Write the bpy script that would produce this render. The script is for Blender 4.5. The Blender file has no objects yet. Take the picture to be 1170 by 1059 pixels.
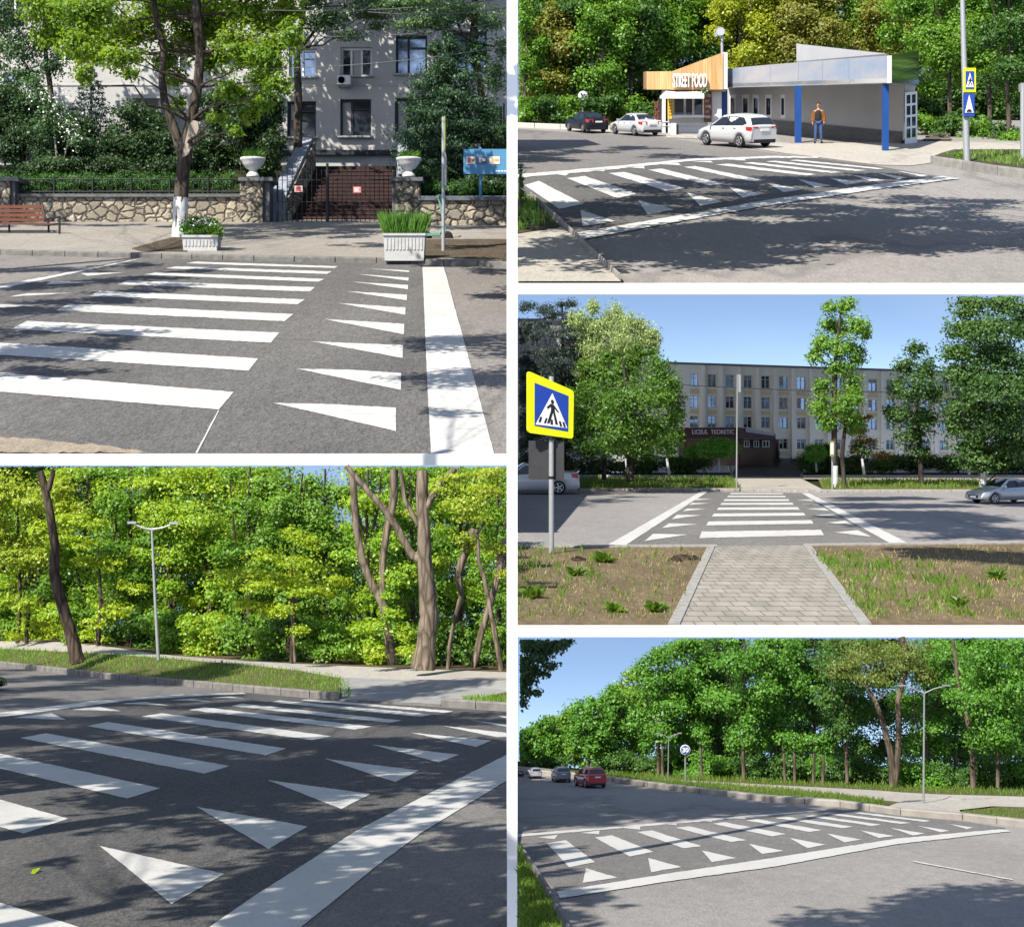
import bpy, math, random
import numpy as np
from mathutils import Vector, Matrix

R = math.radians
scene = bpy.context.scene
COL = scene.collection
random.seed(7)

# ------------------------------------------------------------------ lens of the camera (in units of a 1170 wide picture)
F, CX, CY = 1800.0, 585.0, 445.0
SUN_AZ, SUN_EL = R(35), R(47)            # sun behind the camera's left shoulder
TO_SUN = Vector((-math.sin(SUN_AZ) * math.cos(SUN_EL), -math.cos(SUN_AZ) * math.cos(SUN_EL), math.sin(SUN_EL)))

def V(px, py, d):
    return Vector(((px - CX) * d / F, d, (CY - py) * d / F))

class Street:
    """a sloping street: its ground is the plane through depth K/(py-y0)"""
    def __init__(s, y0, near, py, box, cell):
        s.y0, s.K = y0, near * (py - y0)
        s.m = (CY - y0) / F
        s.h = s.K / F
        s.pitch = math.atan(s.m)
        s.box = box
        s.u = cell
    def d(s, py): return s.K / (py - s.y0)
    def Z(s, d): return -s.h + s.m * d
    def G(s, px, py, lift=0.0):
        v = V(px, py, s.d(py)); v.z += lift
        return v

#             y0   near  bottom   picture box            paint lift
WALLST = Street(150, 48.0, 518.6, (-400, 579, -80, 518.6), .02)
KIOSK = Street(60, 85.0, 323.6, (591, 1500, -80, 323.6), .03)
SCHOOL = Street(480, 27.0, 715, (591, 1500, 336.2, 715), .008)
SHADY = Street(690, 8.0, 1059, (-400, 579, 531.2, 1100), .003)
SUNNY = Street(770, 8.0, 1059, (591, 1500, 727.2, 1100), .003)

# ------------------------------------------------------------------ materials
def mat(name, col, rough=.7, metal=0., spec=.3, noise=None, bump=0., scale=5., detail=6., stretch=None, coat=0., vor=False):
    m = bpy.data.materials.new(name); m.use_nodes = True
    nt = m.node_tree; b = nt.nodes['Principled BSDF']
    b.inputs['Base Color'].default_value = (*col, 1); b.inputs['Roughness'].default_value = rough
    b.inputs['Metallic'].default_value = metal; b.inputs['Specular IOR Level'].default_value = spec
    if coat: b.inputs['Coat Weight'].default_value = coat; b.inputs['Coat Roughness'].default_value = .08
    if noise or bump:
        tc = nt.nodes.new('ShaderNodeTexCoord'); src = tc.outputs['Object']
        if stretch:
            mp = nt.nodes.new('ShaderNodeMapping'); mp.inputs['Scale'].default_value = stretch
            nt.links.new(src, mp.inputs['Vector']); src = mp.outputs['Vector']
        nz = nt.nodes.new('ShaderNodeTexNoise'); nz.inputs['Scale'].default_value = scale; nz.inputs['Detail'].default_value = detail
        nt.links.new(src, nz.inputs['Vector'])
        if noise:
            rp = nt.nodes.new('ShaderNodeValToRGB')
            rp.color_ramp.elements[0].position = .3; rp.color_ramp.elements[1].position = .72
            rp.color_ramp.elements[0].color = (*col, 1); rp.color_ramp.elements[1].color = (*noise, 1)
            nt.links.new(nz.outputs['Fac'], rp.inputs['Fac']); nt.links.new(rp.outputs['Color'], b.inputs['Base Color'])
        if bump:
            bp = nt.nodes.new('ShaderNodeBump'); bp.inputs['Strength'].default_value = bump; bp.inputs['Distance'].default_value = .3 / scale
            nt.links.new(nz.outputs['Fac'], bp.inputs['Height']); nt.links.new(bp.outputs['Normal'], b.inputs['Normal'])
    return m

def mixc(nt, fac, a, b, mode='MIX'):
    n = nt.nodes.new('ShaderNodeMix'); n.data_type = 'RGBA'; n.blend_type = mode
    for sock, v in ((n.inputs[0], fac), (n.inputs[6], a), (n.inputs[7], b)):
        if hasattr(v, 'is_linked'): nt.links.new(v, sock)
        elif isinstance(v, (int, float)): sock.default_value = v
        else: sock.default_value = (*v, 1)
    return n.outputs[2]

def ramp(nt, src, p0, p1, c0=(0, 0, 0), c1=(1, 1, 1)):
    r = nt.nodes.new('ShaderNodeValToRGB'); e = r.color_ramp.elements
    e[0].position, e[1].position = p0, p1; e[0].color = (*c0, 1); e[1].color = (*c1, 1)
    nt.links.new(src, r.inputs['Fac']); return r.outputs['Color']

def tex(nt, kind, src, scale, **kw):
    t = nt.nodes.new(kind); nt.links.new(src, t.inputs['Vector']); t.inputs['Scale'].default_value = scale
    for k, v in kw.items():
        if k in t.inputs: t.inputs[k].default_value = v
        else: setattr(t, k, v)
    return t

def coords(nt, scale=(1, 1, 1), rot=(0, 0, 0)):
    tc = nt.nodes.new('ShaderNodeTexCoord'); mp = nt.nodes.new('ShaderNodeMapping')
    mp.inputs['Scale'].default_value = scale; mp.inputs['Rotation'].default_value = rot
    nt.links.new(tc.outputs['Object'], mp.inputs['Vector']); return mp.outputs['Vector']

def bumpin(nt, b, h, strength, dist):
    bp = nt.nodes.new('ShaderNodeBump'); bp.inputs['Strength'].default_value = strength; bp.inputs['Distance'].default_value = dist
    nt.links.new(h, bp.inputs['Height']); nt.links.new(bp.outputs['Normal'], b.inputs['Normal'])

def asphalt(name, base, light, grain, patch, along=(1, .3, 1), cracks=True, crack=.5, gritty=.5, rough=.85):
    """grain: size of one stone in metres; patch: size of the worn blotches"""
    m = bpy.data.materials.new(name); m.use_nodes = True; nt = m.node_tree; b = nt.nodes['Principled BSDF']
    v = coords(nt, along)
    big = tex(nt, 'ShaderNodeTexNoise', v, 1 / patch, Detail=5., Roughness=.6)
    c = mixc(nt, ramp(nt, big.outputs['Fac'], .30, .74), base, light)
    st = tex(nt, 'ShaderNodeTexVoronoi', v, 1 / grain)
    sp = ramp(nt, st.outputs['Color'], .05, .95, (1 - gritty * .55,) * 3, (1 + gritty * .5,) * 3)
    c = mixc(nt, 1.0, c, sp, 'MULTIPLY')
    fine = tex(nt, 'ShaderNodeTexNoise', v, 1 / (grain * 6), Detail=4.)
    c = mixc(nt, 1.0, c, ramp(nt, fine.outputs['Fac'], .3, .7, (.92,) * 3, (1.06,) * 3), 'MULTIPLY')
    oil = tex(nt, 'ShaderNodeTexNoise', v, 3.1 / patch, Detail=7., Roughness=.72)
    c = mixc(nt, ramp(nt, oil.outputs['Fac'], .60, .76, (0,) * 3, (.55,) * 3), c, tuple(x * .5 for x in base))
    c = mixc(nt, ramp(nt, oil.outputs['Fac'], .26, .38, (.4,) * 3, (0,) * 3), c, tuple(min(1, x * 1.35) for x in light))
    if cracks:
        wv = tex(nt, 'ShaderNodeTexNoise', v, 2.2 / patch, Detail=6.)
        w = nt.nodes.new('ShaderNodeVectorMath'); w.operation = 'MULTIPLY_ADD'
        nt.links.new(wv.outputs['Color'], w.inputs[0]); w.inputs[1].default_value = (patch * .8,) * 3; nt.links.new(v, w.inputs[2])
        vo = tex(nt, 'ShaderNodeTexVoronoi', w.outputs[0], .33 / patch, feature='DISTANCE_TO_EDGE')
        c = mixc(nt, ramp(nt, vo.outputs['Distance'], .004, .011, (crack,) * 3, (0,) * 3), c, tuple(x * .45 for x in base))
    nt.links.new(c, b.inputs['Base Color']); b.inputs['Roughness'].default_value = rough; b.inputs['Specular IOR Level'].default_value = .25
    bumpin(nt, b, st.outputs['Distance'], .5, grain * .5)
    return m

def paint(name, grain, worn=.25, col=(.47, .47, .455)):
    m = bpy.data.materials.new(name); m.use_nodes = True; nt = m.node_tree; b = nt.nodes['Principled BSDF']
    v = coords(nt, (1, .4, 1))
    n1 = tex(nt, 'ShaderNodeTexNoise', v, 1 / (grain * 30), Detail=8., Roughness=.7)
    c = mixc(nt, ramp(nt, n1.outputs['Fac'], .45, .75), col, tuple(x * .82 for x in col))
    n2 = tex(nt, 'ShaderNodeTexNoise', v, 1 / (grain * 2.2), Detail=6., Roughness=.75)
    c = mixc(nt, ramp(nt, n2.outputs['Fac'], .56, .70, (0,) * 3, (worn,) * 3), c, (.24, .24, .235))
    n3 = tex(nt, 'ShaderNodeTexNoise', coords(nt, (.35, 1.4, 1)), 1 / (grain * 22), Detail=9., Roughness=.8)
    c = mixc(nt, ramp(nt, n3.outputs['Fac'], .56, .68, (0,) * 3, (worn * .8,) * 3), c, (.22, .215, .21))
    nt.links.new(c, b.inputs['Base Color']); b.inputs['Roughness'].default_value = .6
    bumpin(nt, b, n2.outputs['Fac'], .25, grain)
    return m

def leafmat(name, c1, c2, trans, tscale=.3, gloss=.025, hue_noise=.8, tr=.45, gain=1.75):
    """leaf by leaf and bough by bough variation of the leaf's own green"""
    c1 = tuple(min(.6, x * gain) for x in c1); c2 = tuple(min(.6, x * gain) for x in c2)
    m = bpy.data.materials.new(name); m.use_nodes = True; nt = m.node_tree
    out = nt.nodes['Material Output']; nt.nodes.remove(nt.nodes['Principled BSDF'])
    geo = nt.nodes.new('ShaderNodeNewGeometry'); v = coords(nt)
    nz = tex(nt, 'ShaderNodeTexNoise', v, tscale, Detail=3.)
    ad = nt.nodes.new('ShaderNodeMath'); ad.operation = 'MULTIPLY_ADD'
    nt.links.new(nz.outputs['Fac'], ad.inputs[0]); ad.inputs[1].default_value = 1.5; ad.inputs[2].default_value = -.55
    av = nt.nodes.new('ShaderNodeMath'); av.operation = 'MULTIPLY_ADD'
    nt.links.new(geo.outputs['Random Per Island'], av.inputs[0]); av.inputs[1].default_value = .6; nt.links.new(ad.outputs[0], av.inputs[2]); av.use_clamp = True
    c = mixc(nt, av.outputs[0], c1, c2)
    df = nt.nodes.new('ShaderNodeBsdfDiffuse'); nt.links.new(c, df.inputs['Color'])
    tl = nt.nodes.new('ShaderNodeBsdfTranslucent'); ct = mixc(nt, 1.0, c, trans, 'MULTIPLY'); nt.links.new(ct, tl.inputs['Color'])
    mx = nt.nodes.new('ShaderNodeMixShader'); mx.inputs[0].default_value = tr
    nt.links.new(df.outputs[0], mx.inputs[1]); nt.links.new(tl.outputs[0], mx.inputs[2])
    gl = nt.nodes.new('ShaderNodeBsdfGlossy'); gl.inputs['Roughness'].default_value = .45; gl.inputs['Color'].default_value = (.8, .85, .9, 1)
    m2 = nt.nodes.new('ShaderNodeMixShader'); m2.inputs[0].default_value = gloss
    nt.links.new(mx.outputs[0], m2.inputs[1]); nt.links.new(gl.outputs[0], m2.inputs[2])
    nt.links.new(m2.outputs[0], out.inputs['Surface'])
    return m

def bark(name, a, b_, size):
    m = bpy.data.materials.new(name); m.use_nodes = True; nt = m.node_tree; b = nt.nodes['Principled BSDF']
    v = coords(nt, (1, 1, .22))
    n = tex(nt, 'ShaderNodeTexNoise', v, 1 / size, Detail=8., Roughness=.7)
    n2 = tex(nt, 'ShaderNodeTexVoronoi', v, .8 / size, feature='DISTANCE_TO_EDGE')
    c = mixc(nt, ramp(nt, n.outputs['Fac'], .35, .66), a, b_)
    c = mixc(nt, ramp(nt, n2.outputs['Distance'], .02, .16, (.7,) * 3, (0,) * 3), c, tuple(x * .4 for x in a))
    nt.links.new(c, b.inputs['Base Color']); b.inputs['Roughness'].default_value = .9; b.inputs['Specular IOR Level'].default_value = .15
    bumpin(nt, b, n2.outputs['Distance'], .8, size * .4)
    return m

def stone_masonry(name, size, cols=((.30, .26, .19), (.17, .155, .125), (.38, .34, .26)), joint=(.055, .05, .045)):
    m = bpy.data.materials.new(name); m.use_nodes = True; nt = m.node_tree; b = nt.nodes['Principled BSDF']
    v = coords(nt, (1, .2, 1.15))
    wn = tex(nt, 'ShaderNodeTexNoise', v, 1.5 / size, Detail=3.)
    w = nt.nodes.new('ShaderNodeVectorMath'); w.operation = 'MULTIPLY_ADD'
    nt.links.new(wn.outputs['Color'], w.inputs[0]); w.inputs[1].default_value = (size * .5,) * 3; nt.links.new(v, w.inputs[2])
    e = tex(nt, 'ShaderNodeTexVoronoi', w.outputs[0], 1 / size, feature='DISTANCE_TO_EDGE')
    f = tex(nt, 'ShaderNodeTexVoronoi', w.outputs[0], 1 / size)
    sep = nt.nodes.new('ShaderNodeSeparateColor'); nt.links.new(f.outputs['Color'], sep.inputs[0])
    c = mixc(nt, sep.outputs[0], cols[0], cols[1]); c = mixc(nt, ramp(nt, sep.outputs[1], .6, .9), c, cols[2])
    n = tex(nt, 'ShaderNodeTexNoise', v, 7 / size, Detail=6.)
    c = mixc(nt, 1.0, c, ramp(nt, n.outputs['Fac'], .3, .7, (.65,) * 3, (1.25,) * 3), 'MULTIPLY')
    c = mixc(nt, ramp(nt, e.outputs['Distance'], .025, .075, (1,) * 3, (0,) * 3), c, joint)
    nt.links.new(c, b.inputs['Base Color']); b.inputs['Roughness'].default_value = .9
    bumpin(nt, b, ramp(nt, e.outputs['Distance'], 0, .16), .9, size * .18)
    return m

def soil(name, cols, size, along=(1, .35, 1), bump=.8):
    m = bpy.data.materials.new(name); m.use_nodes = True; nt = m.node_tree; b = nt.nodes['Principled BSDF']
    v = coords(nt, along)
    n1 = tex(nt, 'ShaderNodeTexNoise', v, 1 / size, Detail=7., Roughness=.65); n2 = tex(nt, 'ShaderNodeTexNoise', v, 9 / size, Detail=8., Roughness=.75)
    c = mixc(nt, ramp(nt, n1.outputs['Fac'], .38, .62), cols[0], cols[1])
    c = mixc(nt, ramp(nt, n2.outputs['Fac'], .42, .7), c, cols[2])
    nt.links.new(c, b.inputs['Base Color']); b.inputs['Roughness'].default_value = .95; b.inputs['Specular IOR Level'].default_value = .1
    bumpin(nt, b, n2.outputs['Fac'], bump, size * .1)
    return m

# ------------------------------------------------------------------ objects
PLACE, PLACE_OF = ['the place'], {}
def tag(o, label=None, cat=None, group=None, kind=None):
    if label: o['label'] = label
    if cat: o['category'] = cat; PLACE_OF[o.name] = PLACE[0]
    if group: o['group'] = group
    if kind: o['kind'] = kind
    return o

def thing(name, label, cat, loc=(0, 0, 0), group=None):
    o = bpy.data.objects.new(name, None); COL.objects.link(o); o.location = loc; o.empty_display_size = .2
    return tag(o, label, cat, group)

class MB:
    def __init__(s): s.v, s.f, s.sm = [], [], []
    def add(s, vs, fs, smooth=False):
        n = len(s.v); s.v += [tuple(v) for v in vs]; s.f += [tuple(i + n for i in f) for f in fs]; s.sm += [smooth] * len(fs); return s
    def quad(s, a, b, c, d): return s.add([a, b, c, d], [(0, 1, 2, 3)])
    def hexa(s, q0, q1):
        """solid between two quads (front, back)"""
        return s.add(list(q0) + list(q1), [(0, 1, 2, 3), (7, 6, 5, 4), (0, 4, 5, 1), (1, 5, 6, 2), (2, 6, 7, 3), (3, 7, 4, 0)])
    def box(s, lo, hi):
        x0, y0, z0 = lo; x1, y1, z1 = hi
        return s.hexa([(x0, y0, z0), (x1, y0, z0), (x1, y0, z1), (x0, y0, z1)], [(x0, y1, z0), (x1, y1, z0), (x1, y1, z1), (x0, y1, z1)])
    def pbox(s, x0, x1, y0, y1, d, depth):
        """upright box whose front face fills a rectangle seen at depth d"""
        a, b = V(x0, y1, d), V(x1, y0, d)
        return s.box((a.x, d, a.z), (b.x, d + depth, b.z))
    def prism(s, front, back_off):
        n = len(front); off = Vector(back_off)
        vs = list(front) + [Vector(p) + off for p in front]
        fs = [tuple(range(n)), tuple(range(2 * n - 1, n - 1, -1))] + [(i, i + n, (i + 1) % n + n, (i + 1) % n) for i in range(n)]
        return s.add(vs, fs)
    def tube(s, pts, rad, n=8, cap=True, rough=0., rng=None):
        pts = [Vector(p) for p in pts]
        if not isinstance(rad, (list, tuple)): rad = [rad] * len(pts)
        vs, fs = [], []
        prev = None
        for i, p in enumerate(pts):
            t = (pts[min(i + 1, len(pts) - 1)] - pts[max(i - 1, 0)]).normalized()
            a = prev if prev is not None else (Vector((1, 0, 0)) if abs(t.x) < .9 else Vector((0, 1, 0)))
            a = (a - t * a.dot(t)).normalized(); prev = a; b = t.cross(a)
            for k in range(n):
                w = 2 * math.pi * k / n; rr = rad[i] * (1 + (rng.uniform(-rough, rough) if rough and rng else 0))
                vs.append(p + a * math.cos(w) * rr + b * math.sin(w) * rr)
        for i in range(len(pts) - 1):
            for k in range(n):
                k2 = (k + 1) % n; fs.append((i * n + k, i * n + k2, (i + 1) * n + k2, (i + 1) * n + k))
        s.add(vs, fs, True)
        if cap:
            L = len(pts) - 1
            s.add(vs[:n], [tuple(range(n - 1, -1, -1))]); s.add(vs[L * n:], [tuple(range(n))])
        return s
    def lathe(s, c, prof, n=20, axis='z'):
        c = Vector(c); vs, fs = [], []
        for r, h in prof:
            for k in range(n):
                w = 2 * math.pi * k / n
                o = Vector((r * math.cos(w), r * math.sin(w), h)) if axis == 'z' else (Vector((r * math.cos(w), h, r * math.sin(w))) if axis == 'y' else Vector((h, r * math.cos(w), r * math.sin(w))))
                vs.append(c + o)
        for i in range(len(prof) - 1):
            for k in range(n):
                k2 = (k + 1) % n; fs.append((i * n + k, i * n + k2, (i + 1) * n + k2, (i + 1) * n + k))
        s.add(vs, fs, True)
        s.add(vs[:n], [tuple(range(n))]); s.add(vs[-n:], [tuple(range(n))]); return s
    def build(s, name, material, parent=None, local=False, kind=None):
        me = bpy.data.meshes.new(name)
        off = Vector(parent_origin(parent)) if parent is not None and not local else Vector((0, 0, 0))
        me.from_pydata([tuple(Vector(v) - off) for v in s.v], [], s.f)
        me.polygons.foreach_set('use_smooth', s.sm); me.materials.append(material); me.update()
        o = bpy.data.objects.new(name, me); COL.objects.link(o)
        if parent is not None: o.parent = parent
        if kind: o['kind'] = kind
        return o

def parent_origin(p):
    v = Vector((0, 0, 0))
    while p is not None: v += Vector(p.location); p = p.parent
    return v

def copy_tree(o, parent=None):
    c = o.copy(); COL.objects.link(c)
    if parent is not None: c.parent = parent
    for ch in [x for x in COL.objects if x.parent == o]: copy_tree(ch, c)
    return c

# ------------------------------------------------------------------ ground helpers (polygons given where they lie on a street)
def ragged(p, rng, amp, step):
    out = []
    for (x0, y0), (x1, y1) in zip(p, p[1:] + p[:1]):
        L = math.hypot(x1 - x0, y1 - y0); n = max(1, int(L / step)); nx, ny = -(y1 - y0) / max(L, 1e-6), (x1 - x0) / max(L, 1e-6)
        for i in range(n):
            f = i / n; j = rng.gauss(0, amp) if i else 0; out.append((x0 + (x1 - x0) * f + nx * j, y0 + (y1 - y0) * f + ny * j))
    return out

def sheet(st, name, polys, material, lift, kind='structure', parent=None):
    mb = MB(); rr = random.Random(len(polys))
    for p in polys:
        if name == 'crosswalk_markings':
            ys_ = [q[1] for q in p]
            p = ragged(list(p), rr, min(.14, .009 * (max(ys_) - min(ys_)) + .02), 4.)
        vs = [st.G(x, y, lift) for x, y in p]; mb.add(vs, [tuple(range(len(vs)))])
    # all polygons face up
    o = mb.build(name, material, parent); o.data.update()
    import bmesh
    bm = bmesh.new(); bm.from_mesh(o.data); bmesh.ops.triangulate(bm, faces=bm.faces[:])
    for f in bm.faces:
        f.normal_update()
        if f.normal.z < 0: f.normal_flip()
    bm.to_mesh(o.data); bm.free()
    if kind: o['kind'] = kind
    return o

def kerb(st, name, line, h, w, material, lift0=0.):
    """a kerb of height h and width w (metres) whose foot follows a line on the street; one unbroken stone strip with joints"""
    mb = MB(); back = Vector((0, w, w * st.m)); up = Vector((0, 0, h))
    P = [st.G(x, y, lift0) for x, y in line]
    # split in stones
    for a, b in zip(P[:-1], P[1:]):
        n = max(1, int((b - a).length / (h * 6)))
        for i in range(n):
            p, q = a.lerp(b, (i + .012) / n), a.lerp(b, (i + .988) / n)
            bev = up * .82; ib = back * .12
            mb.add([p, q, q + bev, p + bev, p + up + ib, q + up + ib, q + up + back, p + up + back, p + back, q + back],
                   [(0, 1, 2, 3), (3, 2, 5, 4), (4, 5, 6, 7), (7, 6, 9, 8), (0, 3, 4, 7, 8), (1, 9, 6, 5, 2)])
    return mb.build(name, material, kind='structure')

def in_poly(x, y, poly):
    c = False; n = len(poly); j = n - 1
    for i in range(n):
        xi, yi = poly[i]; xj, yj = poly[j]
        if (yi > y) != (yj > y) and x < (xj - xi) * (y - yi) / (yj - yi) + xi: c = not c
        j = i
    return c

def grass(st, name, poly, n, hpx, material, lift=0., seed=1, clump=.0, label=None, spread=.35, width=.09, cat='grass', clear=None):
    """blades of grass rooted on a street"""
    rng = random.Random(seed)
    xs = [p[0] for p in poly]; ys = [p[1] for p in poly]
    mb_v, mb_f = [], []
    cl = [(rng.uniform(min(xs), max(xs)), rng.uniform(min(ys), max(ys))) for _ in range(60)]
    k = 0; tries = 0
    while k < n and tries < n * 12:
        tries += 1
        if clump and rng.random() < clump:
            c = rng.choice(cl); x = rng.gauss(c[0], (max(xs) - min(xs)) * .025); y = rng.gauss(c[1], (max(ys) - min(ys)) * .035)
        else: x, y = rng.uniform(min(xs), max(xs)), rng.uniform(min(ys), max(ys))
        if not in_poly(x, y, poly): continue
        g = st.G(x, y, lift); s = g.y / F
        hh = hpx * s * rng.uniform(.45, 1.25)
        if callable(hpx): hh = hpx(y) * s * rng.uniform(.45, 1.25)
        a = rng.uniform(0, 2 * math.pi); lean = hh * rng.uniform(.1, spread * 2); w = hh * width * rng.uniform(.7, 1.4)
        dx, dy = math.cos(a), math.sin(a); b = rng.uniform(0, 2 * math.pi); ox, oy = math.cos(b) * w, math.sin(b) * w
        n0 = len(mb_v)
        m = g + Vector((dx * lean * .4, dy * lean * .4, hh * .6)); t = g + Vector((dx * lean, dy * lean, hh * .95))
        mb_v += [(g.x - ox, g.y - oy, g.z), (g.x + ox, g.y + oy, g.z), (m.x + ox * .8, m.y + oy * .8, m.z), (t.x, t.y, t.z), (m.x - ox * .8, m.y - oy * .8, m.z)]
        mb_f.append((n0, n0 + 1, n0 + 2, n0 + 3, n0 + 4)); k += 1
    mb = MB(); mb.v = mb_v; mb.f = mb_f; mb.sm = [False] * len(mb_f)
    o = mb.build(name, material)
    if label: tag(o, label, cat)
    o['kind'] = 'stuff'
    return o

# ------------------------------------------------------------------ foliage
def leaf_mesh(name, centres, tang, bit, length, width, material, parent=None, off=(0, 0, 0), bend=None):
    n = len(centres); c = centres - np.array(off)
    l = length[:, None] * tang * .5; w = width[:, None] * bit * .5
    v = np.empty((n * 4, 3), np.float32)
    v[0::4] = c - l; v[1::4] = c + w + l * .1; v[2::4] = c + l; v[3::4] = c - w + l * .1
    if bend is not None: v[2::4] += bend * length[:, None] * .22; v[0::4] += bend * length[:, None] * .12
    me = bpy.data.meshes.new(name)
    me.vertices.add(n * 4); me.vertices.foreach_set('co', v.ravel())
    me.loops.add(n * 4); me.loops.foreach_set('vertex_index', np.arange(n * 4, dtype=np.int32))
    me.polygons.add(n); me.polygons.foreach_set('loop_start', np.arange(0, n * 4, 4, dtype=np.int32))
    me.materials.append(material); me.update(calc_edges=True); me.validate()
    o = bpy.data.objects.new(name, me); COL.objects.link(o)
    if parent is not None: o.parent = parent
    return o

COVER = 2.3
def unit(a): return a / (np.linalg.norm(a, axis=1)[:, None] + 1e-9)

def foliage(blobs, cov, lpx, rng, clip=None, depthf=.9, sub=20, subr=.42, hang=0., flat=.75, elong=.6):
    cov = cov * COVER; lpx = lpx * .82
    """blobs: (px, py, d, rx, ry) leafy boughs; returns centres, tangents, bitangents, lengths, widths of their leaves"""
    out = []
    for (px, py, d, rx, ry) in blobs:
        s = d / F; c = np.array(V(px, py, d)); rad = np.array([rx * s, max(rx, ry) * depthf * s, ry * s])
        n = int(cov * math.pi * rx * ry / (.28 * lpx * lpx))
        if n < 3: continue
        k = max(3, int(sub * (.7 + .6 * rng.random())))
        u = unit(rng.normal(size=(k, 3))) * (rng.random((k, 1)) ** .5)
        u[:, 1] -= .15
        cc = c + u * rad * (1 - subr * .55)
        w = rng.integers(0, k, n)
        q = unit(rng.normal(size=(n, 3))) * (rng.random((n, 1)) ** .4)
        p = cc[w] + q * rad * subr * np.array([1.15, 1.15, flat])
        lo = rng.random(n) < .30; nl = int(lo.sum()); p[lo] = c + unit(rng.normal(size=(nl, 3))) * (rng.random((nl, 1)) ** .42) * rad * 1.22
        nrm = unit(unit(p - c) * .55 + q * .5 + np.array([0, -.1, .55]) + rng.normal(size=(n, 3)) * .5)
        t = unit(np.cross(nrm, rng.normal(size=(n, 3))) + np.array([0, 0, -hang]))
        b = unit(np.cross(nrm, t))
        L = lpx * s * (.65 + .7 * rng.random(n))
        out.append((p, t, b, L, L * elong * (.8 + .4 * rng.random(n)), nrm))
    if not out: return None
    p, t, b, L, W, nrm = (np.concatenate([o[i] for o in out]) for i in range(6))
    if clip is not None:
        x0, x1, y0, y1 = clip
        X = CX + F * p[:, 0] / p[:, 1]; Y = CY - F * p[:, 2] / p[:, 1]; m = lpx * .6
        keep = (X > x0 + m) & (X < x1 - m) & (Y > y0 + m) & (Y < y1)
        p, t, b, L, W, nrm = p[keep], t[keep], b[keep], L[keep], W[keep], nrm[keep]
    return p, t, b, L, W, nrm

def crown(name, blobs, cov, lpx, material, parent, seed, clip=None, **kw):
    r = foliage(blobs, cov, lpx, np.random.default_rng(seed), clip, **kw)
    if r is None or len(r[0]) < 3: return None
    p, t, b, L, W, nrm = r
    return leaf_mesh(name, p, t, b, L, W, material, parent, parent_origin(parent) if parent is not None else (0, 0, 0), -nrm)

def limb_pts(a, b, rng, n=5, sag=.08):
    a, b = Vector(a), Vector(b); L = (b - a).length; pts = []
    for i in range(n + 1):
        t = i / n; j = sag * L * math.sin(math.pi * t) if 0 < i < n else 0
        pts.append(a.lerp(b, t) + Vector((rng.uniform(-1, 1), rng.uniform(-1, 1), rng.uniform(-.5, 1))) * j)
    return pts

def cut(pts, rad, clip):
    """a stem ends at the edge of the terrace above it"""
    if clip is None: return pts, rad
    x0, x1, y0, y1 = clip; P, Q = [], []
    for p, r in zip(pts, rad):
        X, Y, rp = CX + F * p[0] / p[1], CY - F * p[2] / p[1], r * F / p[1]
        if Y < y0 or X - rp < x0 or X + rp > x1: break
        P.append(p); Q.append(r)
    return P, Q

def subdiv(pts, rad, k=4):
    P, Q = [], []
    for i in range(len(pts) - 1):
        for j in range(k):
            P.append(Vector(pts[i]).lerp(Vector(pts[i + 1]), j / k)); Q.append(rad[i] + (rad[i + 1] - rad[i]) * j / k)
    P.append(Vector(pts[-1])); Q.append(rad[-1]); return P, Q

def stem(mb, pts, rad, clip, rng, n=8, rough=.07):
    P, Q = subdiv(pts, rad); P, Q = cut(P, Q, clip)
    if len(P) > 1: mb.tube(P, Q, n, True, rough, rng)

def tree(name, label, cat, base, stems, blobs, lpx, cov, bark_m, leaf_m, seed, clip=None, group=None, paint_m=None, limbs=True, **kw):
    """stems: list of (points [(px,py,d)...], radii in px); the first is the trunk. blobs: boughs of the crown"""
    rng = random.Random(seed)
    t = thing(name, label, cat, base, group)
    mb = MB()
    for pts, rad in stems:
        stem(mb, [V(*p) for p in pts], [r * p[2] / F for r, p in zip(rad, pts)], clip, rng, 10 if rad[0] > 4 else 7)
    if limbs and stems and blobs:
        pts, rad = stems[0]; tp = [V(*p) for p in pts]
        for (px, py, d, rx, ry) in blobs:
            c = V(px, py, d); i = min(range(len(tp)), key=lambda k: (tp[k] - c).length + max(0, tp[k].z - c.z) * 3)
            a = tp[i]; r0 = rad[i] * pts[i][2] / F * .30
            stem(mb, limb_pts(a, c, rng), [r0 * (1 - .8 * k / 5) for k in range(6)], clip, rng, 5)
    if mb.f: mb.build('trunk', bark_m, t)
    crown('crown', blobs, cov, lpx, leaf_m, t, seed, clip, **kw)
    return t
# ------------------------------------------------------------------ shared materials
M = {}
M['divider_white'] = mat('plain_white', (.93, .93, .93), .6, noise=(.95, .95, .95), scale=3.)
M['iron'] = mat('dark_iron', (.012, .013, .015), .5, spec=.4)
M['steel'] = mat('grey_steel', (.30, .32, .33), .45, .3, noise=(.36, .37, .38), scale=8.)
M['glass'] = mat('window_glass', (.02, .03, .04), .06, spec=.9)
M['glass_blue'] = mat('bright_window_glass', (.30, .40, .55), .10, .75, spec=1.)  # blue tint stands in for the sky reflected in the panes
M['white_frame'] = mat('white_plastic', (.72, .73, .74), .4)
M['dark_frame'] = mat('dark_plastic', (.03, .035, .045), .4)
M['tyre'] = mat('rubber', (.012, .012, .013), .85)
M['rim'] = mat('alloy', (.42, .43, .44), .35, .7)
M['black'] = mat('black_plastic', (.012, .012, .014), .5)
M['carglass'] = mat('car_glass', (.012, .015, .018), .05, spec=.8)
M['red_lens'] = mat('red_lens', (.42, .015, .015), .25, spec=.6)
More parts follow.
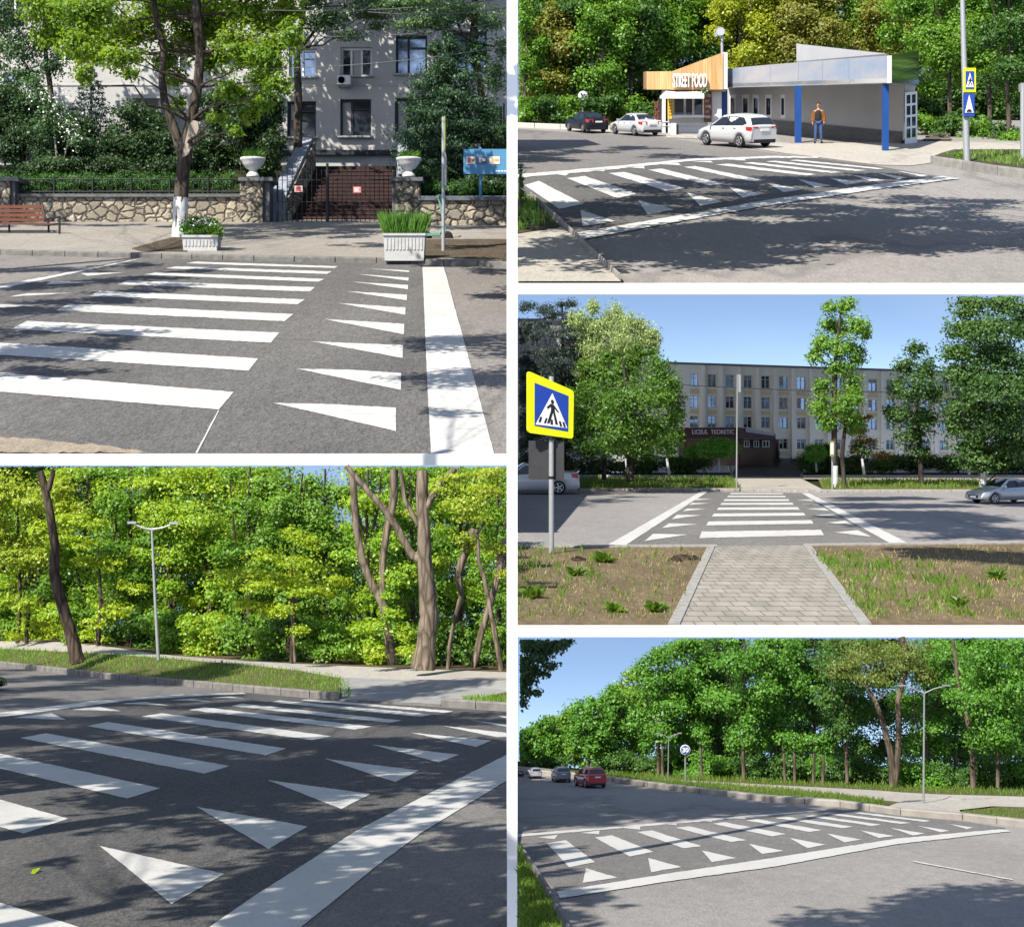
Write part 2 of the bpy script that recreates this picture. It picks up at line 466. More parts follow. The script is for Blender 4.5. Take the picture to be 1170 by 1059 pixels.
M['clear_lens'] = mat('clear_lens', (.6, .62, .64), .15, spec=.7)
M['plate_white'] = mat('plate_white', (.75, .75, .73), .5)
M['sign_yellow'] = mat('sign_yellow', (.70, .74, .005), .55, noise=(.64, .68, .005), scale=6.)
M['sign_blue'] = mat('sign_blue', (.012, .045, .30), .55, noise=(.015, .055, .33), scale=5.)
M['sign_white'] = mat('sign_white', (.72, .73, .74), .5)
M['sign_black'] = mat('sign_black', (.012, .012, .012), .6)
M['whitewash'] = mat('whitewash', (.52, .54, .56), .9, noise=(.40, .40, .39), scale=1.2, bump=.4)
M['wire'] = mat('cable', (.10, .10, .105), .6)
M['kerbstone_w'] = mat('kerb_concrete', (.095, .092, .09), .9, noise=(.17, .165, .155), scale=1.5, bump=.5)
M['kerbstone_s'] = mat('kerb_concrete_small', (.20, .195, .185), .9, noise=(.32, .31, .29), scale=6., bump=.5)

CURT = mat('net_curtain', (.34, .35, .36), .9, noise=(.42, .42, .41), scale=2., stretch=(6, 1, .2))
def windowed(name, d, outer, holes, reveal, material, parent, warp=None, thick=None):
    """a wall with real openings: outer and holes as (x0, x1, y0, y1) seen at depth d"""
    w = warp or (lambda x, y, dd: V(x, y, dd))
    xs = sorted({outer[0], outer[1], *[h[0] for h in holes], *[h[1] for h in holes]})
    ys = sorted({outer[2], outer[3], *[h[2] for h in holes], *[h[3] for h in holes]})
    mb = MB()
    for i in range(len(xs) - 1):
        for j in range(len(ys) - 1):
            mx, my = (xs[i] + xs[i + 1]) / 2, (ys[j] + ys[j + 1]) / 2
            if any(h[0] < mx < h[1] and h[2] < my < h[3] for h in holes): continue
            mb.quad(w(xs[i], ys[j + 1], d), w(xs[i + 1], ys[j + 1], d), w(xs[i + 1], ys[j], d), w(xs[i], ys[j], d))
    R_ = Vector((0, reveal, 0))
    for (x0, x1, y0, y1) in holes:
        c = [w(x0, y1, d), w(x1, y1, d), w(x1, y0, d), w(x0, y0, d)]
        for k in range(4):
            a, b = c[k], c[(k + 1) % 4]; mb.quad(a, b, b + R_, a + R_)
    T = Vector((0, thick or reveal * 6, 0))
    c = [w(outer[0], outer[3], d), w(outer[1], outer[3], d), w(outer[1], outer[2], d), w(outer[0], outer[2], d)]
    for k in (0, 1, 2, 3):
        a, b = c[k], c[(k + 1) % 4]; mb.quad(b, a, a + T, b + T)
    mb.quad(c[3] + T, c[2] + T, c[1] + T, c[0] + T)
    return mb.build(name, material, parent)

def window(parent, d, h, reveal, frame, glass, bars=(.5,), rails=(), warp=None, fw=.09, sill=None, curtain=None):
    w = warp or (lambda x, y, dd: V(x, y, dd)); x0, x1, y0, y1 = h; W, H = x1 - x0, y1 - y0
    t = W * fw; back = Vector((0, reveal * .55, 0)); dep = Vector((0, reveal * .35, 0)); mb = MB()
    def bar(a, b, c, e):
        q = [w(a, e, d) + back, w(b, e, d) + back, w(b, c, d) + back, w(a, c, d) + back]
        mb.hexa(q, [v + dep for v in q])
    bar(x0, x0 + t, y0, y1); bar(x1 - t, x1, y0, y1); bar(x0 + t, x1 - t, y0, y0 + t); bar(x0 + t, x1 - t, y1 - t, y1)
    for f in bars: bar(x0 + W * f - t * .5, x0 + W * f + t * .5, y0 + t, y1 - t)
    edges = [0, *bars, 1]
    for (k, f) in rails: bar(x0 + W * edges[k] + t * .9, x0 + W * edges[k + 1] - t * .9, y0 + H * f - t * .35, y0 + H * f + t * .35)
    o = mb.build('window', frame, parent)
    g = MB(); b2 = Vector((0, reveal * .8, 0)); q = [w(x0, y1, d) + b2, w(x1, y1, d) + b2, w(x1, y0, d) + b2, w(x0, y0, d) + b2]
    g.hexa(q, [v + dep * .3 for v in q]); g.build('pane', glass, o)
    if curtain:
        cb = MB(); f0, f1, h1 = curtain; q = [w(x0 + W * f0, y0 + H * h1, d), w(x0 + W * f1, y0 + H * h1, d), w(x0 + W * f1, y0 + t, d), w(x0 + W * f0, y0 + t, d)]; b3 = Vector((0, reveal * .72, 0)); cb.hexa([p + b3 for p in q], [p + b3 + dep * .1 for p in q]); cb.build('curtain', CURT, o)
    if sill:
        sb = MB(); q = [w(x0 - t, y1 + t * .9, d), w(x1 + t, y1 + t * .9, d), w(x1 + t, y1, d), w(x0 - t, y1, d)]
        f = Vector((0, -reveal * .5, 0)); sb.hexa([v + f for v in q], [v - f * .9 for v in q]); sb.build('sill', sill, o)
    return o

def text_obj(name, body, p, width, height, depth, material, parent=None, rotz=0., bold=.0, rotx=math.pi / 2):
    cu = bpy.data.curves.new(name, 'FONT'); cu.body = body; cu.align_x = 'LEFT'; cu.align_y = 'BOTTOM_BASELINE'
    cu.size = 1.; cu.extrude = .1; cu.offset = bold; cu.materials.append(material)
    o = bpy.data.objects.new(name, cu); COL.objects.link(o); bpy.context.view_layer.update()
    bb = [Vector(c) for c in o.bound_box]; w = max(b.x for b in bb) - min(b.x for b in bb); h = max(b.y for b in bb) - min(0, min(b.y for b in bb))
    o.scale = (width / w, height / h, depth / .2); o.rotation_euler = (rotx, 0, rotz)
    o.location = Vector(p) - (parent_origin(parent) if parent is not None else Vector((0, 0, 0)))
    bpy.context.view_layer.update(); me = bpy.data.meshes.new_from_object(o.evaluated_get(bpy.context.evaluated_depsgraph_get()))
    me.materials.clear(); me.materials.append(material); o2 = bpy.data.objects.new(name, me); COL.objects.link(o2)
    o2.scale, o2.rotation_euler, o2.location = o.scale, o.rotation_euler, o.location; bpy.data.objects.remove(o); o2.name = name; o = o2
    if parent is not None: o.parent = parent
    return o
# ------------------------------------------------------------------ cars (local axes: x forward, y left, z up, metres of a real car)
SEDAN = dict(L=4.6, W=1.80, st=[(2.30, .40, .50, .60), (2.18, .62, .68, .74), (1.75, .72, .79, .78), (.98, .86, .96, .76), (.25, .90, 1.42, .58), (-.55, .92, 1.44, .58), (-1.0, .93, 1.36, .58), (-1.55, .95, 1.06, .68), (-2.12, .94, 1.02, .74), (-2.28, .62, .92, .72), (-2.30, .40, .55, .66)], wind=(.98, .25), back=(-1.0, -1.55), side=[(.80, .1), (.22, .93), (-.55, .95), (-1.0, .86), (-1.42, .12)], wh=.32, wx=(1.40, -1.32))
HATCH = dict(L=4.4, W=1.84, st=[(2.20, .42, .52, .60), (2.08, .66, .74, .74), (1.68, .80, .88, .78), (1.10, .94, 1.04, .76), (.30, .98, 1.54, .60), (-.6, 1.0, 1.62, .61), (-1.45, 1.02, 1.58, .60), (-1.80, 1.04, 1.44, .62), (-2.10, .98, 1.08, .74), (-2.20, .62, .92, .74), (-2.20, .40, .55, .68)], wind=(1.10, .30), back=(-1.80, -2.10), side=[(.95, .1), (.30, .90), (-.6, .93), (-1.4, .88), (-1.75, .35), (-1.5, .1)], wh=.33, wx=(1.36, -1.30))
SUV = dict(L=4.4, W=1.84, st=[(2.18, .50, .60, .62), (2.06, .78, .88, .76), (1.68, .92, 1.0, .80), (1.05, 1.02, 1.12, .78), (.42, 1.05, 1.62, .64), (-.6, 1.08, 1.70, .66), (-1.60, 1.08, 1.68, .66), (-1.86, 1.09, 1.56, .67), (-2.10, 1.06, 1.14, .78), (-2.18, .70, 1.0, .78), (-2.18, .46, .62, .72)], wind=(1.05, .42), back=(-1.86, -2.10), side=[(.92, .12), (.40, .90), (-.6, .93), (-1.55, .90), (-1.82, .7), (-1.7, .12)], wh=.36, wx=(1.32, -1.32))

def make_car(name, label, spec, body_m, rack=False, group=None):
    W = spec['W'] / 2; S = spec['st']; root = thing(name, label, 'car', (0, 0, 0), group)
    def lerp_st(x):
        for a, b in zip(S[:-1], S[1:]):
            if b[0] <= x <= a[0]:
                f = (a[0] - x) / max(1e-6, a[0] - b[0]); return [a[k] + (b[k] - a[k]) * f for k in range(4)]
        return list(S[0] if x > S[0][0] else S[-1])
    L0 = S[0][0]; L1 = S[-1][0]
    def plan(x):  # the body narrows in plan towards both ends
        e = max(0, (abs(x) - (L0 - .55)) / .55); return 1 - .16 * e * e
    mb = MB(); xs = []
    for a, b in zip(S[:-1], S[1:]):
        n = max(1, int((a[0] - b[0]) / .16)); xs += [a[0] + (b[0] - a[0]) * i / n for i in range(n)]
    xs.append(S[-1][0]); sec = []
    for x in xs:
        _, belt, top, rw = lerp_st(x); p = plan(x); w = W * p; z0 = .21 if abs(x) < L0 - .15 else .30
        arch = 0
        for wx in spec['wx']:
            r = spec['wh'] + .06
            if abs(x - wx) < r: arch = max(arch, math.sqrt(r * r - (x - wx) ** 2) + spec['wh'])
        zl = max(z0, arch); rwv = min(rw * W / .9, w * .97)
        half = [(0, z0), (w * .80, z0), (w * .955, zl), (w * .985, max(zl + .02, .42 * belt + .1)), (w, max(zl + .04, belt * .72)), (w * .965, max(belt, zl + .06)), (w * .93, belt + .02), (rwv + (w * .93 - rwv) * .12, belt + (top - belt) * .88), (rwv * .93, top - .02), (rwv * .62, top + .012), (0, top + .025)]
        sec.append([(x, -y, z) for y, z in half[:0:-1]][::-1][::-1] and [(x, y, z) for y, z in half] + [(x, -y, z) for y, z in half[-2:0:-1]])
    n = len(sec[0]); vs = [v for s_ in sec for v in s_]; fs = []
    for i in range(len(sec) - 1):
        for k in range(n): fs.append((i * n + k, i * n + (k + 1) % n, (i + 1) * n + (k + 1) % n, (i + 1) * n + k))
    mb.add(vs, fs, True); mb.add(sec[0], [tuple(range(n))]); mb.add(sec[-1], [tuple(range(n - 1, -1, -1))])
    mb.build('body', body_m, root, True)
    def side_pt(x, f, sy, off=.012):
        _, belt, top, rw = lerp_st(x); w = W * plan(x); rwv = min(rw * W / .9, w * .97)
        y0, z0 = w * .93, belt + .02; y1, z1 = rwv + (w * .93 - rwv) * .12, belt + (top - belt) * .88
        return Vector((x, sy * (y0 + (y1 - y0) * f + off), z0 + (z1 - z0) * f + off * .3))
    for sy in (1, -1):
        g = MB(); q = [side_pt(x, f, sy) for x, f in spec['side']]; g.prism(q, (0, -.02 * sy, 0)); g.build('side_window', M['carglass'], root, True)
        g = MB(); x = spec['side'][2][0] + .35; g.hexa([side_pt(x, .1, sy, .018), side_pt(x - .09, .1, sy, .018), side_pt(x - .07, .9, sy, .018), side_pt(x + .02, .9, sy, .018)], [side_pt(x, .1, sy, .0), side_pt(x - .09, .1, sy, 0), side_pt(x - .07, .9, sy, 0), side_pt(x + .02, .9, sy, 0)]); g.build('pillar', M['black'], root, True)
    def top_pt(x, y, off=.02):
        _, belt, top, rw = lerp_st(x); return Vector((x, y, top + off))
    for nm, (xa, xb), out in (('windscreen', spec['wind'], 1), ('rear_window', spec['back'], -1)):
        wa, wb = lerp_st(xa)[3] * W / .9 * .92, lerp_st(xb)[3] * W / .9 * .92
        if nm == 'windscreen': xa -= .06
        else: xb += .04
        g = MB(); q = []
        for i in range(5):
            y = wa - 2 * wa * i / 4; q.append(top_pt(xa, y, .014 + .014 * (1 - (2 * i / 4 - 1) ** 2)) + Vector((out * .015, 0, 0)))
        for i in range(5):
            y = -wb + 2 * wb * i / 4; q.append(top_pt(xb, y, .0 + .014 * (1 - (2 * i / 4 - 1) ** 2)) + Vector((out * .015, 0, 0)))
        g.prism(q, (-out * .03, 0, -.02)); g.build(nm, M['carglass'], root, True)
    for wx in spec['wx']:
        for sy in (1, -1):
            y = sy * (W * .97); r = spec['wh']
            wm = MB(); wm.lathe((wx, y - sy * .20, r), [(r * .6, 0), (r * .97, sy * .01), (r, sy * .05), (r, sy * .16), (r * .95, sy * .195), (r * .72, sy * .2)], 28, 'y'); w_ = wm.build('wheel', M['tyre'], root, True)
            rm = MB(); rm.lathe((wx, y + sy * .004, r), [(r * .71, -.02 * sy), (r * .71, 0), (r * .62, -.0 * sy), (r * .60, -sy * .04)], 28, 'y')
            for k in range(5):
                a = k * 2 * math.pi / 5; c = Vector((wx + math.cos(a) * r * .36, y - sy * .012, r + math.sin(a) * r * .36)); t_ = Vector((-math.sin(a), 0, math.cos(a))) * r * .09; u_ = Vector((math.cos(a), 0, math.sin(a))) * r * .32
                q = [c - t_ * 1.3 - u_, c + t_ * 1.3 - u_, c + t_ + u_, c - t_ + u_]; rm.hexa(q, [v + Vector((0, sy * .02, 0)) for v in q])
            rm.build('rim', M['rim'], w_, True)
    zb = lerp_st(L1 + .1)[2]; belt = lerp_st(-1.9)[1]
    for sy in (1, -1):
        xb = L1 + .10; w = W * plan(xb)
        g = MB(); z1, z0 = belt + .02, belt - .20
        g.hexa([(xb - .10, sy * w * .52, z0), (xb - .10, sy * w * .52, z1), (xb - .02, sy * (w * .99), z1), (xb - .02, sy * (w * .99), z0)], [(xb + .05, sy * w * .5, z0 + .03), (xb + .06, sy * w * .5, z1 - .02), (xb + .30, sy * (W * .985), z1), (xb + .26, sy * (W * .985), z0 + .05)])
        g.build('tail_light', M['red_lens'], root, True)
        xf = L0 - .10; w = W * plan(xf); bf = lerp_st(L0 - .35)[1]
        g = MB(); g.hexa([(xf + .045, sy * w * .50, bf - .17), (xf + .03, sy * w * .50, bf - .03), (xf - .05, sy * w * .97, bf - .01), (xf - .03, sy * w * .98, bf - .14)], [(xf - .1, sy * w * .5, bf - .15), (xf - .1, sy * w * .5, bf - .04), (xf - .38, sy * W * .975, bf + .01), (xf - .32, sy * W * .975, bf - .08)])
        g.build('headlight', M['clear_lens'], root, True)
        g = MB(); xm = spec['side'][0][0] - .05; zm = lerp_st(xm)[1] + .08
        g.hexa([(xm, sy * W * .93, zm), (xm, sy * (W + .17), zm - .02), (xm, sy * (W + .17), zm + .12), (xm, sy * W * .93, zm + .10)], [(xm + .12, sy * W * .95, zm + .01), (xm + .10, sy * (W + .12), zm), (xm + .10, sy * (W + .12), zm + .09), (xm + .12, sy * W * .95, zm + .08)]); g.build('mirror', body_m, root, True)
        for xh in (spec['side'][2][0] + .55, spec['side'][2][0] - .35):
            g = MB(); zh = lerp_st(xh)[1] - .06; g.box((xh - .09, min(sy * (W * .985), sy * (W + .02)), zh - .015), (xh + .09, max(sy * W * .985, sy * (W + .02)), zh + .02)); g.build('door_handle', body_m, root, True)
    g = MB(); g.box((L1 - .035, -.26, belt - .20), (L1 + .06, .26, belt - .09)); g.build('number_plate', M['plate_white'], root, True)
    g = MB(); g.hexa([(L1 - .03, -W * .72, .24), (L1 - .03, W * .72, .24), (L1 - .02, W * .74, .42), (L1 - .02, -W * .74, .42)], [(L1 + .2, -W * .86, .24), (L1 + .2, W * .86, .24), (L1 + .2, W * .86, .42), (L1 + .2, -W * .86, .42)]); g.build('rear_bumper', M['black'], root, True)
    g = MB(); g.box((L0 - .12, -W * .46, .34), (L0 + .012, W * .46, .52)); g.build('grille', M['black'], root, True)
    g = MB(); g.box((L0 - .1, -.26, .36), (L0 + .03, .26, .47)); g.build('number_plate', M['plate_white'], root, True)
    if rack:
        g = MB()
        for sy in (1, -1): g.tube([(.2, sy * W * .60, lerp_st(.2)[2] + .03), (.1, sy * W * .60, lerp_st(.1)[2] + .07), (-1.4, sy * W * .60, lerp_st(-1.4)[2] + .07), (-1.5, sy * W * .60, lerp_st(-1.5)[2] + .02)], .025, 6)
        g.build('roof_rail', M['steel'], root, True)
    return root

def place_car(root, st, px, py, heading, scale, dl=0.):
    """set down on a street: the car's centre stands over the ground seen at (px, py), heading in degrees from the picture's right"""
    m = Matrix.Rotation(st.pitch, 4, 'X') @ Matrix.Rotation(R(heading), 4, 'Z')
    root.rotation_euler = m.to_euler(); root.scale = (scale,) * 3; root.location = st.G(px, py, dl)

def car_scale(st, py, width_px, spec, heading):
    s = st.d(py) / F; a = R(heading); return width_px * s / (spec['L'] * abs(math.cos(a)) + spec['W'] * abs(math.sin(a)))
# ------------------------------------------------------------------ people: skinned skeletons
def skin_body(name, joints, bones, material, parent, sub=2):
    me = bpy.data.meshes.new(name); ids = list(joints)
    me.from_pydata([joints[k][0] for k in ids], [(ids.index(a), ids.index(b)) for a, b in bones], []); me.update()
    o = bpy.data.objects.new(name, me); COL.objects.link(o); o.parent = parent
    sk = o.modifiers.new('skin', 'SKIN'); sk.use_smooth_shade = True
    for i, k in enumerate(ids):
        r = joints[k][1]; me.skin_vertices[0].data[i].radius = r if isinstance(r, tuple) else (r, r)
    me.skin_vertices[0].data[0].use_root = True
    ss = o.modifiers.new('sub', 'SUBSURF'); ss.levels = ss.render_levels = sub
    bpy.context.view_layer.update()
    dg = bpy.context.evaluated_depsgraph_get(); m2 = bpy.data.meshes.new_from_object(o.evaluated_get(dg))
    o.modifiers.clear(); o.data = m2; m2.materials.clear(); m2.materials.append(material)
    m2.polygons.foreach_set('use_smooth', [True] * len(m2.polygons))
    return o

def ellipsoid(mb, c, r, n=14):
    prof = [(max(.001, math.sin(math.pi * i / n)), -math.cos(math.pi * i / n)) for i in range(n + 1)]
    k = len(mb.v); mb.lathe((0, 0, 0), prof, 18)
    for i in range(k, len(mb.v)):
        v = mb.v[i]; mb.v[i] = (c[0] + v[0] * r[0], c[1] + v[1] * r[1], c[2] + v[2] * r[2])

def make_person(label, skin, jacket, shirt, trousers, shoes, hair):
    """1.75 m, facing -y, left hand in the jacket pocket, weight on one leg"""
    p = thing('person', label, 'person')
    J = {'pel': ((0, 0, .96), (.145, .10)), 'waist': ((0, 0, 1.08), (.14, .10)), 'chest': ((0, .01, 1.28), (.165, .11)), 'neckb': ((0, .015, 1.44), (.09, .075)), 'neck': ((0, 0, 1.52), .052), 'headb': ((0, -.012, 1.58), (.068, .08)), 'head': ((0, -.008, 1.66), (.078, .098)), 'crown': ((0, 0, 1.725), (.055, .07))}
    B = [('pel', 'waist'), ('waist', 'chest'), ('chest', 'neckb'), ('neckb', 'neck'), ('neck', 'headb'), ('headb', 'head'), ('head', 'crown')]
    for s, n in ((1, 'l'), (-1, 'r')):
        J.update({'hip' + n: ((s * .095, 0, .90), .088), 'knee' + n: ((s * .115, -.02, .50), .058), 'ank' + n: ((s * .13, .02, .085), .04), 'toe' + n: ((s * .15, -.13, .04), (.04, .03)),
                  'sh' + n: ((s * .185, .01, 1.40), .062), 'el' + n: ((s * .265, .03, 1.13), .044), 'wr' + n: ((s * .25, -.06, .90), .03), 'palm' + n: ((s * .245, -.085, .835), (.038, .02))})
        B += [('pel', 'hip' + n), ('hip' + n, 'knee' + n), ('knee' + n, 'ank' + n), ('ank' + n, 'toe' + n), ('chest', 'sh' + n), ('sh' + n, 'el' + n), ('el' + n, 'wr' + n), ('wr' + n, 'palm' + n)]
        for k in range(4):
            a = 'f%d%s' % (k, n); L = (.030, .036, .034, .026)[k]; y = -.085 - .026 + k * .017
            J[a + 'a'] = ((s * (.245 - .004), y, .80), .0095); J[a + 'b'] = ((s * .236, y, .80 - L), .0085); J[a + 'c'] = ((s * .222, y + .004, .80 - L * 1.8), .0075)
            B += [('palm' + n, a + 'a'), (a + 'a', a + 'b'), (a + 'b', a + 'c')]
        J['t%sa' % n] = ((s * .235, -.125, .845), .011); J['t%sb' % n] = ((s * .222, -.14, .81), .009); B += [('palm' + n, 't%sa' % n), ('t%sa' % n, 't%sb' % n)]
    skin_body('body', J, B, skin, p)
    T = {'pel': ((0, 0, .97), (.155, .115))}; TB = []
    for s, n in ((1, 'l'), (-1, 'r')):
        T.update({'hip' + n: ((s * .097, 0, .88), .105), 'knee' + n: ((s * .115, -.02, .50), .076), 'ank' + n: ((s * .13, .02, .10), .064)}); TB += [('pel', 'hip' + n), ('hip' + n, 'knee' + n), ('knee' + n, 'ank' + n)]
    skin_body('trousers', T, TB, trousers, p)
    S = {'w': ((0, -.012, .88), (.19, .145)), 'm': ((0, -.012, 1.06), (.185, .14)), 'c': ((0, -.005, 1.28), (.195, .145)), 'n': ((0, .01, 1.46), (.13, .10))}
    skin_body('shirt', S, [('w', 'm'), ('m', 'c'), ('c', 'n')], shirt, p)
    for s, n in ((1, 'l'), (-1, 'r')):
        K = {'hem': ((s * .135, .02, .80), (.10, .145)), 'mid': ((s * .132, .02, 1.02), (.10, .145)), 'rib': ((s * .13, .02, 1.25), (.10, .15)), 'sh': ((s * .165, .015, 1.41), .095), 'el': ((s * .272, .03, 1.13), .074), 'wr': ((s * .255, -.06, .89), .056)}
        skin_body('jacket', K, [('hem', 'mid'), ('mid', 'rib'), ('rib', 'sh'), ('sh', 'el'), ('el', 'wr')], jacket, p)
    mb = MB(); mb.box((-.17, .09, .84), (.17, .145, 1.43)); ellipsoid(mb, (0, .10, 1.30), (.19, .06, .16)); mb.build('jacket_back', jacket, p, True)
    for s in (1, -1):
        mb = MB(); ellipsoid(mb, (s * .147, -.05, .045), (.05, .135, .05)); mb.build('shoe', shoes, p, True)
    mb = MB(); ellipsoid(mb, (0, .018, 1.70), (.086, .10, .075)); mb.build('hair', hair, p, True)
    f = MB()
    for s in (1, -1): ellipsoid(f, (s * .031, -.098, 1.655), (.014, .008, .007))
    f.build('eye', hair, p, True)
    f = MB(); ellipsoid(f, (0, -.112, 1.63), (.013, .02, .022)); f.build('nose', skin, p, True)
    f = MB(); ellipsoid(f, (0, -.098, 1.592), (.024, .008, .006)); f.build('mouth', mat('lip', (.35, .12, .10), .6), p, True)
    f = MB()
    for s in (1, -1): ellipsoid(f, (s * .084, 0, 1.64), (.012, .022, .032))
    f.build('ear', skin, p, True)
    return p
# ================================================================== the street with the stone wall and the grey institute
st = WALLST
PLACE[0] = 'the stone wall street'
A_new = asphalt('fresh_asphalt_w', (.080, .078, .078), (.125, .122, .118), .07, 9., (1, .3, 1), cracks=False, gritty=.65)
A_old = asphalt('old_asphalt_w', (.15, .14, .132), (.215, .20, .19), .08, 12., (1, .3, 1), crack=.3, gritty=.4)
PAVE_w = asphalt('pavement_asphalt_w', (.20, .185, .165), (.28, .262, .235), .09, 8., (1, .3, 1), crack=.25, gritty=.3)
PAINT_w = paint('road_paint_w', .10, .8)
SOIL_w = soil('planting_soil_w', ((.05, .038, .028), (.09, .07, .05), (.13, .11, .08)), 1.5)
STONE = stone_masonry('rubble_stone', 1.05)
CAP = mat('slate_coping', (.075, .08, .09), .8, noise=(.13, .135, .14), scale=2., bump=.3)
PLASTER = mat('grey_plaster', (.37, .37, .365), .9, noise=(.45, .445, .43), scale=.22, detail=9., bump=.15)
PLINTH = mat('pale_plinth', (.34, .36, .35), .85, noise=(.42, .43, .42), scale=.6)
BANDM = mat('dark_band', (.02, .025, .035), .6)
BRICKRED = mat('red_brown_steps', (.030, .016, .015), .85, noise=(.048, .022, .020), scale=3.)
URN = mat('white_cast_stone', (.62, .62, .60), .8, noise=(.48, .48, .46), scale=3., bump=.2)
CHEEK = mat('blue_grey_render', (.22, .25, .30), .85, noise=(.30, .33, .38), scale=1.)
BARK_w = bark('grey_brown_bark_w', (.045, .037, .030), (.11, .092, .075), .5)
L_bright = leafmat('maple_leaf_bright', (.06, .14, .012), (.19, .28, .025), (1.25, 1.15, .5), .12, tr=.5, gain=1.5)
L_blue = leafmat('ash_leaf', (.035, .075, .03), (.085, .14, .055), (1, 1.1, .5), .1, tr=.35)
L_dark = leafmat('dark_shrub_leaf', (.014, .032, .012), (.035, .065, .02), (1, 1.1, .4), .2, tr=.3)
L_spruce = leafmat('spruce_needle', (.010, .022, .020), (.022, .04, .035), (1, 1, .8), .3, tr=.15)
L_thuja = leafmat('thuja_spray', (.012, .034, .016), (.035, .07, .03), (1, 1.1, .5), .3, tr=.2)
L_grassy = leafmat('iris_blade', (.04, .12, .012), (.10, .22, .02), (1.1, 1.1, .4), .5, tr=.4, gain=1.2)
L_hedge = leafmat('hedge_leaf', (.02, .06, .012), (.05, .13, .02), (1, 1.1, .4), .5, tr=.35)
L_white = mat('white_blossom', (.75, .75, .70), .8)
CL = (-400, 582, -60, 518)

sheet(st, 'ground', [[(-160, 232), (588, 232), (588, 521), (-160, 521)]], A_old, 0)
sheet(st, 'road', [[(-160, 352), (-100, 346), (165, 293), (300, 296), (430, 300), (508, 305), (564, 519.5), (-160, 519.5)]], A_new, st.u)
kerb(st, 'kerb', [(-160, 291), (0, 291.5), (150, 295), (290, 298.5), (430, 301), (586, 306)], .42, .5, M['kerbstone_w'])
sheet(st, 'pavement', [[(-160, 290.6), (0, 291.1), (150, 294.6), (290, 298.1), (430, 300.6), (586, 305.6), (586, 256), (-160, 250)]], PAVE_w, .40)
sheet(st, 'planting_bed', [[(485, 279), (586, 279), (586, 303), (486, 300.5)], [(150, 290), (206, 274), (214, 276), (214, 294), (160, 293)]], SOIL_w, .44)
stripes = [[(-60, 422), (267, 449), (250, 469), (-60, 444)], [(-60, 389), (295, 410.5), (284, 424.6), (-60, 402.5)], [(31, 367.6), (319, 381), (309.5, 392.6), (12.5, 377)],
 [(79, 348), (335.4, 359.7), (325, 368), (64, 355.6)], [(114, 333.3), (348.5, 343), (340, 348.6), (101.7, 338.9)], [(145, 321.3), (359.6, 329), (354, 334), (134, 325.8)],
 [(178, 311.9), (370.8, 319.4), (363.8, 322.7), (164, 314.6)], [(200.5, 305), (379, 311), (373.6, 313.8), (189, 307.4)], [(223, 299.6), (386, 305), (382, 307), (212, 301.6)],
 [(311, 461.4), (380, 463), (452.4, 467), (452.4, 494), (380, 477)], [(339.6, 422.5), (400, 423.6), (458.5, 427.2), (458, 446.7), (400, 435)], [(355.5, 391), (460.5, 395.4), (460, 410)], [(369.4, 365.3), (461.9, 371), (461.3, 383)],
 [(384.7, 347), (463.5, 352.3), (463, 360.6)], [(395.8, 333.6), (465, 337.5), (464.7, 344)], [(401, 322.5), (466.3, 326.4), (466, 331.4)], [(410, 314), (467, 318), (466.6, 321.6)], [(421, 307.5), (467.4, 309.8), (467.4, 311.8)],
 [(482.8, 305.8), (507.3, 306), (536, 412), (564.6, 519.6), (492.5, 519.6), (487, 412)], [(-100, 346), (167, 294.6), (150, 298.6), (0, 331), (-100, 354)][::-1],
 [(92, 313), (142, 312), (100, 316)], [(60, 322), (116, 323), (52, 326)], [(30, 336), (82, 335.5), (10, 340)], [(-10, 348), (40, 350), (-20, 354)], [(249, 470), (250.6, 470), (225.6, 519), (223.2, 519)]]
sheet(st, 'crosswalk_markings', stripes, PAINT_w, 2 * st.u)

sheet(st, 'sand_drift', [ragged([(-40, 498), (30, 503), (75, 507), (120, 511), (170, 519.3), (-40, 519.3)], random.Random(4), .8, 7.)], soil('pale_sand_w', ((.30, .25, .19), (.20, .175, .145), (.36, .31, .24)), 1.2), 3 * st.u)
# --- front wall, pillars, urns
DW = st.d(258)
w = thing('stone_wall', 'long rubble stone garden wall behind the red slatted bench', 'wall', V(100, 258, DW))
mb = MB(); mb.pbox(-160, 275, 225, 262, DW, 2.2); mb.build('masonry', STONE, w)
mb = MB(); mb.pbox(-160, 275, 221.5, 225, DW - .35, 2.9); mb.build('coping', CAP, w)
w = thing('stone_wall', 'short rubble stone wall below the blue notice board', 'wall', V(530, 266, DW))
mb = MB(); mb.pbox(480, 587, 229, 272, DW - 6, 2.2); mb.build('masonry', STONE, w)
mb = MB(); mb.pbox(478, 587, 224.5, 229, DW - 6.3, 2.9); mb.build('coping', CAP, w)
for (x0, x1, c0, c1, lab) in ((-14, 11, 8, 17, 'stone pillar with slate cap rising beside the bench'), (274, 300, 300, 308, 'stone pillar under the urn at the open side of the steps'), (452, 479, 448, 453, 'stone pillar under the urn behind the grass filled planter')):
    p = thing('stone_pillar', lab, 'pillar', V((x0 + x1) / 2, 259, DW))
    mb = MB(); mb.pbox(x0, x1, 207, 263, DW - 1.2, 3); mb.build('masonry', STONE, p)
    mb = MB(); mb.pbox(min(c0, x0) - 2, max(c1, x1) + 4, 202.5, 206.8, DW - 1.6, 3.8); mb.build('coping', CAP, p)
    mb = MB(); mb.pbox(c0, c1, 207, 263, DW - .8, 2.6); mb.build('post', CAP, p)
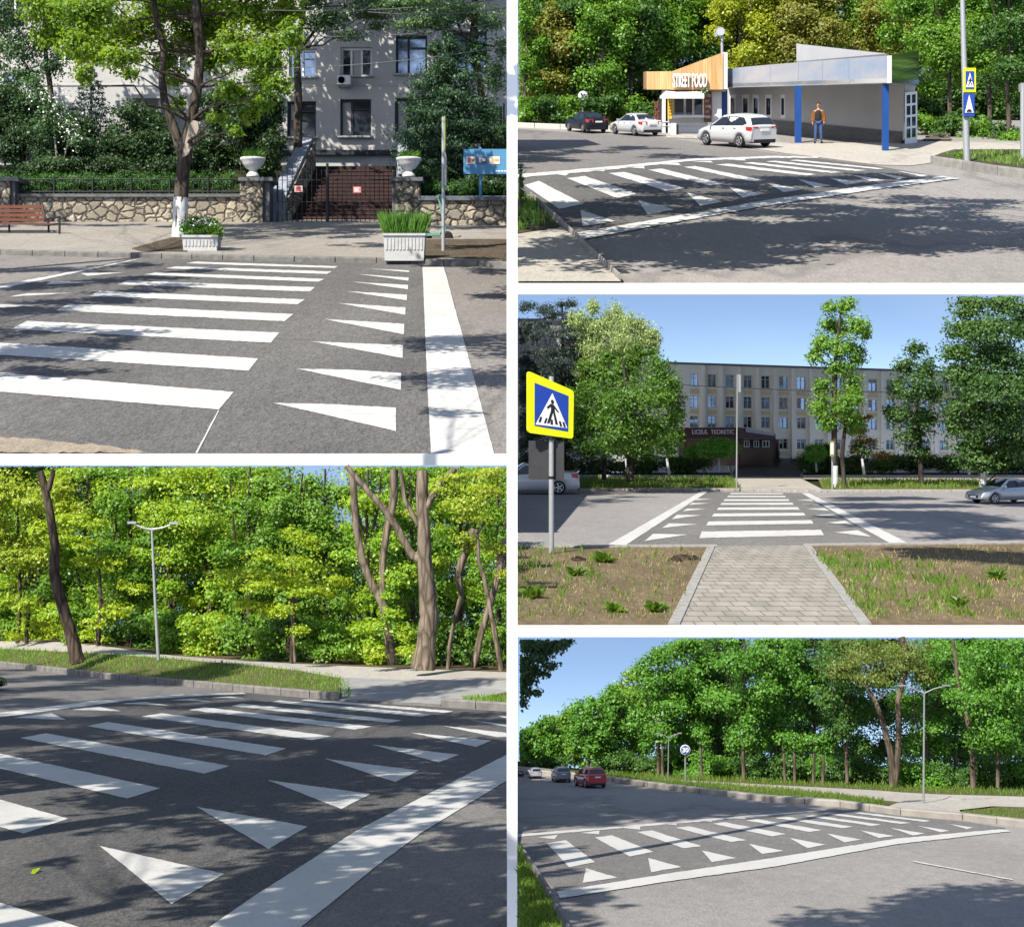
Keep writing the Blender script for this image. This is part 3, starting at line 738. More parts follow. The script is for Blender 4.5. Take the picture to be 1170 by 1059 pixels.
def urn(px, base, sc, lab, d):
    s = d / F; t = thing('garden_urn', lab, 'urn', V(px, base, d))
    k = s * sc; c = V(px, base, d)
    mb = MB(); mb.lathe(c, [(7 * k, 0), (7.5 * k, 2 * k), (6 * k, 4 * k), (4 * k, 6 * k), (4.3 * k, 8 * k), (8 * k, 10 * k), (12 * k, 15 * k), (13 * k, 18 * k), (14.5 * k, 19.5 * k), (14.5 * k, 21.5 * k), (12.5 * k, 21.5 * k), (12 * k, 18 * k)], 24)
    mb.build('bowl', URN, t)
    r = np.random.default_rng(int(px)); n = 170
    ang = r.random(n) * 6.28; rr = r.random(n) ** .5 * 11 * k
    p = np.stack([c.x + rr * np.cos(ang), c.y + rr * np.sin(ang), np.full(n, c.z + 22 * k) + r.random(n) * 5 * k], 1)
    tt = unit(np.stack([np.cos(ang) * .5 + r.normal(size=n) * .3, np.sin(ang) * .5, np.full(n, 1.)], 1)); bb = unit(np.cross(tt, r.normal(size=(n, 3))))
    leaf_mesh('plant', p, tt, bb, 12 * k * (.5 + .8 * r.random(n)), np.full(n, 1.5 * k), L_grassy, t, parent_origin(t), bb)
urn(289, 202.4, 1, 'white garden urn with sparse leaves beside the maple', DW)
urn(467, 202.4, 1, 'white garden urn with spiky leaves in front of the dark thuja', DW)
urn(344, 153, .55, 'small white urn far up on the sloping stair wall', 189)

# --- gate
g = thing('iron_gate', 'wide black iron double gate closing off the red steps', 'gate', V(374, 259, DW))
for (x0, x1) in ((317, 373), (375, 449)):
    lf = MB(); n = int((x1 - x0) / 5.2)
    for i in range(n + 1):
        x = x0 + (x1 - x0) * i / n; top = 196 - 7 * math.sin(math.pi * i / n)
        lf.tube([V(x, 258, DW), V(x, top, DW)], .045 if 0 < i < n else .10, 5)
    for y in (206, 231, 245, 257): lf.tube([V(x0, y, DW - .03), V(x1, y, DW - .03)], .035, 5)
    lf.build('gate_leaf', M['iron'], g)
mb = MB(); mb.tube([V(374, 260, DW), V(374, 187, DW)], .14, 8); mb.build('post', M['iron'], g)
for (x, y, mcol) in ((341, 216, 0), (408, 217, 1)):
    sg = thing('notice_plate', ('white and red notice plate wired to the narrower gate leaf', 'red notice plate wired to the wider gate leaf')[mcol], 'sign', V(x, y + 4, DW - .12))
    mb = MB(); mb.pbox(x - 4.6, x + 4.6, y - 3.5, y + 3.5, DW - .16, .06); mb.build('plate', mat('notice_pink', (.62, .42, .40) if not mcol else (.55, .16, .15), .6), sg)
    mb = MB()
    for k in range(3): mb.pbox(x - 3.2, x - 3.2 + (6.2, 5, 6)[k], y - 2.2 + k * 1.7, y - 1.2 + k * 1.7, DW - .19, .02)
    mb.build('print', mat('notice_print', (.45, .06, .06) if not mcol else (.75, .7, .68), .6), sg)

# --- garden ground, steps, cheeks
mb = MB(); mb.add([V(-200, 224, 165.6), V(308, 224, 165.6), V(346, 188, 196), V(-200, 188, 196)], [(0, 1, 2, 3)]); mb.add([V(459, 224, 165.6), V(588, 224, 165.6), V(588, 188, 196), V(462, 188, 196)], [(0, 1, 2, 3)]); mb.build('garden_ground', soil('garden_soil', ((.02, .03, .012), (.03, .05, .015), (.04, .035, .02)), 2.), kind='structure')
t = thing('staircase', 'broad red brown stone steps climbing behind the iron gate', 'steps', V(384, 258, 166))
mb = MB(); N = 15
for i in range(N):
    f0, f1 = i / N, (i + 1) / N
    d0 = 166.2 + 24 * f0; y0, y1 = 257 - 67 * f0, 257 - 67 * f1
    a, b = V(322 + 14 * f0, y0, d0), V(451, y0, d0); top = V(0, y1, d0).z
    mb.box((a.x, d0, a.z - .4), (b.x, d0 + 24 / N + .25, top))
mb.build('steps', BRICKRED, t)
nb = MB()
for i in range(1, N):
    f0 = i / N; d0 = 166.2 + 24 * f0; y1 = 257 - 67 * f0
    a, b = V(322 + 14 * (i - 1) / N, y1, d0 - 1.7), V(451, y1, d0 - 1.7)
    nb.box((a.x, d0 - 24 / N - .06, a.z - .14), (b.x, d0 - 24 / N + .22, a.z + .035))
nb.build('nosing', mat('worn_nosing', (.036, .020, .019), .8, noise=(.06, .034, .03), scale=2.), t)
def q4(x0, x1, y0, y1, d): return [V(x0, y1, d), V(x1, y1, d), V(x1, y0, d), V(x0, y0, d)]
mb = MB(); mb.hexa(q4(309, 327, 222, 260, 165.4), q4(345, 358, 155, 193, 189)); mb.build('cheek_wall', CHEEK, t)
mb = MB(); mb.hexa(q4(452, 460, 222, 260, 166), q4(455, 467, 158, 193, 189)); mb.build('cheek_wall', CHEEK, t)
mb = MB(); mb.hexa(q4(327.2, 330, 226, 260, 165.2), q4(358.2, 361, 160, 193, 189)); mb.build('stone_face', STONE, t)

# --- institute building
DB = 195.
b = thing('institute_building', 'grey rendered institute building with mixed white and dark window frames above the steps', 'building', V(300, 190, DB))
H = [(389, 425, 54, 87), (388.5, 424, 113.5, 156), (452, 488, 40.5, 85), (451, 487, 112, 155), (330, 361, 56, 88.5), (328, 361, 116, 157), (453, 490, -30, 13), (517, 556, 36, 84), (517, 556, 110, 156), (4, 32, 83, 100), (4, 32, -20, 28), (118, 130, -20, 20), (196, 214, 40, 82), (152, 172, 110, 160), (262, 294, 40, 80), (262, 294, 108, 150), (60, 90, 30, 70)]
windowed('wall', DB, (-160, 588, -60, 171.5), H, 1.3, PLASTER, b, thick=14)
st_ = {0: ('white_frame', 'glass', (.33, .66), ()), 1: ('dark_frame', 'glass', (.36,), ((1, .25),)), 2: ('dark_frame', 'glass_blue', (.4,), ((1, .3),)), 3: ('dark_frame', 'glass', (.4,), ((1, .25),)), 4: ('white_frame', 'glass_blue', (.5,), ((1, .3),)), 5: ('dark_frame', 'glass', (.45,), ((1, .25),)), 6: ('dark_frame', 'glass_blue', (.4,), ())}
for i, h in enumerate(H):
    f, gl, bars, rails = st_.get(i, ('dark_frame' if i in (7, 8) else 'white_frame', 'glass_blue' if i % 2 else 'glass', (.4,), ((1, .28),)))
    window(b, DB, h, 1.3, M[f], M[gl], bars, rails, fw=.065, sill=M['steel'] if i < 6 else None, curtain={1: (.06, .36, .95), 5: (.1, .44, .5), 0: (.38, .62, .95), 3: (.1, .4, .9)}.get(i))
mb = MB(); mb.pbox(-160, 588, 171.7, 177, DB - .5, 13); mb.build('dark_band', BANDM, b)
mb = MB(); mb.pbox(-160, 588, 177.2, 196, DB + .2, 12); mb.build('plinth', PLINTH, b)
mb = MB(); mb.pbox(-160, 300, 96.5, 98, DB - .12, .2); mb.pbox(300, 588, 97.5, 98.3, DB - .08, .15); mb.build('string_course', PLASTER, b)
mb = MB(); mb.pbox(150, 186, 108, 112.5, DB - 8, 8); mb.pbox(151, 154, 112.5, 165, DB - 7.5, 1); mb.pbox(181, 184, 112.5, 165, DB - 7.5, 1); mb.build('portico', PLASTER, b)
a = thing('air_conditioner', 'white air conditioner box below the white triple window', 'air conditioner', V(392, 97, DB - 1))
mb = MB(); mb.pbox(385, 400, 86.5, 96.5, DB - 2.2, 1.6); mb.build('casing', M['white_frame'], a)
mb = MB(); mb.lathe(V(390, 91.5, DB - 2.25), [(.42, 0), (.42, -.05), (.36, -.08), (.36, 0)], 20, 'y'); mb.build('fan_grille', M['black'], a)
mb = MB(); mb.pbox(386, 388, 96.5, 98, DB - 2.1, 2.1); mb.pbox(397, 399, 96.5, 98, DB - 2.1, 2.1); mb.build('bracket', M['steel'], a)

# --- planters
def planter(px0, px1, y0, y1, lab, kind, seed):
    d = st.d(y1 + 5); s = d / F; t = thing('planter', lab, 'planter', V((px0 + px1) / 2, y1, d)); w_ = (px1 - px0) * .55 * s
    mb = MB(); e = 1.5
    mb.hexa([V(px0 + e, y1, d), V(px1 - e, y1, d), V(px1, y0, d), V(px0, y0, d)], [V(px0 + e, y1, d) + Vector((0, w_, 0)), V(px1 - e, y1, d) + Vector((0, w_, 0)), V(px1, y0, d) + Vector((0, w_, 0)), V(px0, y0, d) + Vector((0, w_, 0))])
    mb.pbox(px0 - .6, px1 + .6, y0 - .4, y0 + 2.2, d - .12, w_ + .2)
    for k in range(int((px1 - px0) / 4)):
        x = px0 + 2.5 + k * 4; mb.pbox(x, x + 2.1, y0 + 5, (y0 + y1) / 2 + 3, d - .06, .1)
    mb.build('trough', URN2, t)
    r = np.random.default_rng(seed); c = V((px0 + px1) / 2, y0, d); hw = (px1 - px0) / 2 * s
    if kind == 'blade':
        n = 620; x = r.uniform(-1.02, 1.02, n) * hw; y = r.uniform(.05, .95, n) * w_; hh = r.uniform(13, 31, n) * s
        tt = unit(np.stack([x / hw * .28 + r.normal(size=n) * .13, r.normal(size=n) * .15, np.ones(n)], 1)); bb = unit(np.cross(tt, r.normal(size=(n, 3)) * .4 + np.array([0, 1, 0])))
        p = np.stack([c.x + x, c.y + y, np.full(n, c.z)], 1) + tt * hh[:, None] * .5
        leaf_mesh('plant', p, tt, bb, hh, np.full(n, 1.5 * s), L_grassy, t, parent_origin(t), bb * .3)
    else:
        crown('plant', [(px0 + 12, y0 - 8, d + 1, 14, 13), (px0 + 30, y0 - 10, d + 1, 15, 11), (px1 - 2, y0 - 2, d + .4, 7, 9), (px0 + 20, y0 - 14, d + 1, 12, 8)], 3.2, 4.2, L_plant, t, seed)
        crown('blossom', [(px0 + 25, y0 - 15, d, 18, 8)], .12, 3, L_white, t, seed + 1)
URN2 = mat('chipped_white_paint', (.38, .39, .40), .8, noise=(.40, .40, .39), scale=1.1, bump=.3)
L_plant = leafmat('geranium_leaf', (.05, .13, .015), (.13, .24, .03), (1.1, 1.1, .4), .6, tr=.35)
planter(208, 249, 269, 287.5, 'small white concrete planter with bushy flowers next to the whitewashed maple', 'bush', 3)
planter(438, 485.5, 267, 298, 'large white concrete planter full of tall green blades', 'blade', 4)

# --- bench
WOODR = mat('varnished_red_slat', (.10, .034, .018), .5, noise=(.15, .052, .026), scale=2., stretch=(.3, 4, 4))
d0 = st.d(270.5)
t = thing('bench', 'park bench with red brown slats and black iron legs before the stone wall', 'bench', V(30, 270, d0))
mb = MB()
for k in range(4):
    y = 234.5 + k * 4.9; z = k * .14
    mb.hexa(q4(-45, 49 + k * .6, y, y + 3.6, d0 + 1.2 - z), q4(-45, 49 + k * .6, y, y + 3.6, d0 + 1.5 - z))
mb.build('backrest', WOODR, t)
mb = MB()
for k in range(4):
    f = k / 4; dd = d0 + .7 - f * 2.6; x = 51 + f * 13
    mb.hexa(q4(-45, x, 254.6 + f * .9, 256.2 + f * .9, dd - .5), q4(-45, x, 254.6 + f * .8, 256.2 + f * .8, dd))
mb.build('seat', WOODR, t)
for (x, top, dd) in ((-36, 256, d0), (10.5, 256, d0 - .6), (55.5, 250, d0), (68, 248.5, d0 - 2.4)):
    mb = MB(); mb.tube([V(x, 270.5 if x < 60 else 270, dd), V(x, top, dd)], .10, 6); mb.build('leg', M['iron'], t)
mb = MB(); mb.tube([V(48, 233, d0 + 1.4), V(52, 250, d0 + .9), V(55.5, 256, d0)], .10, 6); mb.tube([V(52, 250.5, d0 + .8), V(60, 249.6, d0 - 1), V(68.4, 248, d0 - 2.4)], .10, 6); mb.tube([V(55.5, 257.5, d0), V(68, 255.5, d0 - 2.4)], .09, 6)
mb.build('armrest', M['iron'], t)

# --- pole, scooter, notice board, railings, wires
dp = st.d(293)
t = thing('sign_pole', 'thin grey pole with a narrow dull yellow plate seen edge on beside the scooter', 'pole', V(507, 293, dp))
mb = MB(); mb.tube([V(506.5, 293, dp), V(506.5, 134, dp)], [.15, .13], 8); mb.build('post', M['steel'], t)
mb = MB(); mb.pbox(507.6, 508.6, 132.5, 172, dp - .3, 1.6); mb.build('plate', mat('dull_yellow_edge', (.28, .30, .09), .7), t)
mb = MB(); mb.pbox(507.9, 509.2, 174, 212, dp - .5, 2.2); mb.build('lower_plate', M['steel'], t)
SCO = mat('green_scooter_paint', (.10, .24, .17), .45)
ds = st.d(278)
t = thing('scooter', 'small green electric scooter parked behind the grey pole', 'scooter', V(500, 276, ds))
mb = MB(); mb.pbox(484, 503, 266.5, 269.6, ds, .9); mb.tube([V(502, 268, ds + .4), V(508, 258, ds + .4), V(509.5, 271, ds + .4)], .14, 8); mb.build('deck', SCO, t)
mb = MB(); mb.tube([V(508, 259, ds + .4), V(501.5, 224, ds + .4)], .13, 8); mb.tube([V(500, 224.5, ds - .6), V(502.5, 223.5, ds + 1.4)], .1, 8); mb.build('handlebar', SCO, t)
for x in (511, 487):
    wn = MB(); wn.lathe(V(x, 270.5, ds + .25), [(.30, 0), (.46, .02), (.50, .12), (.50, .26), (.46, .36), (.30, .38)], 20, 'y'); wn.build('wheel', M['tyre'], t)
BOARD = mat('notice_blue', (.06, .20, .36), .5, noise=(.075, .225, .39), scale=1.)
dn = 161.
t = thing('notice_board', 'blue notice board on a post behind the short stone wall', 'sign', V(549, 224, dn))
mb = MB(); mb.pbox(529.5, 588, 170.5, 199, dn, .35); mb.build('panel', BOARD, t)
for (x0, x1, c, cc) in ((532.5, 543, (.42, .11, .09), (.65, .6, .55)), (545, 556, (.45, .47, .50), (.08, .09, .14)), (559, 571, (.58, .30, .14), (.68, .62, .52))):
    mb = MB(); mb.pbox(x0, x1, 179, 187.5, dn - .05, .05); o = mb.build('picture', mat('print_paper', cc, .6), t)
    mb = MB(); mb.pbox(x0 + 2, x0 + 5, 180.5, 186, dn - .08, .02); mb.pbox(x0 + 6, x1 - 1, 181.5, 184.5, dn - .08, .02); mb.build('print', mat('print_ink', c, .6), o)
mb = MB()
for k in range(5): mb.pbox(566 + k * 3.2, 568.4 + k * 3.2, 195, 196.4, dn - .04, .04)
mb.build('caption', M['sign_white'], t)
mb = MB(); mb.tube([V(549, 226, dn + .5), V(549, 169, dn + .5)], .16, 8); mb.build('post', BOARD, t)
f = thing('railing', 'black arched iron railing behind the blue notice board', 'fence', V(570, 170, 180))
mb = MB()
for k in range(9): mb.tube([V(553 + k * 3.8, 168, 180), V(553 + k * 3.8, 122 - 5 * math.sin(math.pi * (k % 5) / 4), 180)], .09 if k not in (1, 5) else .2, 6)
for y in (138, 153, 157.5): mb.tube([V(552, y, 180), V(587, y, 180)], .09, 6)
mb.build('bars', M['iron'], f)
f = thing('railing', 'low black iron railing along the top of the long stone wall', 'fence', V(150, 222, DW))
mb = MB()
for k in range(46): mb.tube([V(18 + k * 5.5, 222, DW + .8), V(18 + k * 5.5, 203, DW + .8)], .05 if k % 8 else .15, 5)
for y in (205, 219): mb.tube([V(18, y, DW + .8), V(272, y, DW + .8)], .06, 5)
mb.build('bars', M['iron'], f)
for i, (a, b_) in enumerate((((300, 12, 120), (588, -2, 108)), ((360, 42, 120), (588, 24, 108)), ((300, 79, 120), (588, 52, 108)), ((420, 14, 120), (588, 8, 108)))):
    mb = MB(); P0, P1 = V(*a), V(*b_)
    pts = [P0.lerp(P1, k / 10) - Vector((0, 0, .35 * math.sin(math.pi * k / 10))) for k in range(11)]
    mb.tube(pts, .03, 5); tag(mb.build('overhead_cable', M['wire']), ('thin overhead cable passing above the top window', 'overhead cable just over the middle dark window', 'lowest overhead cable crossing the white triple window', 'short overhead cable touching the thuja top')[i], 'cable')

# --- trees and shrubs
dm = st.d(276)
maple_blobs = [(x, y, dm + o, rx, ry) for x, y, rx, ry, o in ((60, 8, 40, 22, 2), (110, 18, 48, 28, -3), (92, 52, 28, 22, -6), (95, 84, 13, 15, -8), (140, 66, 26, 18, -7), (150, 84, 11, 9, -8), (128, 40, 30, 22, 4), (185, 15, 40, 28, 8), (240, 25, 38, 34, 9), (290, 20, 38, 30, 2), (312, 62, 30, 28, -4), (276, 56, 32, 30, -2), (246, 70, 20, 20, 5), (318, 98, 17, 15, -6), (334, 40, 14, 22, -5), (262, 104, 20, 14, -3), (250, 134, 15, 8, -4), (268, 150, 12, 7, -6), (190, 70, 16, 18, 8), (205, 118, 9, 10, 6), (300, 118, 16, 12, -2), (165, -40, 90, 28, 0), (270, -40, 80, 28, 0), (75, 5, 30, 18, 4), (160, 35, 30, 20, 6), (215, 50, 26, 24, 8), (225, 10, 40, 20, 6), (325, 12, 26, 18, 4), (60, 40, 24, 18, 3), (300, 90, 18, 16, 3), (105, 62, 20, 14, 2), (200, 90, 14, 14, 9), (285, 132, 13, 10, -2))]
t = tree('maple_tree', 'big bright green maple with a forked trunk and whitewashed foot', 'tree', V(205, 276, dm),
 [([(205, 277, dm), (206, 240, dm), (209, 195, dm), (213, 166, dm), (218, 140, dm), (226, 100, dm), (229, 60, dm), (225, 20, dm), (222, -60, dm)], [9, 8.3, 8, 8.4, 6.5, 5.6, 5.6, 5.4, 4]), ([(209, 180, dm), (200, 150, dm), (188, 118, dm), (185, 90, dm), (187, 60, dm), (181, 30, dm), (176, 8, dm), (165, -60, dm)], [6, 5.5, 4.6, 4.2, 4, 3.6, 3.3, 2.5])],
 maple_blobs, 6.2, 2.1, BARK_w, L_bright, 5, CL, sub=12)
mb = MB(); mb.tube([V(205, 277.5, dm), V(206, 250, dm), V(206.6, 226, dm)], [9.6 * dm / F, 8.7 * dm / F, 8.5 * dm / F], 14); mb.build('whitewash', M['whitewash'], t)
mb = MB(); ds_ = dm - 8.2 * dm / F
mb.prism([V(*p, ds_) for p in ((208, 179), (212, 160), (216, 142), (221, 137.5), (226, 139), (227, 147), (222, 160), (215, 176), (210, 180))], (0, .5, 0)); mb.build('pruning_scar', mat('bare_wood', (.36, .31, .26), .8, noise=(.24, .20, .16), scale=2., stretch=(2, 1, .4)), t)
def rnd_blobs(rng, x0, x1, y0, y1, d0, d1, n, r0, r1, ar=.8):
    return [(rng.uniform(x0, x1), rng.uniform(y0, y1), rng.uniform(d0, d1), (q := rng.uniform(r0, r1)), q * ar) for _ in range(n)]
rg = random.Random(11)
tree('ash_tree', 'dull green ash tree in front of the left end of the institute', 'tree', V(60, 215, 182), [([(62, 216, 182), (60, 120, 182), (52, 60, 182), (50, -60, 182)], [4, 3.4, 2.6, 1.5]), ([(60, 120, 182), (20, 60, 181), (-20, 10, 181)], [2, 1.5, .8])],
 [(x, y, 182, rx, ry) for x, y, rx, ry in ((20, 55, 32, 24), (0, 20, 34, 30), (55, 40, 26, 22), (60, 75, 22, 18), (25, 85, 24, 12), (90, 10, 22, 18), (-10, 75, 20, 20), (45, 5, 26, 18))], 4.6, 1.15, BARK_w, L_blue, 21, CL)
tree('tall_tree', 'slender dark trunked tree standing before the white framed windows', 'tree', V(340, 175, 184), [([(340, 178, 184), (341, 110, 184), (339, 60, 184), (347, 10, 184), (350, -60, 184)], [5, 4.6, 3.8, 3.2, 2]), ([(340, 60, 184), (372, 20, 183), (410, 0, 183)], [2, 1.4, .7]), ([(341, 40, 184), (318, 5, 183)], [1.6, .8])],
 [(x, y, 183, rx, ry) for x, y, rx, ry in ((375, 22, 30, 14), (420, 14, 36, 12), (400, 40, 24, 7), (355, 0, 26, 14), (440, -4, 30, 12), (360, 30, 18, 10), (430, 30, 18, 5), (395, -15, 50, 15))], 4.2, 1.1, BARK_w, L_blue, 22, CL)
tree('ash_tree', 'loose grey green tree behind the cables with several slanting stems', 'tree', V(545, 200, 176), [([(556, 205, 176), (552, 120, 176), (541, 50, 176), (545, -50, 176)], [5, 4, 4.6, 3]), ([(588, 105, 175), (565, 60, 175), (560, 0, 175)], [2.4, 2, 1.4]), ([(545, 80, 176), (515, 45, 176), (500, 10, 176)], [1.5, 1, .6])],
 [(x, y, 175, rx, ry) for x, y, rx, ry in ((500, 22, 36, 16), (470, 30, 28, 10), (530, 10, 30, 14), (560, 25, 22, 18), (450, 8, 26, 9), (565, 90, 16, 22), (545, 60, 18, 18), (575, 55, 12, 16), (480, 2, 40, 12), (560, 130, 14, 18))], 4.2, 1.2, BARK_w, L_blue, 23, CL)
DT = [(283, 'dark leafy tree filling the space right of the maple trunk', [(270, 110, 26, 22), (300, 120, 24, 24), (255, 140, 22, 20), (290, 150, 30, 22), (310, 165, 18, 22), (262, 175, 28, 18), (295, 185, 30, 16), (245, 120, 16, 16)], 177), (25, 'dark leafy tree at the left end of the garden', [(10, 110, 24, 20), (40, 120, 22, 18), (5, 140, 26, 20), (40, 150, 26, 20), (15, 172, 34, 20)], 177), (165, 'dark leafy tree left of the maple trunk before the portico', [(150, 130, 22, 16), (175, 145, 22, 18), (140, 155, 26, 16), (180, 175, 26, 18), (150, 185, 30, 14)], 176)]
for i, (px, lab, bl, d) in enumerate(DT): tree('garden_tree', lab, 'tree', V(px, 222, d), [([(px, 224, d), (px + 2, 170, d), (px - 3, 115, d)], [2.2, 1.8, .7])], [(x, y, d + (k % 3) - 1, rx, ry) for k, (x, y, rx, ry) in enumerate(bl)], 4.2, 1.6, BARK_w, L_dark, 35 + i, CL)
def spruce(px, base, top, wid, d, lab, seed, m=None, lpx=5):
    bl = []; rr = random.Random(seed); n = 17
    for i in range(n):
        f = i / (n - 1); w_ = wid * (.12 + .88 * f) * rr.uniform(.8, 1.1); y = top + (base - top) * (.04 + .92 * f)
        for sx in (-.62, 0, .62): bl.append((px + sx * w_, y + abs(sx) * 6, d - (1 - abs(sx)) * w_ * d / F * .5, w_ * .46, 4.5))
    return tree('spruce', lab, 'tree', V(px, base, d), [([(px, base + 10, d), (px, top, d)], [2.5, .6])], bl, lpx, 1.5, BARK_w, m or L_spruce, seed, CL, sub=5, elong=.3, flat=.5, hang=.25)
spruce(104, 185, 72, 52, 178, 'dark blue spruce with drooping tiers behind the white flowering shrub', 31)
bl = [(510 + math.sin(i * 2.4) * w_ * .45, 45 + i * 7.2, 172 + math.cos(i * 2.4) * 1.5, w_ * .62, 13) for i in range(22) for w_ in [8 + 56 * min(1, (i / 14) ** .7)]]
tree('thuja', 'tall dense dark thuja between the right urn and the blue notice board', 'tree', V(512, 215, 172), [([(512, 216, 172), (511, 60, 172)], [3, .6])], bl, 4.2, 2.1, BARK_w, L_thuja, 33, CL, sub=12, hang=-.4, elong=.4, limbs=False)
shr = [(18, 150, 40, 32, 176), (70, 165, 40, 40, 174), (135, 182, 38, 26, 174), (175, 175, 30, 30, 173), (40, 195, 50, 18, 171), (120, 195, 50, 18, 171), (165, 135, 20, 18, 179), (235, 175, 30, 32, 174), (275, 150, 28, 36, 174), (300, 175, 22, 30, 173), (250, 120, 26, 20, 178), (305, 125, 20, 26, 178), (5, 110, 18, 20, 180), (205, 195, 26, 18, 172), (500, 205, 30, 14, 168), (555, 208, 34, 14, 168), (570, 160, 16, 22, 171), (30, 125, 14, 18, 175)]
names_ = ['beside the pillar left of the bench', 'with blossoms under the ash tree', 'in front of the dark spruce', 'left of the forked maple trunk', 'low over the hedge behind the bench', 'low behind the railing before the spruce', 'below the portico of the institute', 'just right of the maple trunk', 'below the bright maple spray', 'against the sloping stair wall', 'under the hanging maple boughs', 'left of the slender dark trunk', 'at the foot of the institute wall', 'behind the whitewashed maple foot', 'low behind the thuja', 'low under the blue notice board', 'behind the notice board post', 'like a small cone by the pale wall']
for i, (x, y, rx, ry, d) in enumerate(shr):
    t = thing('shrub', 'dark green shrub ' + names_[i], 'shrub', V(x, y + ry, d))
    r_ = random.Random(50 + i); bl = [(x + r_.uniform(-.6, .6) * rx, y + r_.uniform(-.6, .6) * ry, d + r_.uniform(-2, 2), rx * .58, ry * .55) for _ in range(9)]
    crown('crown', bl, 1.6, 4.2, L_dark, t, 60 + i, CL)
    mb = MB(); mb.tube([V(x, 222, d), V(x + 2, y, d)], [1.3 * d / F, .5 * d / F], 6); mb.build('stem', BARK_w, t)
t = thing('flowering_shrub', 'pale flowering shrub on thin twin stems behind the bench', 'shrub', V(67, 205, 170))
mb = MB(); mb.tube([V(67, 205, 170), V(63, 160, 170)], .12, 6); mb.tube([V(68, 203, 170), V(78, 162, 170)], .1, 6); mb.build('stem', mat('pale_stem', (.22, .19, .15), .8), t)
crown('crown', [(x, y, 169, 15, 13) for x, y in ((45, 110), (62, 125), (75, 145), (50, 140), (88, 160), (38, 95))], 1.0, 4.5, L_blue, t, 71, CL)
crown('blossom', [(x, y, 168, 24, 26) for x, y in ((60, 115), (80, 150))], .06, 4.0, L_white, t, 72, CL)
h = thing('hedge', 'low clipped green hedge behind the railing of the long wall', 'hedge', V(120, 222, 167))
crown('foliage', [(10 + k * 14, 208 + (k % 3), 167, 13, 12) for k in range(19)], 2.4, 3.4, L_hedge, h, 73, CL, sub=9, hang=-.5, elong=.3)
h = thing('hedge', 'dim low hedge under the thuja behind the short wall', 'hedge', V(530, 222, 167))
crown('foliage', [(490 + k * 13, 215, 166, 12, 9) for k in range(8)], 2.2, 3.4, L_hedge, h, 74, CL, sub=9, hang=-.5, elong=.3)
# ================================================================== the street with the food kiosk
st = KIOSK; u = st.u
PLACE[0] = 'the kiosk street'
CR = (591, 1400, -60, 323)
K_new = asphalt('fresh_asphalt_k', (.075, .073, .073), (.115, .112, .108), .12, 14., (1, .3, 1), cracks=False, gritty=.5)
K_old = asphalt('old_asphalt_k', (.19, .18, .172), (.255, .243, .23), .12, 18., (1, .3, 1), crack=.35, gritty=.3)
K_dark = asphalt('mid_asphalt_k', (.13, .125, .12), (.18, .17, .16), .12, 20., (1, .3, 1), crack=.3, gritty=.3)
K_pave = asphalt('pavement_k', (.30, .285, .25), (.37, .35, .31), .12, 12., (1, .3, 1), crack=.3, gritty=.25)
K_paint = paint('road_paint_k', .2, .4)
K_kerb = mat('kerb_concrete_k', (.20, .195, .185), .9, noise=(.30, .29, .27), scale=.8, bump=.4)
K_soil = soil('verge_soil_k', ((.035, .03, .02), (.05, .06, .025), (.12, .11, .08)), 3.)
K_grass = leafmat('verge_grass_k', (.06, .13, .015), (.13, .21, .03), (1, 1.1, .4), .3, tr=.4)
L_k1 = leafmat('maple_leaf_k', (.045, .115, .012), (.12, .23, .025), (1.2, 1.1, .4), .05, tr=.4)
L_k2 = leafmat('olive_leaf_k', (.10, .11, .018), (.18, .19, .035), (1.2, 1.1, .5), .05, tr=.4)
L_k3 = leafmat('yellow_leaf_k', (.16, .20, .015), (.28, .32, .03), (1.2, 1.1, .4), .05, tr=.45)
L_k4 = leafmat('dark_leaf_k', (.022, .06, .012), (.06, .125, .022), (1, 1.1, .4), .05, tr=.35)
BARK_k = bark('forest_bark_k', (.06, .05, .04), (.16, .13, .10), .9)
sheet(st, 'ground', [[(582, 137), (1330, 137), (1330, 324.4), (582, 324.4)]], K_old, 0)
sheet(st, 'road', [[(582, 147), (640, 151), (760, 158), (860, 172), (905, 178), (880, 181), (790, 184), (690, 194), (582, 203)]], K_dark, u)
sheet(st, 'crossing_surface', [[(582, 203), (690, 194), (790, 184), (885, 180.5), (935, 181.5), (1000, 190), (1078, 203), (885, 234), (655, 273), (640, 250), (610, 222), (582, 222)]], K_new, u * 1.5)
sheet(st, 'pavement', [[(582, 271), (640, 262), (660, 274), (709, 324.2), (591.5, 324.2)]], K_pave, .10 + u)
sheet(st, 'planting_bed', [[(582, 226), (606, 226), (640, 262), (582, 271)]], K_soil, .18)
kerb(st, 'kerb', [(709.5, 324.2), (660, 276), (632, 249), (606, 226)][::-1], .45, .9, K_kerb)
sheet(st, 'pavement', [[(760, 153), (830, 156), (905, 165), (1010, 163), (1080, 162), (1330, 168), (1330, 176), (1090, 180), (1064, 187), (1040, 190), (1000, 189), (935, 180.5), (905, 177), (860, 170.5), (820, 160), (762, 158)]], K_pave, u * 2)
kerb(st, 'kerb', [(1066, 189), (1100, 194), (1140, 201), (1330, 226)], 1.0, 1.2, K_kerb)
sheet(st, 'verge', [[(1066, 187), (1100, 191.5), (1140, 198), (1330, 222), (1330, 178), (1090, 178.5), (1075, 183)]], K_soil, .8)
kerb(st, 'kerb', [(582, 145.5), (640, 148), (700, 150)], .8, 1., mat('pale_kerb', (.42, .40, .36), .9))
sheet(st, 'verge', [[(582, 139), (720, 139), (720, 148.5), (700, 148), (640, 146), (582, 143.5)]], K_soil, .6)
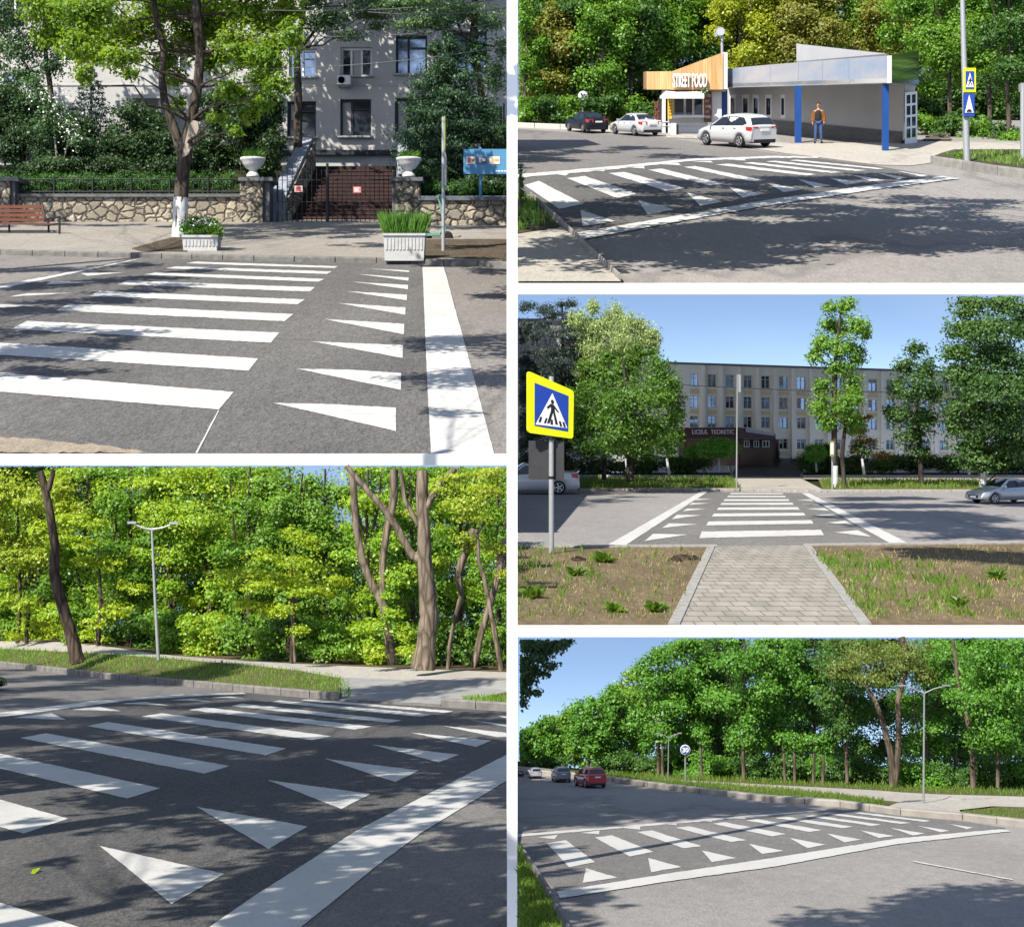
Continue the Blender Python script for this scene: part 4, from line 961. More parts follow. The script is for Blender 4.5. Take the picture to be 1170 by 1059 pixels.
kp = [[(615.8, 208), (667, 234.4), (638.8, 240), (599, 212.6)], [(668.3, 202.3), (727.3, 222.8), (705.5, 228), (647.8, 204.9)], [(713.2, 197.7), (782.4, 216), (762, 219.7), (695.3, 199)], [(755.5, 193.8), (827.3, 211.3), (810.6, 213.3), (740, 195)],
 [(794, 190.8), (869.6, 206.7), (856.8, 208.2), (781, 191.8)], [(832.4, 188.2), (934, 200.5), (921.3, 201.8), (817, 189.2)], [(859.4, 186.4), (962.3, 198), (949.5, 199), (849, 187.4)], [(885.4, 184.9), (990.5, 195.9), (977.7, 196.7), (875, 185.7)], [(911, 183.6), (1011, 193.8), (1003, 194.5), (902, 184.4)],
 [(663.2, 241.3), (703, 254.4), (665.8, 260)], [(728.6, 229.7), (770.9, 240.8), (740, 246.7)], [(785, 221.5), (826, 231.8), (800.4, 237)], [(832.4, 214.6), (870.9, 223.3), (849, 227.4)], [(875, 210), (916, 217.7), (895.6, 221)], [(911, 205.6), (949.5, 213.3), (931.5, 215.6)], [(947, 204), (982.8, 210), (967.4, 212.6)], [(972.6, 201), (1011, 207), (995.6, 208.7)], [(1000.8, 198.5), (1036.7, 204), (1026.4, 206)], [(1023.8, 196.4), (1061, 201.5), (1052, 203)],
 [(650.4, 269), (770, 248.5), (885, 228.5), (1000, 212), (1077.7, 202.3), (1097, 205), (1005, 217), (885, 235), (770, 255.5), (663, 275.8)], [(582, 201.3), (690, 192), (790, 182.5), (885, 179.3), (935, 180.3), (935, 181.6), (885, 181.4), (790, 185), (690, 195.8), (582, 205)],
 [(632, 199.8), (652, 198.6), (646, 202)], [(668, 195.6), (695, 193.6), (690, 197)], [(708, 191.9), (735, 190.6), (737, 193.8)], [(750, 188.6), (775, 187.3), (778, 190)], [(790, 185.8), (812, 184.9), (815, 187)], [(830, 183.6), (850, 183), (853, 184.6)]]
sheet(st, 'crosswalk_markings', kp, K_paint, u * 3)
grass(st, 'grass', [(1078, 184), (1100, 189), (1140, 196), (1250, 209), (1250, 184), (1100, 182)], 1500, 5.5, K_grass, .8, 3, label='green verge grass around the foot of the lamp post')
grass(st, 'grass', [(582, 139.5), (720, 140), (718, 147), (640, 145), (582, 143)], 1200, 3.2, K_grass, .6, 4, label='thin green verge grass behind the parked black sedan')
grass(st, 'grass', [(582, 228), (606, 228), (634, 258), (582, 268)], 500, 8, K_grass, .2, 5, label='dim scrubby grass in the bed by the pavement corner', clump=.6)

# --- pavilion with the metal fascia
def pl(px, py, a, b):
    """a point on the upright wall through the feet a and b (px, depth)"""
    t = (px - a[0]) / (b[0] - a[0]); inv = 1 / a[1] + (1 / b[1] - 1 / a[1]) * t
    return V(px, py, 1 / inv)
METAL = bpy.data.materials.new('brushed_metal_sheet'); METAL.use_nodes = True
nt = METAL.node_tree; b_ = nt.nodes['Principled BSDF']; v_ = coords(nt, (.25, .25, .9))
n_ = tex(nt, 'ShaderNodeTexNoise', v_, .35, Detail=4.)
c_ = mixc(nt, ramp(nt, n_.outputs['Fac'], .40, .60), (.30, .36, .46), (.42, .43, .46))
n3_ = tex(nt, 'ShaderNodeTexNoise', coords(nt, (.22, .22, .5)), .5, Detail=2.); c_ = mixc(nt, ramp(nt, n3_.outputs['Fac'], .52, .70, (0,) * 3, (.7,) * 3), c_, (.44, .41, .43))  # blue and pink tints paint in the sheen of the sheets
nt.links.new(c_, b_.inputs['Base Color']); b_.inputs['Metallic'].default_value = .25; b_.inputs['Roughness'].default_value = .34
n2_ = tex(nt, 'ShaderNodeTexNoise', coords(nt, (1, 1, .1)), 1.2, Detail=3.); bumpin(nt, b_, n2_.outputs['Fac'], .12, .6)
METAL_G = mat('mirror_metal', (.50, .54, .50), .10, .95)
WALLG = mat('grey_stucco', (.40, .39, .375), .9, noise=(.46, .45, .43), scale=.15, detail=8.)
BRICKG = mat('dark_brick_plinth', (.10, .10, .105), .85, noise=(.16, .155, .15), scale=1.5, stretch=(.3, .3, 2))
BLUEP = mat('blue_enamel', (.008, .05, .20), .4, noise=(.010, .06, .235), scale=.6)
pv = thing('pavilion', 'long white pavilion with a metal fascia and blue posts beside the wooden kiosk', 'building', V(930, 165, 215))
A, B = (831, 251), (1033, 214); fa, fb = (826.5, 246), (1018.7, 196)
wins = [(833.5, 840.5), (848, 855.5), (860, 867), (874.5, 881.5), (892, 897)]
mb = MB(); xs = [831] + [x for w_ in wins for x in w_] + [915, 960, 968, 1033]
def base_y(px): return st.y0 + st.K / pl(px, 0, A, B).y
for x0, x1 in zip(xs[:-1], xs[1:]):
    hole = any(abs(x0 - w_[0]) < .1 for w_ in wins)
    f = (x0 - 831) / 202
    yt = 97 - 2 * f
    for (ya, yb) in (((yt, 108.5), (135.5, base_y(x0) + 1)) if hole else ((yt, base_y(x0) + 1),)):
        q = [pl(x0, yb, A, B), pl(x1, yb, A, B), pl(x1, ya, A, B), pl(x0, ya, A, B)]; mb.hexa(q, [p + Vector((.3, 1.4, 0)) for p in q])
mb.build('wall', WALLG, pv)
for w_ in wins:
    q = [pl(w_[0], 135.5, A, B), pl(w_[1], 135.5, A, B), pl(w_[1], 108.5, A, B), pl(w_[0], 108.5, A, B)]; o_ = Vector((0, .5, 0))
    fr = MB()
    for k in range(4):
        a, b = q[k], q[(k + 1) % 4]; ia, ib = a.lerp(q[(k + 2) % 4], .14), b.lerp(q[(k + 3) % 4], .14); fr.hexa([a, b, ib, ia], [a + o_, b + o_, ib + o_, ia + o_])
    wo = fr.build('window', M['white_frame'], pv); g = MB(); g.hexa([p + o_ * .7 for p in q], [p + o_ * .9 for p in q]); g.build('pane', M['glass'], wo)
mb = MB(); q = [pl(831, base_y(831) + .5, A, B), pl(1030, base_y(1030) + .5, A, B), pl(1030, 151, A, B), pl(831, 133, A, B)]; off = Vector((-.1, -.35, 0)); mb.hexa([p + off for p in q], [p for p in q]); mb.build('plinth', BRICKG, pv)
mb = MB(); q = [V(1033.4, 166.5, 213.6), V(1045.5, 166, 216), V(1045.5, 95, 216), V(1033.4, 95, 213.6)]; mb.hexa(q, [p + Vector((1.5, 6, 0)) for p in q]); mb.build('end_wall', WALLG, pv)
dr = MB(); q = [V(1034, 165.8, 212.4), V(1048, 163.5, 216.5), V(1048, 104.5, 216.5), V(1034, 106, 212.4)]
def bil(q, s, t): return q[0].lerp(q[1], s).lerp(q[3].lerp(q[2], s), t)
def bar2(mb, q, s0, s1, t0, t1, off): r = [bil(q, s0, t0), bil(q, s1, t0), bil(q, s1, t1), bil(q, s0, t1)]; mb.hexa(r, [p + off for p in r])
oo = Vector((.1, .5, 0))
for s0, s1 in ((0, .13), (.44, .56), (.87, 1)): bar2(dr, q, s0, s1, 0, 1, oo)
for t0, t1 in ((0, .12), (.30, .34), (.52, .56), (.74, .78), (.95, 1)): bar2(dr, q, .13, .44, t0, t1, oo); bar2(dr, q, .56, .87, t0, t1, oo)
do = dr.build('door', M['white_frame'], pv); g = MB(); bar2(g, [p + oo * .4 for p in q], .05, .95, .02, .98, oo * .2); g.build('pane', M['glass'], do)
# fascia: six metal sheets with real seams, the raised wedge, the mirror-like return
fx = [826.5, 850, 880, 912, 940, 970, 1018.7]
for x0, x1 in zip(fx[:-1], fx[1:]):
    def fy(x): f = (x - 826.5) / 192.2; return 79.5 - 15.9 * f ** .85 if f > 0 else 79.5, 100.5 - 5.6 * f
    mb = MB(); q = [pl(x0 + .09, fy(x0)[1], fa, fb), pl(x1 - .09, fy(x1)[1], fa, fb), pl(x1 - .09, fy(x1)[0], fa, fb), pl(x0 + .09, fy(x0)[0], fa, fb)]; mb.hexa(q, [p + Vector((.15, .5, 0)) for p in q]); mb.build('fascia_sheet', METAL, pv)
mb = MB(); q = [V(1018.9, 94.9, 196), V(1050, 97, 216), V(1050, 57.7, 216), V(1018.9, 63.6, 196)]; mb.hexa(q, [p + Vector((-.5, .3, 0)) for p in q]); mb.build('fascia_return', METAL_G, pv)
mb = MB(); mb.prism([V(910, 70.5, 226), V(1016, 66, 200.5), V(1013, 61.6, 200.7), V(910, 50.2, 226)], (.3, 1.2, 0)); mb.build('roof_wedge', mat('pale_metal_sheet', (.55, .55, .55), .45, .3, noise=(.5, .5, .51), scale=.3), pv)
mb = MB(); q = [pl(827, 99.6, fa, fb), pl(1018.5, 94.2, fa, fb), V(1049, 94, 216), pl(831, 96.5, A, B)]; mb.hexa(q, [p + Vector((0, 0, .5)) for p in q]); mb.build('roof', WALLG, pv)
for (x0, x1, yt, yb) in ((909, 915.8, 97, 163.5), (1009, 1015.6, 95, 173), (824.8, 831.2, 101, 152)):
    d = st.d(yb); w = (x1 - x0) * d / F; mb = MB(); a = V(x0, yb, d); mb.box((a.x, d, a.z - .1), (a.x + w, d + w, V(0, yt + 1, d).z)); mb.build('column', BLUEP, pv)

# --- kiosk
WOOD = bpy.data.materials.new('wood_cladding'); WOOD.use_nodes = True
nt = WOOD.node_tree; b_ = nt.nodes['Principled BSDF']; v_ = coords(nt, (1, 0, 0))
wv = tex(nt, 'ShaderNodeTexWave', v_, .48, wave_type='BANDS', bands_direction='X', wave_profile='SAW')
pk = nt.nodes.new('ShaderNodeTexWhiteNoise'); pk.noise_dimensions = '1D'
sx = nt.nodes.new('ShaderNodeSeparateXYZ'); nt.links.new(v_, sx.inputs[0]); mm = nt.nodes.new('ShaderNodeMath'); mm.operation = 'MULTIPLY'; mm.inputs[1].default_value = 1.53; nt.links.new(sx.outputs[0], mm.inputs[0])
fl = nt.nodes.new('ShaderNodeMath'); fl.operation = 'FLOOR'; nt.links.new(mm.outputs[0], fl.inputs[0]); nt.links.new(fl.outputs[0], pk.inputs['W'])
gn = tex(nt, 'ShaderNodeTexNoise', coords(nt, (3, 3, .15)), 1.5, Detail=5.)
c_ = mixc(nt, pk.outputs['Value'], (.46, .27, .105), (.62, .40, .18)); c_ = mixc(nt, ramp(nt, gn.outputs['Fac'], .4, .7), c_, (.36, .20, .07))
c_ = mixc(nt, ramp(nt, wv.outputs['Fac'], .0, .06, (1,) * 3, (0,) * 3), c_, (.10, .055, .02))
nt.links.new(c_, b_.inputs['Base Color']); b_.inputs['Roughness'].default_value = .6
KW = mat('kiosk_white_panel', (.60, .60, .60), .7, noise=(.66, .66, .65), scale=.3)
KG = mat('pale_grey_panel', (.52, .53, .55), .7)
kk = thing('food_kiosk', 'wooden street food kiosk with a slanting sign wall and white awning', 'kiosk', V(790, 151, 245))
dk = 243.
mb = MB(); mb.prism([V(767.3, 102.6, dk - 2), V(826, 102.6, dk - 2), V(826, 60.3, dk - 2), V(767.3, 82, dk - 2)], (0, 3.5, 0)); mb.build('sign_wall', WOOD, kk)
mb = MB(); mb.prism([V(x, 102.6, d_) for x, d_ in ((739, dk + 1), (767, dk - 1.8), (767, dk + 6), (739, dk + 9))], (0, 0, 20.6 * dk / F)); mb.build('corner_box', WOOD, kk)
mb = MB(); mb.lathe(V(739.5, 102.4, dk + 5), [(4.6 * dk / F, 0), (4.6 * dk / F, 20 * dk / F)], 24); mb.build('round_corner', mat('brown_sheet', (.20, .11, .07), .5), kk)
mb = MB(); mb.pbox(826.3, 831.3, 60, 102, dk - 1.8, 3); mb.build('side_panel', KG, kk)
mb = MB()
for (x0, x1, y0, y1) in ((757, 760.5, 103, 153), (813.5, 824.5, 103, 153), (769.5, 813.5, 132.5, 153), (760.5, 769.5, 103, 110), (769.5, 813.5, 103, 111.5), (763.5, 769.5, 136, 153)): mb.pbox(x0, x1, y0, y1, dk, 1.2)
mb.build('front_wall', KW, kk)
mb = MB(); mb.pbox(757, 825, 103, 153, dk + 9, 1); mb.pbox(757, 758, 103, 153, dk + 1.2, 8); mb.build('back_wall', mat('dim_interior', (.16, .12, .10), .8, noise=(.24, .18, .14), scale=.5), kk)
for (x0, x1) in ((770, 782.5), (783.5, 792), (793, 803.5)):
    window(kk, dk + .3, (x0, x1, 111.5, 131.5), .9, M['white_frame'], M['glass'], (), (), fw=.07)
mb = MB(); mb.pbox(768, 805, 132, 134.3, dk - 1.6, 1.6); mb.build('counter', KW, kk)
mb = MB(); mb.pbox(763, 769.2, 111, 136, dk - .6, .3); mo = mb.build('menu_board', mat('menu_yellow', (.62, .40, .05), .5), kk)
mb = MB()
for k in range(6): mb.pbox(764.2, 768, 113 + k * 3.6, 114.2 + k * 3.6, dk - .64, .03)
mb.build('print', mat('menu_ink', (.30, .16, .03), .6), mo)
mb = MB(); mb.pbox(804.8, 813, 105, 139, dk - .7, .4); mo = mb.build('menu_board', mat('menu_brown', (.10, .06, .045), .5), kk)
mb = MB()
for k in range(5): mb.pbox(805.8, 811.6 - (k % 2) * 1.4, 108 + k * 6, 111.4 + k * 6, dk - .75, .04)
mb.build('print', mat('menu_pictures', (.50, .40, .30), .6, noise=(.3, .1, .05), scale=1.), mo)
mb = MB(); mb.hexa([V(754, 112, dk - 5), V(804.5, 110.5, dk - 5), V(803, 104, dk - .2), V(762, 104.5, dk - .2)], [V(754, 112, dk - 5) + Vector((0, 0, .2)), V(804.5, 110.5, dk - 5) + Vector((0, 0, .2)), V(803, 104, dk - .2) + Vector((0, 0, .2)), V(762, 104.5, dk - .2) + Vector((0, 0, .2))]); mb.pbox(754, 804.5, 110.5, 112.8, dk - 5.05, .1)
mb.build('awning', mat('white_canvas', (.74, .74, .73), .8), kk)
text_obj('sign_lettering', 'STREET FOOD', V(768.6, 99.5, dk - 2.6), 38.5 * dk / F, 15.5 * dk / F, .45, M['sign_white'], kk, bold=.02)
mb = MB(); mb.pbox(757, 825, 139, 140, dk - .1, .1); mb.pbox(757, 825, 144, 144.6, dk - .1, .1); mb.build('wall_joint', KG, kk)
t = thing('litter_bin', 'white litter bin with a dark side in front of the kiosk wall', 'bin', V(771, 153, dk - 4))
mb = MB(); mb.pbox(766.6, 772.6, 141, 154.5, dk - 6, 1.6); mb.build('casing', KW, t); mb = MB(); mb.pbox(772.8, 775.4, 142.5, 153, dk - 5.8, 1.5); mb.build('flap', M['black'], t)
t = thing('flower_basket', 'dark hanging basket at the corner of the white awning', 'basket', V(805, 108, dk - 3))
crown('plant', [(805, 105, dk - 3, 4.5, 4)], 2.5, 2.4, L_k4, t, 5); crown('blossom', [(805, 104.6, dk - 3, 5, 4)], .5, 2.4, L_white, t, 6)
t = thing('shop_sign_frame', 'dark red lattice stand beside the kiosk entrance', 'stand', V(750, 150, dk + 1))
mb = MB(); rs = V(747, 150, dk + 1)
for (a, b) in (((745.5, 150), (752, 116)), ((755, 150), (748, 116)), ((746, 140), (754, 140)), ((747, 128), (753, 128)), ((745.5, 150), (755, 139)), ((755, 150), (746, 138))): mb.tube([V(*a, dk + 1), V(*b, dk + 1)], .16, 6)
mb.build('lattice', mat('dark_red_paint', (.14, .035, .025), .6), t)
t = thing('satellite_dish', 'round pale dish on a mast above the kiosk corner', 'dish', V(825, 60, dk))
mb = MB(); mb.tube([V(825, 62, dk), V(825, 40, dk)], .22, 8); mb.build('mast', M['steel'], t)
mb = MB(); mb.lathe(V(823, 36, dk - .5), [(.05, .4), (.32, .34), (.52, .2), (.65, 0), (.68, -.02), (.63, .05)], 24, 'y'); mb.build('bowl', mat('dish_grey', (.36, .38, .42), .5), t)
mb = MB(); mb.tube([V(818.5, 40, dk), V(823, 41, dk - 1)], .1, 6); mb.pbox(816.5, 819.5, 37.5, 42, dk - .3, .5); mb.build('receiver', M['steel'], t)

# --- signs, lamp post, bench, cars, person
t = thing('speed_limit_sign', 'white round speed sign behind the parked black sedan', 'sign', V(666, 134, 262))
mb = MB(); mb.tube([V(666, 142, 262), V(666, 106, 262)], .14, 8); mb.build('post', M['steel'], t)
mb = MB(); mb.lathe(V(666, 109.5, 261.6), [(5.3 * 262 / F, .1), (5.3 * 262 / F, 0)], 28, 'y'); mb.build('disc', M['sign_white'], t)
text_obj('numeral', '30', V(662.8, 112, 261.5), 6.4 * 262 / F, 5 * 262 / F, .06, mat('sign_slate', (.12, .14, .2), .6), t, bold=.02)
dl = st.d(193)
t = thing('lamp_post', 'tall grey lamp post carrying two square road signs by the verge', 'lamp post', V(1105, 193, dl))
mb = MB(); mb.tube([V(1105, 194, dl), V(1101.5, 70, dl), V(1098, -60, dl)], [.36, .30, .22], 10); mb.build('post', M['steel'], t)
def walker(mb, c, k, y):
    """little black walking figure, c its centre, k its height, in the upright plane at depth y"""
    def P(a, b): return Vector((c.x + a * k, y, c.z + b * k))
    mb.lathe(P(.02, .40), [(.001, .0), (.085 * k, .0), (.085 * k, -.01 * k)], 12, 'y')
    for q in ([(-.10, .28), (.12, .28), (.10, -.02), (-.08, -.02)], [(-.08, .0), (.02, .0), (-.16, -.5), (-.26, -.5)], [(-.0, .0), (.10, .0), (.26, -.46), (.17, -.5)], [(-.10, .28), (-.04, .2), (-.22, .0), (-.27, .05)], [(.10, .28), (.06, .2), (.2, .02), (.26, .06)]):
        f = [P(a, b) for a, b in q]; mb.prism(f, (0, -.012 * k, 0))
def crossing_sign(parent_t, x0, x1, y0, y1, d, th=.12, edge=.13):
    mb = MB(); mb.pbox(x0, x1, y0, y1, d, th); pa = mb.build('border_plate', M['sign_yellow'], parent_t)
    ix0, ix1, iy0, iy1 = x0 + (x1 - x0) * edge, x1 - (x1 - x0) * edge, y0 + (y1 - y0) * edge, y1 - (y1 - y0) * edge
    mb = MB(); mb.pbox(ix0, ix1, iy0, iy1, d - th * .2, th * .15); mb.build('blue_field', M['sign_blue'], pa)
    mx = (ix0 + ix1) / 2; mb = MB(); mb.prism([V(mx - (ix1 - ix0) * .44, iy1 - (iy1 - iy0) * .1, d - th * .3), V(mx + (ix1 - ix0) * .44, iy1 - (iy1 - iy0) * .1, d - th * .3), V(mx, iy0 + (iy1 - iy0) * .08, d - th * .3)], (0, th * .08, 0)); mb.build('triangle', M['sign_white'], pa)
    mb = MB(); walker(mb, V(mx, iy0 + (iy1 - iy0) * .6, d), (iy1 - iy0) * .48 * d / F, d - th * .36); mb.build('walker', M['sign_black'], pa)
crossing_sign(t, 1101.5, 1115, 78, 105.5, dl - .6, .3)
mb = MB(); mb.pbox(1101.5, 1113.5, 107, 133, dl - .6, .3); pa = mb.build('lower_plate', M['sign_blue'], t)
mb = MB(); mb.prism([V(1102.6, 129, dl - .68), V(1112.4, 129, dl - .68), V(1107.5, 108.5, dl - .68)], (0, .04, 0)); mb.build('triangle', M['sign_white'], pa)
mb = MB(); mb.prism([V(1104.5 + 3 - 3 * math.cos(a) , 128 - 3 * math.sin(a), dl - .73) for a in [i * math.pi / 8 for i in range(9)]], (0, .03, 0)); mb.build('hump', M['sign_black'], pa)
t = thing('lamp_post', 'second grey post standing at the right end of the verge', 'post', V(1168.5, 188, st.d(190)))
mb = MB(); mb.tube([V(1168.5, 190, st.d(190)), V(1168.5, 100, st.d(190))], [.3, .26], 10); mb.tube([V(1168.5, 191, st.d(190)), V(1168.5, 184, st.d(190))], [.5, .42], 10); mb.build('post', M['steel'], t)
mb = MB(); mb.pbox(1166.5, 1172, 95, 104, st.d(190) - .2, .8); mb.build('head', M['steel'], t)
t = thing('park_bench', 'weathered dark bench in the shade at the end of the pavilion', 'bench', V(1070, 164, 222)); WB = mat('grey_wood', (.10, .085, .06), .8)
for y in (152.5, 155.5): mb = MB(); mb.pbox(1058, 1086, y, y + 2, 224, .3); mb.build('backrest', WB, t)
mb = MB(); mb.pbox(1056, 1088, 158.5, 160, 221, 3); mb.build('seat', WB, t)
for x in (1059, 1083): mb = MB(); mb.pbox(x, x + 2, 160, 164.5, 221.5, 2); mb.build('leg', WB, t)
WHITEP = mat('white_car_paint', (.48, .49, .50), .25, spec=.6, coat=.8); BLACKP = mat('black_car_paint', (.006, .007, .010), .3, spec=.25, coat=.25)
for name_, lab, spec, m_, px, py, hd, wpx in (('parked_car', 'white hatchback parked in front of the pavilion, seen from behind', HATCH, WHITEP, 841, 167.5, 121, 87), ('parked_car', 'white sedan parked beside the wooden kiosk', SEDAN, WHITEP, 726, 154.6, 115, 60), ('parked_car', 'black sedan parked ahead of the white sedan', SEDAN, BLACKP, 670, 151.2, 110, 51)):
    c = make_car(name_, lab, spec, m_); place_car(c, st, px, py, hd, car_scale(st, py, wpx, spec, hd), u * 3)
per = make_person('person standing under the pavilion roof in an orange jacket and blue jeans', mat('skin', (.38, .21, .14), .6), mat('orange_jacket', (.20, .075, .012), .8, noise=(.14, .05, .010), scale=9.), mat('black_shirt', (.012, .012, .014), .8), mat('blue_denim', (.03, .06, .16), .85, noise=(.05, .09, .20), scale=20.), mat('dark_shoe', (.02, .02, .02), .6), mat('dark_hair', (.02, .014, .010), .8))
dp_ = st.d(164.6); per.location = V(935, 164.6, dp_) + Vector((0, 0, u * 3)); per.scale = (46.5 * dp_ / F / 1.76 * .98, 46.5 * dp_ / F / 1.76, 46.5 * dp_ / F / 1.76); per.rotation_euler = (0, 0, R(-14))

# --- trees behind
def forest_tree(nm, lab, px, base, d, top, rx, leaf, bark_m, seed, clip, lpx, cov, tw=4., low=.35, n=9, lean=0., group=None, squash=.85, forks=1, **kw):
    r = random.Random(seed); Hh = base - top; bl = []
    for i in range(n):
        f = (i + .5) / n; y = base - Hh * (low + (1 - low) * f); env = math.sin(math.pi * (.14 + .80 * f)) ** .7
        a = i * 2.4 + r.uniform(-.4, .4); rr = rx * env
        bl.append((px + lean * f + math.cos(a) * rr * .55, y + r.uniform(-.04, .04) * Hh, d + math.sin(a) * rr * .5 * d / F, rr * r.uniform(.35, .8), rr * r.uniform(.4, .75) * squash))
    bl.append((px + lean, top + rx * .3, d, rx * .4, rx * .3))
    k = 6; pts = [(px + lean * (i / k) ** 1.2 + r.uniform(-1, 1) * tw * .5 * (i > 0), base + 2 - (Hh * .92) * i / k, d) for i in range(k + 1)]
    stems = [(pts, [tw * (1 - .78 * i / k) for i in range(k + 1)])]
    for j in range(forks):
        i0 = 1 + r.randrange(3); x, y, _ = pts[i0]; sx = r.choice((-1, 1)); stems.append(([(x, y, d), (x + sx * rx * .3, y - Hh * .2, d), (x + sx * rx * .42, y - Hh * .45, d - .3)], [tw * .55, tw * .4, tw * .18]))
    return tree(nm, lab, 'tree', V(px, base, d), stems, bl, lpx, cov, bark_m, leaf, seed, clip, group, **kw)
KT = [(600, 140, 268, -10, 34, L_k1, 'maple with pale trunk at the left end of the kiosk street wood'), (628, 140, 272, 5, 40, L_k2, 'brownish olive tree above the black sedan'), (655, 140, 276, -40, 44, L_k4, 'dark tree rising beside the round speed sign'), (690, 141, 268, -20, 42, L_k1, 'full green maple over the white sedan'), (720, 141, 274, -60, 46, L_k4, 'dark green tree filling the gap left of the kiosk'), (756, 140, 280, -30, 50, L_k1, 'broad maple directly behind the sign wall'), (800, 140, 286, -60, 54, L_k4, 'darkest tree behind the round pale dish'), (845, 140, 276, -40, 42, L_k3, 'yellow green tree just right of the dish'), (885, 140, 282, -70, 50, L_k3, 'yellow tinted tree above the left half of the fascia'), (925, 140, 276, -20, 44, L_k2, 'olive tree above the raised roof wedge'), (965, 140, 284, -70, 52, L_k1, 'maple over the middle of the metal fascia'), (1005, 140, 278, -30, 46, L_k2, 'thin leaved olive tree over the fascia corner'), (1045, 145, 262, -50, 46, L_k1, 'maple hanging over the mirror end of the pavilion'), (1085, 150, 246, -60, 44, L_k1, 'bright maple left of the signed lamp post'), (1130, 158, 240, -80, 48, L_k1, 'bright maple right of the signed lamp post'), (1152, 172, 226, -70, 40, L_k4, 'shaded tree with a bare trunk near the second post'), (1190, 165, 236, -60, 50, L_k1, 'maple at the far right end of the verge')]
for i, (px, base, d, top, rx, lf, lab) in enumerate(KT):
    forest_tree('maple_tree' if lf is L_k1 else 'forest_tree', lab, px, base, d, top, rx, lf, BARK_k, 200 + i, CR, 4.4, 1.9, tw=3.2, low=.22, n=11, forks=1 + i % 2)
BK = [(598 + 29 * i, 146 + (i % 3) * 1.5 - 5, 266 - (i % 2) * 3) for i in range(6)] + [(1058, 158, 238), (1080, 162, 234), (1112, 166, 232), (1135, 172, 228), (1160, 178, 224)]
kl = ['at the left edge of the kiosk street', 'with bright tips left of the speed sign', 'under the speed sign', 'between the two parked sedans', 'behind the white sedan', 'next to the red lattice stand', 'behind the shaded bench', 'right of the shaded bench', 'just behind the two road signs', 'between the lamp post and the bare trunk', 'at the foot of the second post']
for i, (px, y, d) in enumerate(BK):
    t = thing('bush', 'leafy bush ' + kl[i], 'bush', V(px, y, d)); r_ = random.Random(300 + i)
    crown('crown', [(px + r_.uniform(-14, 14), y - r_.uniform(4, 26), d + r_.uniform(-2, 3), 13, 9) for _ in range(7)], 2.0, 4., L_k4 if i % 2 else L_k1, t, 310 + i, CR)
    mb = MB(); mb.tube([V(px, y + 2, d), V(px + 3, y - 14, d)], [.25, .08], 6); mb.build('stem', BARK_k, t)
t = thing('bush', 'small round bush at the foot of the signed lamp post', 'bush', V(1096, 190, st.d(190)))
crown('crown', [(1094, 181, st.d(188), 7, 7), (1098, 185, st.d(190), 8, 5), (1086, 187, st.d(190), 7, 3)], 2.6, 3.6, L_k1, t, 330, CR); mb = MB(); mb.tube([V(1096, 191, st.d(190)), V(1096, 182, st.d(189))], [.2, .06], 6); mb.build('stem', BARK_k, t)
t = thing('bush', 'leafy shrub poking in beside the near pavement corner', 'bush', V(594, 245, st.d(245)))
crown('crown', [(590, 200, st.d(240), 9, 16), (592, 226, st.d(240), 9, 14), (586, 214, st.d(240), 10, 20)], 2.4, 6, L_k4, t, 331, CR); mb = MB(); mb.tube([V(594, 246, st.d(245)), V(594, 200, st.d(242))], [.12, .05], 6); mb.build('stem', BARK_k, t)
wd = [(600 + i * 26, 60 + 45 * ((i * 7) % 5 - 2) / 2, 296 + (i % 3) * 5, 26, 30) for i in range(24)] + [(600 + i * 26, 125, 292, 24, 22) for i in range(24)] + [(600 + i * 26, -10, 300, 26, 26) for i in range(24)]
wd += [(598 + i * 24, 100 + (i % 2) * 14, 289, 24, 24) for i in range(26)] + [(598 + i * 24, 30 + (i % 2) * 14, 291, 24, 26) for i in range(26)]
r = foliage(wd, 1.8, 5, np.random.default_rng(77), CR); o = leaf_mesh('forest', *r[:5], L_k4, bend=-r[5]); tag(o, 'deep shaded wood behind the kiosk and pavilion', 'wood', kind='stuff')
# ================================================================== the street with the lyceum
st = SCHOOL; u = st.u
PLACE[0] = 'the school street'
CS = (591, 1400, 336.6, 714)
S_new = asphalt('fresh_asphalt_s', (.115, .112, .108), (.16, .155, .15), .035, 5., (1, .3, 1), cracks=False, gritty=.5)
S_old = asphalt('old_asphalt_s', (.20, .192, .188), (.26, .25, .245), .04, 6., (1, .3, 1), crack=.25, gritty=.25)
S_pave = asphalt('pavement_s', (.30, .285, .255), (.36, .345, .31), .04, 4., (1, .3, 1), cracks=False, gritty=.2)
S_drive = asphalt('drive_s', (.10, .105, .115), (.14, .145, .155), .05, 4., (1, .3, 1), crack=.3, gritty=.2)
S_paint = paint('road_paint_s', .05, .4)
S_dirt = soil('dry_dirt_s', ((.22, .165, .11), (.15, .115, .075), (.10, .085, .045)), 1.4)
S_verge = soil('verge_s', ((.13, .13, .05), (.18, .16, .07), (.09, .10, .03)), 1.2)
S_lawn = soil('dim_lawn_s', ((.025, .035, .012), (.035, .05, .015), (.02, .025, .01)), 1.5)
G_s = leafmat('grass_s', (.06, .13, .015), (.15, .22, .035), (1, 1.1, .4), .6, tr=.4, gain=1.35)
G_dry = leafmat('dry_grass_s', (.16, .16, .05), (.26, .22, .09), (1, 1, .5), .6, tr=.3)
L_s1 = leafmat('maple_leaf_s', (.045, .11, .012), (.13, .24, .025), (1.2, 1.1, .4), .25, tr=.4)
L_s6 = leafmat('sunlit_maple_leaf_s', (.03, .08, .012), (.10, .19, .022), (1.2, 1.1, .4), .12, tr=.4, gain=1.5)  # darker green than the other maple leaf
